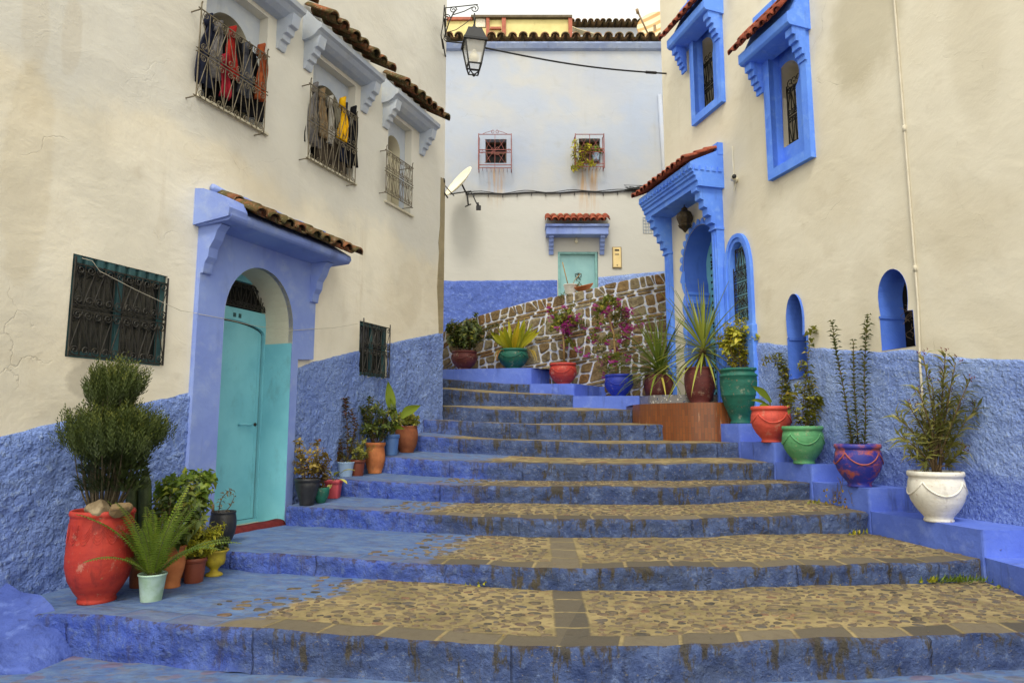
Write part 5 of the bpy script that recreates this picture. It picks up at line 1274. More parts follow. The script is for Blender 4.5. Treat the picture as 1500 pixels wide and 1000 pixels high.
def dish(name, centre, nrm, rad, label, mat, tilt=1.0, stripe=False):
    root = thing(name, centre, label, 'satellite dish'); nrm = nrm.normalized(); a = nrm.orthogonal().normalized(); 
    a = Vector((0, 0, 1)) - nrm * nrm.z; a.normalize(); b_ = nrm.cross(a); vs = []; nr, ns = 8, 36
    for j in range(nr + 1):
        r_ = rad * j / nr
        for k in range(ns): t_ = 2 * pi * k / ns; vs.append(centre + a * (r_ * 1.06 * cos(t_)) + b_ * (r_ * .98 * sin(t_)) + nrm * (.22 * rad * (j / nr) ** 2 - .2 * rad))
    m_ = MB(); m_.add(vs, [(j * ns + k, j * ns + (k + 1) % ns, (j + 1) * ns + (k + 1) % ns, (j + 1) * ns + k) for j in range(nr) for k in range(ns)], 0, True)
    o_ = m_.build('reflector', mat, root, recalc=False); md_ = o_.modifiers.new('thickness', 'SOLIDIFY'); md_.thickness = .02
    return root, a, b_, nrm
dm = simple('cream_dish', S(232, 224, 196), S(222, 212, 182), .45, 3, .05)
c1 = at(672, 266, 14.35); sd_, A_, B_2, Nn = dish('satellite_dish', c1, Vector((-.62, -.42, .50)), .40, 'cream satellite dish bracketed to the far house beside the left corner', dm)
b = MB(); lnb = at(701, 304, 14.0); foot = c1 - A_ * .40
b.tube([foot + B_2 * .0, at(690, 280, 14.2), lnb], .014, 5); b.box(Frame(lnb, (1, 0, 0), (0, -1, 0)), -.05, .05, -.04, .05, -.05, .03); b.tube([lnb, lnb + Vector((-.02, -.03, .10))], .025, 6)
b.tube([c1 - Nn * .1, at(683, 283, 14.8), at(683, 284, 15.0)], .02, 6); b.tube([at(684, 282, 14.75), at(686, 300, 14.72)], .018, 5); b.tube([at(681, 303, 14.7), at(690, 299, 14.7)], .014, 5); b.tube([at(650, 270, 14.2), at(665, 287, 14.1)], .012, 5)
b.build('arm', M['black'], sd_)
stp = N('striped_dish'); p = stp.pos(); x, y, z = stp.sep(p); bd = stp.m('SINE', stp.m('MULTIPLY', stp.m('ADD', z, stp.m('MULTIPLY', x, -.45)), 24.0)); bd = stp.ss(stp.m('ADD', bd, stp.m('MULTIPLY', stp.noise(p, 3, 3), .6)), .1, .9)
M['dish2'] = stp.done(stp.mix(bd, S(206, 190, 148), S(176, 136, 78)), .5, None, .4)
c2 = at(959, 37, 16.6); sd2, A_, B_2, Nn = dish('satellite_dish', c2, Vector((-.25, -.85, .35)), .47, 'stained yellowish satellite dish on the far roof by the right house', M['dish2'])
b = MB(); b.tube([at(953, 58, 16.4), at(934, 17, 16.1)], .022, 6); b.tube([at(934.5, 20, 16.1), at(933, 14, 16.1)], .04, 8); b.tube([c2, Vector((c2.x + .1, c2.y + .2, 9.8))], .035, 6); b.build('arm', simple('pole_tan', S(140, 116, 84), None, .6), sd2)
# ------------------------------------------------------------------ flower pots and plants
def bvh_of(objs):
    vs, fs = [], []
    for o in objs:
        off = Vector((0, 0, 0)); q = o
        while q is not None: off += q.location; q = q.parent
        n0 = len(vs); vs += [v.co + off for v in o.data.vertices]; fs += [[n0 + i for i in p.vertices] for p in o.data.polygons]
    return BVHTree.FromPolygons(vs, fs)
FLOOR = bvh_of(tread_objs + ledge_objs + [LA, LB, LC])
def ground_at(px, py):
    P, _, _, _ = FLOOR.ray_cast(CAM, ray(px, py).normalized())
    return P
def drop(x, y, z):
    P, _, _, _ = FLOOR.ray_cast(Vector((x, y, z + .45)), Vector((0, 0, -1))); return P.z if P else z
PROF = {
 'bowl': [(.50, 0), (.53, .02), (.52, .045), (.49, .08), (.56, .13), (.76, .26), (.92, .41), (1.0, .57), (1.005, .68), (.975, .79), (.93, .86), (.935, .885), (.985, .90), (1.0, .935), (.985, .985), (.95, 1.0), (.89, .99), (.86, .93)],
 'bigurn': [(.55, 0), (.57, .015), (.57, .035), (.54, .06), (.70, .13), (.89, .25), (.99, .39), (1.0, .48), (.985, .62), (.955, .80), (.93, .91), (.935, .93), (.965, .945), (.975, .965), (.96, .99), (.92, 1.0), (.87, .985), (.84, .93)],
 'tallurn': [(.52, 0), (.55, .015), (.55, .04), (.49, .065), (.62, .17), (.80, .33), (.90, .45), (.93, .495), (.95, .505), (.95, .53), (.942, .54), (.985, .66), (1.0, .76), (.985, .84), (1.02, .85), (1.02, .875), (.97, .885), (.93, .92), (.95, .945), (.99, .955), (1.0, .975), (.98, .995), (.88, 1.0), (.80, .95)],
 'tall': [(.62, 0), (.65, .02), (.62, .05), (.78, .16), (.93, .34), (1.0, .55), (.99, .72), (.93, .88), (.90, .93), (.93, .95), (.94, .98), (.92, 1.0), (.84, .99), (.82, .93)],
 'vase': [(.62, 0), (.66, .03), (.60, .08), (.66, .20), (.86, .42), (.92, .58), (.86, .74), (.80, .86), (.84, .91), (1.0, .96), (1.0, .99), (.94, 1.0), (.82, .97), (.78, .90)],
 'orange': [(.66, 0), (.70, .03), (.66, .06), (.82, .2), (.97, .42), (.98, .58), (.90, .76), (.86, .86), (.98, .91), (1.0, .95), (.97, 1.0), (.86, .99), (.82, .90)],
 'nursery': [(.72, 0), (.735, .02), (.90, .80), (.90, .81), (1.0, .82), (1.0, .985), (.97, 1.0), (.92, .99), (.90, .88)],
 'bucket': [(.70, 0), (.715, .02), (.93, .90), (.96, .92), (1.0, .94), (1.0, .98), (.97, 1.0), (.93, .98), (.91, .88)],
 'blackpot': [(.52, 0), (.54, .02), (.56, .10), (.72, .36), (.90, .66), (.95, .80), (.92, .86), (.95, .88), (1.0, .90), (1.0, .98), (.97, 1.0), (.90, .98), (.88, .90)],
 'footed': [(.62, 0), (.66, .02), (.60, .09), (.32, .16), (.28, .24), (.44, .34), (.72, .44), (.80, .58), (.80, .78), (.86, .86), (1.02, .93), (1.04, .98), (1.0, 1.0), (.88, .96), (.82, .86)],
 'smallbowl': [(.5, 0), (.52, .04), (.66, .15), (.92, .5), (1.0, .8), (1.0, .97), (.97, 1.0), (.9, .97), (.88, .86)],
}
M['soil'] = simple('potting_soil', S(70, 54, 40), S(46, 36, 28), .95, 30, .8)
class Pot:
    def __init__(s, name, kind, mat, px, py, wpx, hpx, label, group=None, d=None, z=None, garland=0, sq=0.0, wob=.008, cat='potted plant', gmat=None, soil=True):
        pr = PROF[kind]; rb = pr[0][0]
        if d is None:
            P = ground_at(px, py); d = P.y
            r = wpx * d / FPX / 2
            y = P.y + rb * r * .9; x = P.x * y / P.y; z = drop(x, y, P.z)
        else:
            P = at(px, py, d); r = wpx * d / FPX / 2; y = d; x = P.x; z = P.z if z is None else z
        r *= cos(math.atan((px - 750) / FPX)); s.k = y / FPX; s.r = r; s.h = hpx * s.k; s.c = Vector((x, y, z - .003)); s.px, s.py = px, py; s.rnd = random.Random(int(px * 7 + py))
        s.root = thing(name, s.c, label, cat, group)
        m_ = MB(); m_.lathe(s.c, [(a * r / max(q[0] for q in pr), b * s.h) for a, b in pr], 44, 0, wob, sq)
        s.prof = [(a * r / max(q[0] for q in pr), b * s.h) for a, b in pr]
        s.pot = m_.build('pot', mat, s.root, recalc=True)
        if garland:
            g_ = MB(); ng = 4
            for q in range(ng):
                pts = []
                for k in range(15):
                    t = k / 14; a = -pi / 2 + .55 + (q - 1) * 2 * pi / ng + t * 2 * pi / ng
                    zz = s.h * (.80 - garland * sin(pi * t) ** .8); rr = s.rad(zz) + r * .012
                    pts.append(s.c + Vector((rr * cos(a), rr * sin(a), zz)))
                g_.tube(pts, r * .034, 6)
            g_.build('garland', gmat or mat, s.root)
        rim = s.prof[-1][0]; s.soilz = s.prof[-1][1]
        if soil:
            q = MB(); n = 24; vs = [s.c + Vector((0, 0, s.soilz + .02 * s.h))]
            for ring in (.5, 1.0):
                for k in range(n): a = 2 * pi * k / n; vs.append(s.c + Vector((rim * 1.02 * ring * cos(a), rim * 1.02 * ring * sin(a), s.soilz + s.h * .02 * nz((k, ring, px), 1.3))))
            q.add(vs, [(0, 1 + k, 1 + (k + 1) % n) for k in range(n)] + [(1 + k, 1 + n + k, 1 + n + (k + 1) % n, 1 + (k + 1) % n) for k in range(n)], 0, True)
            q.build('soil', M['soil'], s.root, recalc=False)
        s.top = s.c + Vector((0, 0, s.soilz)); s.L = MB(); s.T = MB(); s.F = MB()
    def rad(s, z):
        for (a, b), (c, d_) in zip(s.prof, s.prof[1:]):
            if b <= z <= d_: return lerp(a, c, (z - b) / max(1e-6, d_ - b))
        return s.r
    def to(s, px, py, dy=0.0): return at(px, py, s.c.y + dy)
    def finish(s, leaf=None, stem=None, flower=None, names=('foliage', 'stems', 'flowers')):
        if s.T.v: s.T.build(names[1], stem or M['stem'], s.root, recalc=False)
        if s.L.v: s.L.build(names[0], leaf, s.root, recalc=False)
        if s.F.v:
            o_ = s.F.build(names[2], flower, s.root, recalc=False)
            if names[2] in ('flowers', 'buds'): o_['kind'] = 'stuff'
GA = pi * (3 - math.sqrt(5))
def curve(a, b, bow, n=8):
    a, b = Vector(a), Vector(b); return [a.lerp(b, k / n) + bow * sin(pi * k / n) for k in range(n + 1)]
def leafy_stem(s, pts, nl, L, W, frm=.2, up=.35, r=.005, tipr=.45, mb=None, whorl=1, bend=.3, jitter=.5, fold=.2, wide=.45, rr=(0, 1)):
    R_ = s.rnd; mb = mb or s.L; nl = int(nl * 1.35); L *= 1.32; W *= 1.42
    s.T.tube(pts, [lerp(r, r * tipr, k / (len(pts) - 1)) for k in range(len(pts))], 5)
    for k in range(nl):
        t = frm + (1 - frm) * (k + R_.random() * jitter) / nl; f = min(t, .999) * (len(pts) - 1); i = int(f); p = pts[i].lerp(pts[i + 1], f - i); ax = (pts[i + 1] - pts[i]).normalized()
        o1 = ax.orthogonal().normalized(); o2 = ax.cross(o1)
        for q in range(whorl):
            a = k * GA + q * 2 * pi / whorl + R_.uniform(-.4, .4); d = (o1 * cos(a) + o2 * sin(a)) * (1 - up * .5) + ax * up + Vector((0, 0, R_.uniform(-.15, .25)))
            k_ = R_.uniform(.6, 1.15); mb.leaf(p, d, ax + Vector((R_.uniform(-.3, .3), R_.uniform(-.3, .3), .2)), L * k_, W * k_, bend * R_.uniform(.3, 1.6), fold, 0, R_.uniform(*rr), wide)
def bush(s, H, Rr, nst, nl, L, W, up=.35, base=.25, flat=.6, frm=.25, r=.005, sub=2, cx=0, cy=0, **kw):
    R_ = s.rnd
    for k in range(nst):
        a = k * GA + R_.uniform(-.4, .4); q = math.sqrt((k + .5) / nst) * R_.uniform(.75, 1.1)
        st_ = s.top + Vector((cos(a), sin(a), 0)) * s.r * base * R_.random() + Vector((0, 0, -.02))
        en = s.top + Vector((cx + cos(a) * Rr * q, cy + sin(a) * Rr * q * .85, H * (1 - flat * q * q) * R_.uniform(.78, 1.05)))
        pts = curve(st_, en, Vector((cos(a), sin(a), 0)) * Rr * R_.uniform(-.05, .22) + Vector((R_.uniform(-.03, .03), 0, 0)), 7)
        leafy_stem(s, pts, nl, L, W, frm, up, r, **kw)
        for j in range(sub):
            i = R_.randint(2, 6); b = a + R_.uniform(-1.8, 1.8); ln = H * R_.uniform(.18, .34)
            e2 = pts[i] + Vector((cos(b) * ln * .7, sin(b) * ln * .7, ln * R_.uniform(.2, .9))); leafy_stem(s, curve(pts[i], e2, Vector((0, 0, ln * .1)), 4), max(3, nl // 2), L, W, .2, up, r * .6, **kw)

M['stem'] = simple('brown_stem', S(104, 84, 56), S(78, 62, 40), .8, 30, .3); M['stem_green'] = simple('green_stem', S(92, 98, 48), S(76, 80, 40), .7, 30, .2); M['stem_pale'] = simple('pale_stem', S(158, 130, 84), S(126, 100, 62), .8, 30, .3)
LM = dict(
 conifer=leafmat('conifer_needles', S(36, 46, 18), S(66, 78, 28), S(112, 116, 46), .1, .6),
 dark=leafmat('dark_green_leaves', S(52, 67, 31), S(91, 105, 43), S(153, 148, 55)),
 olive=leafmat('olive_leaves', S(100, 108, 42), S(142, 142, 56), S(190, 174, 80), .3),
 lime=leafmat('yellow_green_leaves', S(124, 129, 36), S(180, 175, 52), S(223, 204, 69), .35),
 fern=leafmat('fern_green', S(74, 98, 33), S(117, 139, 45), S(156, 163, 60), .3),
 dry=leafmat('drying_leaves', S(110, 93, 43), S(156, 134, 57), S(141, 88, 57)),
 rust=leafmat('brown_red_leaves', S(86, 72, 40), S(120, 100, 52), S(132, 74, 57)),
 yucca=leafmat('sword_leaves', S(64, 86, 33), S(124, 139, 52), S(204, 187, 86), .2, .4),
 draca=leafmat('pale_sword_leaves', S(100, 117, 40), S(160, 165, 67), S(211, 196, 100), .25, .4),
 canna=leafmat('yellowing_blades', S(134, 144, 33), S(187, 182, 43), S(235, 189, 48), .4),
 banana=leafmat('broad_leaf', S(98, 120, 36), S(134, 151, 48), S(180, 180, 62), .4),
 oleander=leafmat('oleander_leaves', S(92, 98, 46), S(146, 144, 74), S(206, 194, 116), .25, .4),
 boug=leafmat('small_green_leaves', S(84, 98, 40), S(129, 136, 55), S(180, 163, 67)),
 magenta=leafmat('magenta_bracts', S(158, 52, 124), S(196, 74, 158), S(220, 115, 180), .35),
 varieg=leafmat('variegated_leaves', S(146, 153, 72), S(199, 192, 100), S(235, 232, 144), .3),
 bud=leafmat('dark_red_buds', S(100, 52, 52), S(132, 69, 67), None, .1),
 deep=leafmat('small_glossy_leaves', S(72, 84, 46), S(104, 112, 62), S(134, 132, 70)))

# --- left foreground group
pm = dict(red_big=glaze('brick_red_paint', S(172, 54, 38), S(150, 42, 34), .5, S(100, 36, 32), .5, 4), tin=simple('chipped_mint_paint', S(172, 196, 182), S(150, 178, 148), .6, 14, .4, .3, 0, S(120, 136, 92), .75),
 terra=simple('terracotta', S(186, 116, 70), S(160, 94, 56), .8, 8, .3, .2, 0, S(122, 84, 58), .5), brown=simple('brown_plastic', S(128, 66, 42), S(110, 54, 36), .45, 5, .08), yellow=simple('chipped_yellow_paint', S(178, 158, 40), S(158, 136, 36), .5, 14, .4, .4, 0, S(110, 92, 40), .7),
 black=simple('black_glaze', S(44, 44, 44), S(30, 30, 32), .45, 10, .3, .5, 0, S(90, 84, 76), .3), green_d=glaze('dark_green_paint', S(36, 104, 86), S(28, 88, 72), .5), pink=simple('pink_plastic', S(186, 74, 80), S(168, 62, 70), .5, 6, .1), ltblue=simple('pale_blue_enamel', S(168, 192, 214), S(150, 176, 204), .45, 6, .1, .4, 0, S(110, 110, 104), .4),
 rusty=simple('old_terracotta', S(140, 84, 54), S(118, 66, 44), .8, 7, .35, .2, 0, S(86, 62, 46), .6), blue_b=simple('blue_plastic', S(88, 124, 178), S(76, 110, 166), .5, 6, .1), maroon=glaze('maroon_paint', S(100, 48, 44), S(84, 40, 40), .5, S(60, 36, 34), .5), green_t=glaze('teal_green_paint', S(30, 100, 84), S(24, 84, 70), .45),
 red=glaze('red_paint', S(180, 62, 48), S(158, 48, 42), .48), cobalt=glaze('cobalt_blue_paint', S(38, 58, 160), S(30, 46, 140), .42), coral=glaze('coral_red_paint', S(206, 84, 66), S(188, 70, 58), .48, S(130, 60, 50), .3), green_m=glaze('mid_green_paint', S(92, 156, 104), S(78, 140, 92), .5, S(60, 96, 70), .3), white=glaze('white_paint', S(224, 220, 208), S(210, 206, 192), .5, S(150, 138, 116), .35))
nn = N('blue_over_orange_paint'); p = nn.pos(); f = nn.noise(nn.map(p, (1, 1, 1.6)), 6.5, 6, .72, .3); pm['mixed'] = nn.done(nn.mix(nn.ss(nn.m('ADD', f, nn.m('MULTIPLY', nn.noise(p, 34, 5, .7), .20)), .56, .76), S(46, 52, 140), S(176, 88, 62)), .5, nn.bump(f, .3, .01), .4)
pm['coral_d'] = pm['coral']

q = Pot('potted_conifer', 'bigurn', pm['red_big'], 141, 886, 103, 127, 'large brick red urn with a two tiered conifer bush and two stones', wob=.012)
rr = q.rnd
rp = MB()                                     # combed wave relief on the pot
for j in range(6):
    for kq in range(7):
        a0 = -pi / 2 + (kq - 3) * .42
        pts = []
        for k in range(11):
            t = k / 10; a = a0 + (t - .5) * .40; z = q.h * (.86 - .035 * j - .10 * sin(pi * t)); rad = q.rad(z) + .0005; pts.append(q.c + Vector((rad * cos(a), rad * sin(a), z)))
        if j < 4: rp.tube(pts, .0022, 4)
rp.build('relief', pm['red_big'], q.root)
k = q.k
def conifer(s, lobes, seed=1):
    R_ = random.Random(seed)
    for (cx, cy, rx, rz, n) in lobes:
        C_ = s.to(cx, cy); 
        for i in range(n):
            while True:
                v = Vector((R_.uniform(-1, 1), R_.uniform(-1, 1), R_.uniform(-1, 1)))
                if .25 < v.length < 1: break
            v *= (v.length ** -.4)
            lump = 1 + .42 * noise.noise(v * 2.1 + Vector((cx, cy, 0))) + (.22 * R_.random() if R_.random() < .12 else 0)
            p = C_ + Vector((v.x * rx * k * lump, v.y * rx * k * .9 * lump, v.z * rz * k * lump))
            d = Vector((v.x * .38, v.y * .38, 1.0)) + Vector((R_.uniform(-.22, .22), R_.uniform(-.22, .22), 0))
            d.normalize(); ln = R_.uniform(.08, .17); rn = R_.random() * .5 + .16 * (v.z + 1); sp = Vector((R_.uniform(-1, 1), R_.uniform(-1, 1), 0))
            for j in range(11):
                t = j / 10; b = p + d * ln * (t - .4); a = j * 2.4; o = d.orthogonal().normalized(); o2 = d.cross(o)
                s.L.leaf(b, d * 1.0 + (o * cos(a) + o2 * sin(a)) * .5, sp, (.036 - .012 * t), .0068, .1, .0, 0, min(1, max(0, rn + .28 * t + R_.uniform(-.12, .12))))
        for i in range(26):
            a = i * GA; rad = math.sqrt((i + .5) / 26); e = C_ + Vector((cos(a) * rx * k * rad * .85, sin(a) * rx * k * rad * .8, rz * k * R_.uniform(-.5, .2)))
            s.T.tube(curve(s.top + Vector((cos(a) * .05, sin(a) * .05, -.02)), e, Vector((cos(a) * .03, 0, -.03)), 6), [.008, .007, .006, .005, .004, .003, .003], 5)
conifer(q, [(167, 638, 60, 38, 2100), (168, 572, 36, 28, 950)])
for i in range(900):                          # loose twigs hanging below the lower tier
    a = rr.uniform(0, 2 * pi); p = q.to(168, 675) + Vector((cos(a), sin(a), 0)) * rr.uniform(.04, .20) + Vector((0, 0, rr.uniform(-.20, .05)))
    for j in range(4): q.L.leaf(p, Vector((cos(a) * .5 + rr.uniform(-.4, .4), sin(a) * .5, rr.uniform(.2, 1))), Vector((rr.random(), 1, .2)), .05, .008, .1, 0, 0, rr.random() * .4)
q.finish(LM['conifer'], simple('grey_twig', S(84, 74, 54), S(58, 52, 38), .85, 40, .3))
for (x, y, sx, sz, lab) in ((144, 751, 36, 28, 'pale grey angular stone lying in the red urn'), (177, 749, 32, 22, 'smaller brownish stone lying in the red urn')):
    R_ = random.Random(x); PLN = [Vector((R_.gauss(0, 1), R_.gauss(0, 1), R_.gauss(0, 1))).normalized() for _ in range(9)]
    b = bmesh.new(); bmesh.ops.create_icosphere(b, subdivisions=4, radius=1); b2 = MB(); P = at(x, y - 3, q.c.y - .13); fx, fz = sx * k * .5, sz * k * .55
    for v in b.verts:
        n_ = v.co.normalized(); rr_ = 1 + .22 * nz(n_, 1.3, x) + .06 * nz(n_, 4, x); rr_ = min([rr_] + [.74 / max(.2, n_.dot(pv)) for pv in PLN]); v.co = n_ * rr_
    b2.add([P + Vector((v.co.x * fx, v.co.y * fx * .8, v.co.z * fz)) for v in b.verts], [[v.index for v in f.verts] for f in b.faces]); b.free()
    tag(b2.build('stone', simple('field_stone', S(148, 132, 104) if x < 160 else S(124, 98, 60), S(108, 92, 68), .9, 10, .8), None), lab, 'stone')

q = Pot('cactus', 'nursery', pm['rusty'], 204, 862, 40, 50, 'tall ribbed column cactus in a dark red pot behind the fern')
for (x0, y0, x1, y1, w_) in ((196, 830, 193, 690, 15), (212, 830, 213, 688, 15), (226, 830, 229, 745, 10)):
    pts = [q.to(lerp(x0, x1, t / 8), lerp(y0, y1, t / 8), .03) for t in range(9)]
    r_ = w_ * q.k * .5; vs = []
    for i, P in enumerate(pts):
        for a in range(20): th_ = 2 * pi * a / 20; rr_ = r_ * (1 + .16 * cos(th_ * 5 * 2)) * (1 if i < 7 else (.92, .3)[i - 7]); vs.append(P + Vector((cos(th_) * rr_, sin(th_) * rr_, 0)))
    q.T.add(vs, [(i * 20 + a, i * 20 + (a + 1) % 20, (i + 1) * 20 + (a + 1) % 20, (i + 1) * 20 + a) for i in range(8) for a in range(20)], 0, True)
q.finish(None, simple('cactus_skin', S(70, 84, 46), S(54, 66, 38), .6, 20, .3), names=('foliage', 'columns', 'flowers'))

def fern(s, n, L, W, seed=1, spread=1.0):
    R_ = random.Random(seed)
    for i in range(n):
        a = i * GA + R_.uniform(-.3, .3); el = R_.uniform(.8, 1.45); d = Vector((cos(a) * cos(el) * spread, sin(a) * cos(el) * .8, sin(el))); ln = L * R_.uniform(.65, 1.1); P = s.top + Vector((cos(a), sin(a), 0)) * .02
        pts = [P]; dd = d.normalized(); N_ = 16
        for j in range(N_): dd = (dd + Vector((0, 0, -.075 * R_.uniform(.6, 1.4)))).normalized(); pts.append(pts[-1] + dd * ln / N_)
        s.T.tube(pts, .0022, 4); rn = R_.random()
        for j in range(2, N_ * 2):
            f = j / 2; t = f / N_; i0 = min(N_ - 1, int(f)); p = pts[i0].lerp(pts[i0 + 1], f - i0); ax = (pts[i0 + 1] - pts[i0]).normalized(); side = ax.cross(Vector((0, 0, 1)))
            if side.length < .05: side = Vector((sin(a), -cos(a), 0))
            side.normalize(); w_ = W * min(1, t * 4 + .3) * (1 - t ** 3 * .85)
            for q_ in (-1, 1): s.L.leaf(p, side * q_ + ax * .35, side.cross(ax), w_ * R_.uniform(.85, 1.1), ln / N_ * .36, .2, .05, 0, min(1, max(0, rn * .7 + R_.uniform(0, .3))))
q = Pot('potted_fern', 'bucket', pm['tin'], 221, 882, 44, 38, 'fern in a chipped mint green tin bucket at the foot of the left wall')
fern(q, 34, .58, .066, 3, .8); q.finish(LM['fern'], M['stem_green'])
q = Pot('potted_bush', 'vase', pm['terra'], 251, 862, 40, 58, 'orange terracotta vase of leafy herbs just behind the mint bucket')
bush(q, .40, .20, 12, 14, .055, .026, .3); q.finish(LM['dark'])
q = Pot('potted_bush', 'nursery', pm['brown'], 283, 855, 38, 34, 'brown plastic pot with a mound of small yellow green leaves')
bush(q, .30, .20, 34, 20, .028, .016, .3, .5, .5, .2, .002, 3); q.finish(LM['lime'], M['stem_green'])
q = Pot('potted_bush', 'footed', pm['yellow'], 313, 845, 42, 36, 'chipped yellow footed urn holding a low dark sprig')
bush(q, .15, .11, 9, 8, .03, .02, .3); q.finish(LM['dark'], M['stem_green'])
q = Pot('potted_bush', 'nursery', pm['rusty'], 268, 846, 42, 60, 'tall bush of lobed dark green leaves at the back of the front left pots')
for j in range(0, 1): pass
bush(q, .56, .22, 20, 16, .046, .034, .25, .4, .35, .3, .005, 3); q.finish(LM['fern'], M['stem_green'])
q = Pot('potted_sprig', 'tall', pm['black'], 325, 797, 40, 45, 'black pot with one thin curling brown sprig beside the teal door')
for pts, nl in (([(320, 752), (322, 738), (326, 727), (335, 719), (340, 717)], 16), ([(328, 752), (338, 740), (343, 728), (342, 722)], 4)):
    leafy_stem(q, [q.to(x, y) for x, y in pts], nl, .035, .018, .1, .2, .004)
q.T.tube([q.to(312, 752), q.to(312, 738)], .012, 6); q.finish(LM['rust'])

# --- second left group, climbing the treads beside the wall
q = Pot('potted_bush', 'blackpot', pm['black'], 449, 741, 39, 38, 'black pot of dry yellowing stems right of the teal door')
bush(q, .40, .22, 12, 15, .034, .024, .3, .5, .3, .2, .0035, 2); q.finish(LM['dry'])
q = Pot('potted_bush', 'smallbowl', pm['green_d'], 470, 737, 24, 22, 'small dark green bowl between the black pot and the pink pot')
bush(q, .34, .11, 7, 13, .034, .024, .3, .5, .3, .1); q.finish(LM['rust'])
q = Pot('potted_plant', 'nursery', pm['pink'], 488, 730, 25, 25, 'pink square pot with a few pale variegated leaves', sq=.75)
for (x, y, b) in ((478, 686, 0), (503, 690, .02), (490, 697, -.03), (497, 702, -.05), (484, 693, .03), (486, 708, -.06)):
    P = q.to(x, y, b); q.T.tube(curve(q.top, P, Vector((0, 0, .02)), 4), .003, 4); d = (P - q.top).normalized() + Vector((.2 if x > 488 else -.2, 0, -.25)); q.L.strap(P, d, .12, .06, .9, 5, 0, rr.random(), 0, .45)
q.finish(LM['varieg'], M['stem_green'])
q = Pot('potted_bush', 'bucket', pm['ltblue'], 506, 698, 26, 21, 'pale blue enamel pot holding a tall thin shrub of brown leaves')
for (xs) in ([(505, 678), (497, 640), (490, 600), (492, 570)], [(508, 678), (510, 640), (507, 605), (505, 583)], [(503, 678), (492, 655), (487, 630), (486, 610)], [(507, 678), (516, 650), (521, 625), (514, 600)], [(504, 678), (494, 664), (483, 645), (470, 650)], [(504, 678), (488, 668), (478, 664)]):
    leafy_stem(q, [q.to(x, y, .03 * i) for i, (x, y) in enumerate(xs)], 36, .050, .038, .15, .3, .005)
q.finish(LM['rust'])
q = Pot('potted_bush', 'nursery', pm['brown'], 523, 697, 24, 23, 'small brown pot with trailing green twigs next to the orange urn')
bush(q, .30, .19, 22, 16, .026, .010, .3, .4, .8, .2, .0025, 2); q.L.strap(q.top, Vector((-.05, 0, 1)), .42, .03, .1, 5, 0, .2); q.finish(LM['olive'])
q = Pot('potted_bush', 'orange', pm['terra'], 549, 694, 30, 44, 'orange clay urn with an upright glossy dark bush')
bush(q, .58, .24, 16, 18, .050, .022, .4, .4, .35, .2, .006, 3); q.finish(LM['dark'])
q = Pot('potted_plant', 'nursery', pm['blue_b'], 573, 667, 24, 30, 'blue plastic pot with a few large banana like leaves')
for (bx, by, tx, ty, ln, wd, dr_, n_) in ((575, 610, 568, 555, .44, .13, .15, 0), (588, 612, 617, 571, .30, .13, .9, 0), (580, 625, 572, 585, .36, .10, .1, 0), (576, 628, 588, 618, .18, .07, 1.2, 0), (570, 630, 562, 612, .2, .07, .7, 0)):
    a = q.to(bx, by); b = q.to(tx, ty, -.05); q.T.tube(curve(q.top, a, Vector((0, 0, 0)), 4), [.012, .011, .010, .009, .008], 6); q.L.strap(a, (b - a), ln, wd, dr_, 10, 0, rr.uniform(.2, .8), 0, .45, .18, Vector((.3, -1, .35)))
q.finish(LM['banana'], M['stem_green'])
q = Pot('potted_succulent', 'tall', pm['rusty'], 595, 663, 34, 38, 'barrel shaped terracotta pot topped by a low yellowish succulent mound')
bush(q, .19, .17, 30, 12, .030, .022, .5, .6, .4, .3, .004, 1); q.finish(LM['olive'], M['stem_green'])

# --- upper ledge in front of the stone wall
q = Pot('potted_bush', 'bowl', pm['maroon'], 680, 542, 38, 28, 'maroon garlanded bowl with a spreading dark shrub at the top left of the stairs', None, 12.35, ZA, .24)
bush(q, .62, .38, 24, 18, .066, .034, .3, .5, .45, .2, .006, 3, cx=-.03); 
for xs in ([(686, 514), (700, 490), (715, 480), (730, 476)], [(682, 514), (690, 480), (695, 465), (698, 460)], [(690, 510), (712, 495), (728, 490)]): leafy_stem(q, [q.to(x, y) for x, y in xs], 34, .075, .036, .3, .3, .006)
q.finish(LM['dark'])
q = Pot('potted_plant', 'bowl', pm['green_t'], 752, 539, 44, 30, 'dark green garlanded bowl of yellow green blades', None, 12.25, ZA, .24)
for i in range(46):
    a = i * GA; e = rr.uniform(.9, 1.45); q.L.strap(q.top + Vector((cos(a), sin(a), 0)) * .10, Vector((cos(a) * cos(e), sin(a) * cos(e), sin(e))), rr.uniform(.34, .62), rr.uniform(.06, .10), rr.uniform(.2, .7), 6, 0, rr.random(), 0, .5, .2, Vector((cos(a) * .5, -1, .5)))
for x in (735, 738, 772, 775): P = q.to(x, 514, -.26); q.F.strap(P, Vector((.2 * (1 if x > 750 else -1), -.3, .3)), .34, .05, 3.0, 7, 0, rr.random(), .2, .4)
q.finish(LM['canna'], M['stem_green'], LM['dry'], ('foliage', 'stems', 'withered_leaves'))
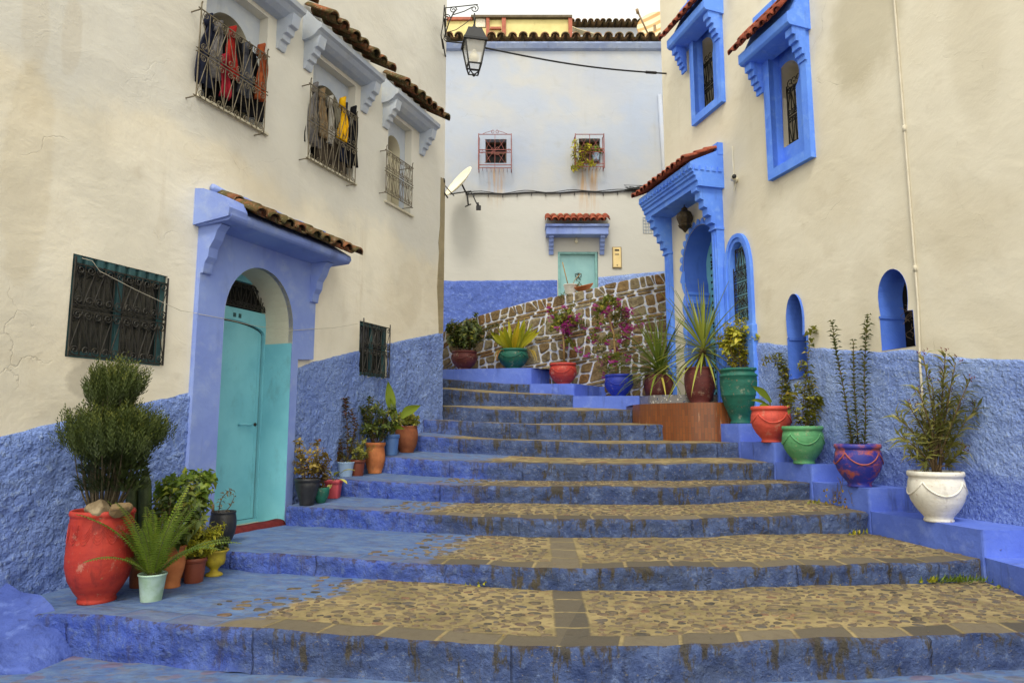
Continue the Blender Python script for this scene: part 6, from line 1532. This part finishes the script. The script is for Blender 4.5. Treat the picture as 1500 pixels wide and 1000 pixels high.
def boug(s, trunk, tips, label=None, nl=36):
    pts = [s.to(*t) for t in trunk]; s.T.tube(pts, [.022 - .008 * i / len(pts) for i in range(len(pts))], 6)
    R_ = s.rnd
    for (x, y, frm) in tips:
        a = pts[int(frm)]; b = s.to(x, y, R_.uniform(-.25, .2)); c = curve(a, b, Vector((0, 0, .10)), 7)
        n0 = len(s.L.v); leafy_stem(s, c, nl, .050, .034, .15, .2, .005)
        for j in range(3):
            i = R_.randint(2, 6); e = c[i] + Vector((R_.uniform(-.22, .22), R_.uniform(-.16, .16), R_.uniform(-.20, .16))); leafy_stem(s, curve(c[i], e, Vector((0, 0, .02)), 3), 10, .048, .032, .1, .2, .003)
            if R_.random() < .6:
                for q_ in range(7): 
                    cc = e + Vector((R_.gauss(0, .035), R_.gauss(0, .035), R_.gauss(0, .03)))
                    for z_ in range(3): s.F.leaf(cc, Vector((cos(z_ * 2.1), sin(z_ * 2.1), R_.uniform(-.3, .7))), Vector((0, 0, 1)), .056, .048, -.2, .2, 0, R_.random())
q = Pot('potted_bougainvillea', 'bowl', pm['red'], 825, 560, 40, 33, 'red garlanded bowl with a short standard of magenta bougainvillea', None, 11.85, ZB, .26)
boug(q, [(826, 530), (826, 505), (824, 480)], [(812, 462, 2), (835, 455, 2), (852, 468, 2), (858, 490, 2), (805, 485, 2), (822, 465, 2), (845, 478, 2), (842, 510, 1), (815, 470, 2), (860, 478, 2), (832, 492, 2)])
q.finish(LM['boug'], M['stem_pale'], LM['magenta'])
q = Pot('potted_bougainvillea', 'bowl', pm['cobalt'], 907, 580, 42, 34, 'cobalt blue garlanded bowl with a tall loose magenta bougainvillea', None, 11.25, ZC, .26)
boug(q, [(903, 550), (901, 520), (899, 490), (893, 470), (886, 455)], [(875, 448, 4), (900, 438, 4), (915, 455, 3), (918, 470, 3), (872, 462, 4), (888, 440, 4), (905, 478, 3), (868, 525, 2), (882, 515, 2), (925, 525, 2), (912, 540, 1), (890, 545, 1), (868, 470, 4), (908, 450, 4), (930, 500, 3), (862, 500, 3), (878, 545, 1)], nl=30)
q.finish(LM['boug'], M['stem_pale'], LM['magenta'])
def sword(s, crown, n, L, W, elo, ehi, trunk=True, seed=2, droop=(.4, 1.3), tilt=Vector((0, 0, 0))):
    R_ = random.Random(seed)
    s.T.tube([s.top, crown + Vector((0, 0, -.02))], [.045, .05], 8)
    for i in range(n):
        a = i * GA; t = i / n; e = lerp(ehi, elo, t ** .9) + R_.uniform(-.12, .12); d = Vector((cos(a) * cos(e), sin(a) * cos(e) * .85, sin(e))) + tilt
        s.L.strap(crown + Vector((0, 0, -.10 * t)), d, L * R_.uniform(.75, 1.1), W, lerp(droop[0], droop[1], t) * R_.uniform(.5, 1.3), 8, 0, min(1, R_.random() * .75 + .25 * (t > .85)), 0, .3, .2)
q = Pot('potted_yucca', 'tall', pm['maroon'], 966, 594, 44, 40, 'low maroon pot with dark sword leaves, between the blue bowl and the tiled landing', None, 10.95, ZC - .09, 0, .35)
sword(q, q.to(966, 540), 96, .98, .036, -.1, 1.45, seed=3, tilt=Vector((-.12, -.1, .05))); q.finish(LM['yucca'], M['stem'])
q = Pot('potted_yucca', 'tall', pm['maroon'], 1026, 588, 46, 53, 'tall maroon pot with a fan of pale sword leaves on the tiled landing', None, 9.55, ZLAND)
sword(q, q.to(1030, 508), 104, .92, .032, -.55, 1.5, seed=5, droop=(.2, 1.2)); q.finish(LM['draca'], M['stem'])

# --- right-hand ledge, top to bottom
q = Pot('potted_bush', 'tallurn', pm['green_t'], 1086, 627, 60, 81, 'tall teal green urn with a yellow green shrub beside the landing', None, 8.98, LZ[6] - .004)
bush(q, .66, .22, 14, 15, .054, .036, .3, .4, .2, .15, .006, 3)
for xs in ([(1086, 548), (1088, 510), (1082, 480), (1078, 462)], [(1088, 548), (1096, 505), (1098, 478), (1102, 468)], [(1084, 548), (1074, 515), (1068, 490), (1062, 474)], [(1086, 548), (1100, 520), (1108, 500)], [(1086, 548), (1068, 530), (1058, 505)], [(1086, 548), (1090, 500), (1090, 465)]): leafy_stem(q, [q.to(x, y, .04 * i - .08) for i, (x, y) in enumerate(xs)], 30, .054, .036, .2, .2, .005)
q.finish(LM['lime'], M['stem'])
q = Pot('potted_plant', 'bowl', pm['coral'], 1131, 653, 60, 52, 'coral red garlanded bowl with one broad leaf and leafy stems', garland=.26)
for (bx, by, tx, ty, ln, wd) in ((1128, 590, 1106, 556, .36, .11), (1122, 592, 1100, 575, .26, .05), (1126, 594, 1108, 588, .2, .06)):
    a = q.to(bx, by); q.T.tube(curve(q.top, a, Vector((0, 0, 0)), 3), .008, 5); q.F.strap(a, q.to(tx, ty, -.1) - a, ln, wd, .7, 9, 0, rr.uniform(.3, .7), 0, .5, .2, Vector((.2, -1, .4)))
for xs in ([(1142, 602), (1146, 570), (1146, 540), (1135, 520), (1118, 530)], [(1148, 602), (1155, 575), (1150, 545), (1140, 522)], [(1150, 602), (1160, 582), (1166, 570), (1158, 560)], [(1146, 602), (1152, 580), (1157, 560), (1150, 530)]): leafy_stem(q, [q.to(x, y, .03 * i) for i, (x, y) in enumerate(xs)], 34, .066, .052, .12, .2, .005)
q.finish(LM['olive'], M['stem'], LM['banana'], ('foliage', 'stems', 'broad_leaves'))
q = Pot('potted_rose', 'bowl', pm['green_m'], 1178, 680, 63, 54, 'mid green garlanded bowl with thin rose stems', garland=.28)
for xs in ([(1178, 628), (1176, 600), (1180, 560), (1184, 520), (1188, 490), (1190, 478)], [(1180, 628), (1186, 600), (1186, 570), (1180, 540), (1172, 530)], [(1176, 628), (1168, 610), (1156, 590), (1160, 575)], [(1180, 628), (1192, 610), (1198, 590), (1202, 585)], [(1178, 628), (1184, 605), (1178, 580), (1168, 560)], [(1178, 628), (1190, 600), (1192, 575), (1186, 552)]): leafy_stem(q, [q.to(x, y, .02 * i) for i, (x, y) in enumerate(xs)], 30, .066, .054, .12, .15, .0045)
q.finish(LM['olive'], M['stem'])
q = Pot('potted_shrub', 'bowl', pm['mixed'], 1260, 718, 72, 61, 'garlanded bowl painted blue over orange with three straight leafy stems', garland=.27, gmat=simple('dull_orange', S(170, 88, 62), S(140, 70, 70), .5))
for xs in ([(1250, 662), (1244, 620), (1234, 560), (1224, 510), (1219, 472)], [(1258, 662), (1254, 610), (1251, 560), (1250, 500)], [(1266, 662), (1268, 610), (1266, 550), (1268, 500), (1271, 463)], [(1253, 662), (1247, 640), (1245, 620)]):
    pts = [q.to(x, y, .02 * i) for i, (x, y) in enumerate(xs)]; q.T.tube(pts, [.007 - .001 * i for i in range(len(pts))], 5)
    Lt = sum((pts[i + 1] - pts[i]).length for i in range(len(pts) - 1)); n = int(Lt / .034)
    for j in range(2, n + 1):
        f = min(j / n, .999) * (len(pts) - 1); i = int(f); p = pts[i].lerp(pts[i + 1], f - i); ax = (pts[i + 1] - pts[i]).normalized(); a = (j % 2) * pi / 2 + rr.uniform(-.35, .35)
        for s_ in (0, pi): d = Vector((cos(a + s_), sin(a + s_), .50 + rr.uniform(-.2, .3))); q.L.leaf(p, d, ax, .082 * rr.uniform(.8, 1.1) * (1 if j < n - 3 else .6), .052, .25, .25, 0, rr.random(), .5)
for i in range(24): a = rr.uniform(0, 6.28); q.L.leaf(q.top + Vector((cos(a), sin(a), 0)) * q.r * rr.uniform(.2, .85), Vector((cos(a), sin(a), 1)), Vector((0, 0, 1)), .04, .02, .2, .2, 0, rr.random())
q.finish(LM['deep'], M['stem'])
q = Pot('potted_oleander', 'bowl', pm['white'], 1376, 771, 88, 71, 'large white garlanded bowl with a tall oleander', garland=.27)
tips = [(1352, 520), (1385, 517), (1400, 530), (1420, 558), (1432, 595), (1330, 592), (1312, 608), (1320, 640), (1345, 570), (1365, 560), (1390, 575), (1408, 590), (1375, 600), (1350, 640), (1335, 665), (1395, 650), (1412, 662), (1360, 610), (1382, 545), (1398, 610), (1345, 600)]
for i, (x, y) in enumerate(tips):
    dy = rr.uniform(-.16, .12); e = q.to(x, y, dy); mid_ = q.to(lerp(1376, x, .35), lerp(700, y, .5), dy * .5); pts = [q.top + Vector((rr.uniform(-.03, .03), rr.uniform(-.03, .03), -.02)), q.top.lerp(mid_, .5) + Vector((0, 0, .03)), mid_, mid_.lerp(e, .5) + Vector((0, 0, .02)), e]
    leafy_stem(q, pts, 14, .125, .0165, .36, .45, .008, whorl=3, bend=.25, fold=.1, wide=.4)
    if y < 600 or i % 4 == 0:
        for j in range(7): q.F.leaf(e + Vector((rr.gauss(0, .02), rr.gauss(0, .02), rr.gauss(.02, .02))), Vector((rr.uniform(-1, 1), rr.uniform(-1, 1), 1)), Vector((1, 0, 0)), .03, .014, .1, .3, 0, rr.random())
q.finish(LM['oleander'], M['stem'], LM['bud'], ('foliage', 'stems', 'buds'))
# ------------------------------------------------------------------ on the stone wall and the far window sill
bw = MB(); P = SF.p(SF.hu(853, 425), -.17, 0); zt_ = ztop(SF.hu(853, 425)); prof_ = [(.06, 0), (.08, .01), (.15, .06), (.19, .10), (.20, .115), (.19, .12), (.14, .075), (.0, .03)]
bw.lathe(Vector((0, 0, 0)), prof_, 28); rot = Matrix.Rotation(R(-14), 4, 'Y') @ Matrix.Rotation(R(10), 4, 'X')
for v in bw.v: v.xyz = (rot @ v) + Vector((P.x, P.y, zt_ + .0))
tag(bw.build('bowl', pm['terra']), 'tilted terracotta bowl on top of the stone wall', 'bowl')
q = Pot('potted_sprig', 'bucket', pm['white'], 836, 433, 22, 15, 'small whitish pot with a bare tall twig on top of the stone wall', None, P.y, ztop(SF.hu(836, 430)) - .02)
q.T.tube([q.to(834, 425), q.to(829, 405), q.to(824, 384)], .010, 5); q.T.tube([q.to(836, 424), q.to(842, 410), q.to(850, 401)], .007, 5)
for xs in ([(838, 426), (846, 418), (850, 416)], [(834, 428), (826, 432), (820, 436)]): leafy_stem(q, [q.to(x, y, -.06) for x, y in xs], 8, .07, .035, .2, .2, .004)
q.finish(LM['dark'], M['stem_pale'])
u_, z_ = BF.hit(873, 238, .1)
q = Pot('potted_plant', 'nursery', pm['ltblue'], 873, 238, 12, 10, 'little pot with leaves behind the bars of the right far window', None, 14.90, wB[0][1] + .03)
bush(q, .24, .12, 10, 10, .06, .04); q.finish(LM['fern'])
tr = thing('climbing_plant', BF.p(BF.hu(852, 240), .1, wB[0][1]), 'straggly yellowing plant hanging through the bars of the right far window', 'plant')
class _S: pass
s_ = _S(); s_.L, s_.T, s_.rnd = MB(), MB(), random.Random(9)
for xs in ([(852, 240), (850, 225), (846, 212), (840, 206)], [(852, 240), (858, 222), (862, 212)], [(850, 240), (844, 232), (840, 225), (841, 215)], [(852, 240), (862, 236), (868, 243)], [(854, 240), (848, 242), (838, 248)]): leafy_stem(s_, [at(x, y, 14.85 - .06 * i) for i, (x, y) in enumerate(xs)], 26, .085, .05, .1, .2, .008)
s_.T.build('stems', M['stem'], tr, recalc=False); s_.L.build('foliage', LM['lime'], tr, recalc=False)

# ------------------------------------------------------------------ garments hung behind the upper grilles, plus added black sheets for the dark interiors
def garment(u, z, wd, ln, w_, mat, label, cat='garment', seed=1, hood=True):
    g_ = MB(); R_ = random.Random(seed); n, m_ = 10, 12; vs = []
    for j in range(m_ + 1):
        t = j / m_
        wid = wd * interp([(0, .16), (.06, .3), (.14, .42), (.3, .7), (.6, .9), (.85, 1.0), (1, .92)], t)
        for i in range(n + 1):
            a = i / n - .5
            vs.append(LF.p(u + a * wid + .02 * sin(t * 5 + seed), w_ + .022 * sin(a * 16 + seed * 2 + t * 2) * (0.3 + t) , z - ln * t + .015 * nz((a, t, seed), 3)))
    g_.add(vs, [(j * (n + 1) + i, j * (n + 1) + i + 1, (j + 1) * (n + 1) + i + 1, (j + 1) * (n + 1) + i) for j in range(m_) for i in range(n)], 0, True)
    if hood: g_.tube([LF.p(u - .02, w_ - .01, z - .05), LF.p(u + .0, w_ - .02, z + .05), LF.p(u + .03, w_ + .0, z + .10)], [.042, .040, .01], 8)
    o_ = g_.build('garment', mat, recalc=False); md_ = o_.modifiers.new('thickness', 'SOLIDIFY'); md_.thickness = .012; return tag(o_, label, cat, None)
cloth = lambda n, a, b: simple(n, a, b, .9, 12, .5, .1)
gz = LF.hz(292, 11, .12)
U0, U1 = UW[0]; V0, V1 = UW[1]
cb_, cr_, co_, cg_, cd_ = cloth('black_cloth', S(26, 26, 30), S(18, 18, 20)), cloth('red_cloth', S(168, 46, 36), S(132, 32, 34)), cloth('orange_cloth', S(160, 84, 46), S(124, 58, 38)), cloth('grey_cloth', S(118, 114, 112), S(84, 82, 84)), cloth('navy_cloth', S(38, 42, 60), S(26, 30, 44))
cy_, ct_ = cloth('yellow_cloth', S(222, 172, 24), S(196, 146, 20)), cloth('tan_cloth', S(146, 124, 92), S(118, 98, 74))
def uw(px, py, w=.06): return LF.hu(px, py, w)
def zw(px, py, w=.06): return LF.hz(px, py, w)
for k_, (pa, pb_, zq, sd_) in enumerate(((300, 318, 24, 21), (326, 345, 48, 22), (350, 372, 62, 23), (372, 386, 78, 24))):  # wide black fillers added behind the clothes, standing in for the unlit interior
    garment(uw((pa + pb_) / 2, 80), zw((pa + pb_) / 2, zq), .30, .66, -.03 + .012 * k_, cb_, ('added black sheet for the dark interior at the far left of the upper left window', 'added black sheet for the dark interior behind the long red cloth', 'added black sheet for the dark interior low behind the slate grey cloth', 'added black sheet for the dark interior behind the orange cloth')[k_], 'garment', sd_, False)
for k_, (pa, pb_, zq, sd_) in enumerate(((456, 478, 132, 25), (480, 500, 148, 26), (500, 522, 164, 27))):  # black fillers again, added so the middle window looks dark inside
    garment(uw((pa + pb_) / 2, 160), zw((pa + pb_) / 2, zq), .32, .64, -.03 + .012 * k_, cb_, ('added black sheet for the dark interior behind the grey cloth in the middle upper window', 'added black sheet for the dark interior behind the yellow cloth in the middle upper window', 'added black sheet for the dark interior at the right in the middle upper window')[k_], 'garment', sd_, False)
garment(uw(310, 60), zw(310, 30), .26, .62, .02, cd_, 'dark navy cloth hung at the left end of the upper left grille', 'garment', 1)
garment(uw(322, 60), zw(322, 42), .16, .50, .05, cg_, 'grey hooded cloth in the upper left window, left of the red one', 'garment', 2)
garment(uw(339, 80), zw(339, 50), .12, .44, .07, cr_, 'long bright red hooded cloth in the upper left window', 'garment', 3)
garment(uw(327, 105), zw(328, 92), .14, .34, .08, cloth('crimson_cloth', S(150, 36, 48), S(120, 28, 40)), 'short crimson cloth low in the upper left window', 'garment', 4)
garment(uw(352, 90), zw(352, 66), .26, .58, .04, cb_, 'black cloth in the upper left window between red and grey cloths', 'garment', 5)
garment(uw(361, 90), zw(362, 74), .16, .48, .06, cloth('slate_cloth', S(78, 80, 88), S(58, 60, 66)), 'slate grey cloth in the upper left window beside the orange one', 'garment', 6)
garment(uw(380, 100), zw(380, 76), .17, .52, .09, co_, 'orange hooded cloth at the right end of the upper left window', 'garment', 7)
garment(uw(368, 96), zw(370, 78), .2, .50, .03, cb_, 'black hooded cloth just left of the orange one', 'garment', 8)
garment(uw(467, 140), zw(467, 130), .20, .66, .02, cg_, 'grey cloth at the left end of the middle upper grille', 'garment', 9)
garment(uw(474, 150), zw(475, 140), .16, .50, .05, ct_, 'tan hooded cloth in the middle upper window', 'garment', 10)
garment(uw(486, 160), zw(486, 150), .12, .50, .05, cloth('pale_cloth', S(176, 172, 162), S(140, 136, 128)), 'pale grey cloth between the tan and yellow cloths', 'garment', 11)
garment(uw(499, 170), zw(498, 152), .14, .46, .10, cy_, 'bright yellow cloth hanging in the middle upper window', 'garment', 12)
garment(uw(508, 176), zw(508, 160), .22, .66, .04, cd_, 'dark navy cloth right of the yellow one', 'garment', 13)
garment(uw(517, 184), zw(518, 166), .2, .66, .08, cb_, 'black hooded cloth at the right end of the middle upper grille', 'garment', 14)
garment(uw(490, 220), zw(490, 195), .5, .42, .02, cloth('umber_cloth', S(72, 64, 54), S(52, 46, 40)), 'wide brown cloth low in the middle upper window', 'garment', 15, False)

# ------------------------------------------------------------------ street lamp on the left house corner
lp_ = thing('street_lamp', LF.p(uc - .25, 0, LF.hz(648, 60)), 'black iron wall lantern on a scrolled bracket at the left house corner', 'street lamp')
DL = 9.55
def lpt(x, y, dd=0): return at(x, y, DL + dd)
b = MB()
wallp = lambda y: LF.p(uc - .02, .0, lpt(650, y).z)
b.tube([lpt(652, 12), lpt(700, 7)], .008, 6); b.tube([lpt(651, 8), lpt(649, 35), lpt(646, 52), lpt(649, 72)], .009, 6)
LPF = Frame((0, DL, 0), (1, 0, 0), (0, -1, 0))
def lsp(x, y, rpx, a0, turns, dr): u_, z_ = LPF.hit(x, y); return spiral(LPF, u_, z_, 0, rpx * DL / FPX, a0, turns, dr, 16)
for args in ((695, 13, 7, pi / 2, 1.4, -1), (664, 15, 6, 0, 1.5, 1), (654, 26, 6, 0, 1.5, 1), (654, 56, 5.5, 0, 1.5, -1)): b.tube(lsp(*args), .008, 5)
b.tube([lpt(651, 55), lpt(658, 32), lpt(664, 20), lpt(668, 15)], .010, 5); b.tube([lpt(664, 22), lpt(680, 17), lpt(692, 11)], .008, 5); b.tube([lpt(655, 48), lpt(668, 44), lpt(680, 36), lpt(690, 28)], .006, 5)
b.tube([lpt(651, 28), wallp(28)], .012, 5); b.tube([lpt(648, 58), wallp(58)], .012, 5); b.tube([lpt(652, 12), wallp(12)], .010, 5)
b.tube([lpt(695, 20), lpt(695, 38)], .012, 6); b.build('bracket', M['iron'], lp_, recalc=False)
lc = lpt(694.5, 60); kk = lc.y / FPX
def sq_ring(y, hw): 
    z = lpt(694.5, y).z; c, s__ = cos(R(12)), sin(R(12)); return [Vector((lc.x + (a * c - b_ * s__) * hw * kk, lc.y + (a * s__ + b_ * c) * hw * kk, z)) for a, b_ in ((-1, -1), (1, -1), (1, 1), (-1, 1))]
def sq_loft(b, spec, m=0):
    rings = [sq_ring(*s__) for s__ in spec]; b.add([p for r_ in rings for p in r_], [(4 * i + k, 4 * i + (k + 1) % 4, 4 * i + 4 + (k + 1) % 4, 4 * i + 4 + k) for i in range(len(rings) - 1) for k in range(4)] + [(0, 1, 2, 3), tuple(4 * (len(rings) - 1) + k for k in range(4))], m)
b = MB(); sq_loft(b, [(66, 18.5), (63, 18.5), (61.5, 17), (48, 11.5), (46, 11), (45.5, 8)]); b.lathe(Vector((lc.x, lc.y, lpt(694.5, 46).z)), [(.06, 0), (.06, .02), (.045, .03), (.05, .05), (.03, .065), (.015, .075), (.02, .10), (.0, .12)], 12)
b.build('lamp_roof', M['black'], lp_)
b = MB(); T4, B4, C4 = sq_ring(63, 16.5), sq_ring(97, 10), sq_ring(107, 7)
for k_ in range(4):
    b.tube([T4[k_], B4[k_], C4[k_]], .013, 5); b.tube([T4[k_], T4[(k_ + 1) % 4]], .014, 5); b.tube([B4[k_], B4[(k_ + 1) % 4]], .013, 5); b.tube([C4[k_], C4[(k_ + 1) % 4]], .007, 5)
    b.tube([C4[k_], Vector((lc.x, lc.y, lpt(694, 110).z))], .010, 5)
b.lathe(Vector((lc.x, lc.y, lpt(694, 113).z)), [(0, 0), (.02, .015), (.025, .03), (.012, .05), (0, .055)], 10); b.build('lantern_frame', M['black'], lp_, recalc=False)
gl = N('lamp_glass'); gl.bsdf.inputs['Base Color'].default_value = (.9, .88, .8, 1); gl.bsdf.inputs['Roughness'].default_value = .25; gl.bsdf.inputs['Alpha'].default_value = .35; M['lamp_glass'] = gl.mat
b = MB(); T4, B4 = sq_ring(64, 15.8), sq_ring(96, 9.6); b.add(T4 + B4, [(k_, (k_ + 1) % 4, 4 + (k_ + 1) % 4, 4 + k_) for k_ in range(4)]); b.build('lamp_glass', M['lamp_glass'], lp_, recalc=False)
b = MB(); b.lathe(Vector((lc.x, lc.y, lpt(694, 92).z)), [(0, 0), (.05, .015), (.075, .06), (.07, .11), (.04, .15), (.03, .20), (0, .21)], 14); b.build('bulb', M['white_metal'], lp_)
# cable from the lamp to the right-hand house, and cable down the left corner
A_ = lpt(709, 70, .05); u_, z_ = RF.hit(976, 108); B_ = RF.p(min(u_, ur - .03), .0, z_)
b = MB(); pts = [A_.lerp(B_, i / 16) + Vector((0, 0, -.07 * sin(pi * i / 16))) for i in range(17)]; b.tube(pts, .014, 6); b.tube([pts[14], pts[15]], .024, 6); b.tube([lpt(653, 61), lpt(675, 63), A_], .012, 5)
tag(b.build('lamp_cable', M['black']), 'black cable strung from the street lamp across to the right house', 'cable')
b = MB(); P0 = lambda x, y: at(x, y, LF.p(uc, 0, 0).y - .02); b.tube([P0(649, 70), P0(649, 140), P0(648.5, 190), P0(649, 235), P0(649, 262), P0(650.5, 282), P0(656, 290)], .012, 5); b.tube([P0(649, 262), P0(649, 268)], .03, 6)
tag(b.build('corner_cable', M['black']), 'thin black cable running down the corner edge of the left house', 'cable')
b = MB(); ss_ = [(120, 378), (135, 382), (146, 397), (200, 425), (243, 445), (265, 455), (290, 459)]
b.tube([LF.p(*(lambda t: (t[0], .045, t[1]))(LF.hit(x, y, .045))) for x, y in ss_] + [LF.p(*(lambda t: (t[0], .06, t[1]))(LF.hit(x, y, .06))) for x, y in ((292, 460), (325, 466), (372, 477), (424, 484), (455, 482), (490, 480), (524, 474))], .0024, 5)
tag(b.build('string', simple('pale_string', S(196, 188, 166), None, .8)), 'thin pale string sagging from the barred window across the blue doorway', 'string')
# doormat
b = MB(); n, m_ = 22, 7; u0, u1 = d0 + .06, d1 - .02; vs = []
for j in range(m_ + 1):
    for i in range(n + 1): u = lerp(u0, u1, i / n); w__ = lerp(-.05, .17, j / m_); P = LF.p(u, w__, 0); zz = zth + .006 if w__ < .04 else zth + .004 - .10 * min(1, (w__ - .04) / .08); P.z = zz + .010 * nz(P, 6); vs.append(P)
b.add(vs, [(j * (n + 1) + i, j * (n + 1) + i + 1, (j + 1) * (n + 1) + i + 1, (j + 1) * (n + 1) + i) for j in range(m_) for i in range(n)], 0, True)
o_ = b.build('doormat', cloth('maroon_mat', S(98, 38, 38), S(76, 30, 32)), recalc=False); md_ = o_.modifiers.new('thickness', 'SOLIDIFY'); md_.thickness = .02; tag(o_, 'worn maroon mat draped over the teal door sill', 'doormat')
# weeds in the joints and fallen leaves
WEED = [(1258, 852, 14, .05, 'lime', 'small lime green weed at the foot of the second step'), (1360, 851, 12, .04, 'lime', 'flat pale weed right of the lime weed on the second step'), (1400, 850, 170, .05, 'fern', 'wide tuft of grass at the right end of the second step'), (1198, 737, 16, .03, 'olive', 'mossy tuft by the blue ledge on the third tread'),
        (1222, 775, 18, .10, 'dry', 'dry trailing weed on the third riser, left one'), (1242, 775, 18, .11, 'dry', 'dry trailing weed on the third riser, right one'), (1340, 970, 40, .06, 'dry', 'brownish clump of weeds at the foot of the lowest step'), (1268, 974, 12, .05, 'lime', 'tiny bright green sprout at the foot of the lowest step'), (1210, 975, 14, .10, 'dry', 'thin dry stalk at the foot of the lowest step'), (1462, 962, 30, .12, 'dry', 'dry climbing weed at the right end of the lowest step'), (967, 982, 16, .05, 'fern', 'small green weed below the middle of the lowest step'), (703, 855, 6, .03, 'lime', 'single leafy weed near the middle of the second step'), (1462, 826, 6, .03, 'olive', 'tiny moss spot on the blue ledge at the right edge')]
for i, (x, y, n, hh, m_, lab) in enumerate(WEED):
    P = ground_at(x, y)
    if P is None: r_ = ray(x, y); P = CAM + r_ * ((.02 - CAM.z) / r_.z)
    if y > 940: r_ = ray(x, y + 6); P = CAM + r_ * ((.064 - CAM.z) / r_.z); P.y -= .07; P.x *= .985; hh *= .6
    else: P = P - ray(x, y) * (.09 / ray(x, y).y); P.z = drop(P.x, P.y, P.z) + .002
    hh *= 1.4
    b = MB(); R_ = random.Random(i); wide_ = .05 if i != 2 else .14
    for k_ in range(n):
        p = P + Vector((R_.gauss(0, wide_), R_.uniform(-.015, .02), R_.uniform(0, .02) if m_ != 'dry' else R_.uniform(0, hh))); a = R_.uniform(0, 6.28)
        if m_ == 'dry' and k_ % 3 == 0: e = p + Vector((R_.uniform(-.05, .05), -.01, hh)); b.tube([p, p.lerp(e, .5) + Vector((.01, -.01, 0)), e], .002, 4); 
        b.leaf(p, Vector((cos(a) * .7, sin(a) * .5 - .3, R_.uniform(.3, 1.2))), Vector((cos(a), sin(a), 0)), hh * R_.uniform(.5, 1.1) if m_ != 'dry' else .035, .026 if i != 2 else .010, .2, .2, 0, R_.random())
    tag(b.build('weed', LM[m_], recalc=False), lab, 'weed', 'weeds in the step joints')
b = MB(); R_ = random.Random(77)
for k_ in range(150):
    x, y = (R_.uniform(500, 1480), R_.uniform(640, 995)) if k_ % 3 else (R_.uniform(1080, 1500), R_.uniform(640, 860))
    P = ground_at(x, y)
    if P is None: continue
    P = P + Vector((0, 0, .004)); a = R_.uniform(0, 6.28); b.leaf(P, Vector((cos(a), sin(a), .1)), Vector((0, 0, 1)), R_.uniform(.012, .026), R_.uniform(.008, .014), -.1, .2, 0, R_.random())
tag(b.build('fallen_leaves', LM['dry'], recalc=False), 'tiny fallen dry leaves scattered over the steps and ledge', 'leaf litter', None, 'stuff')
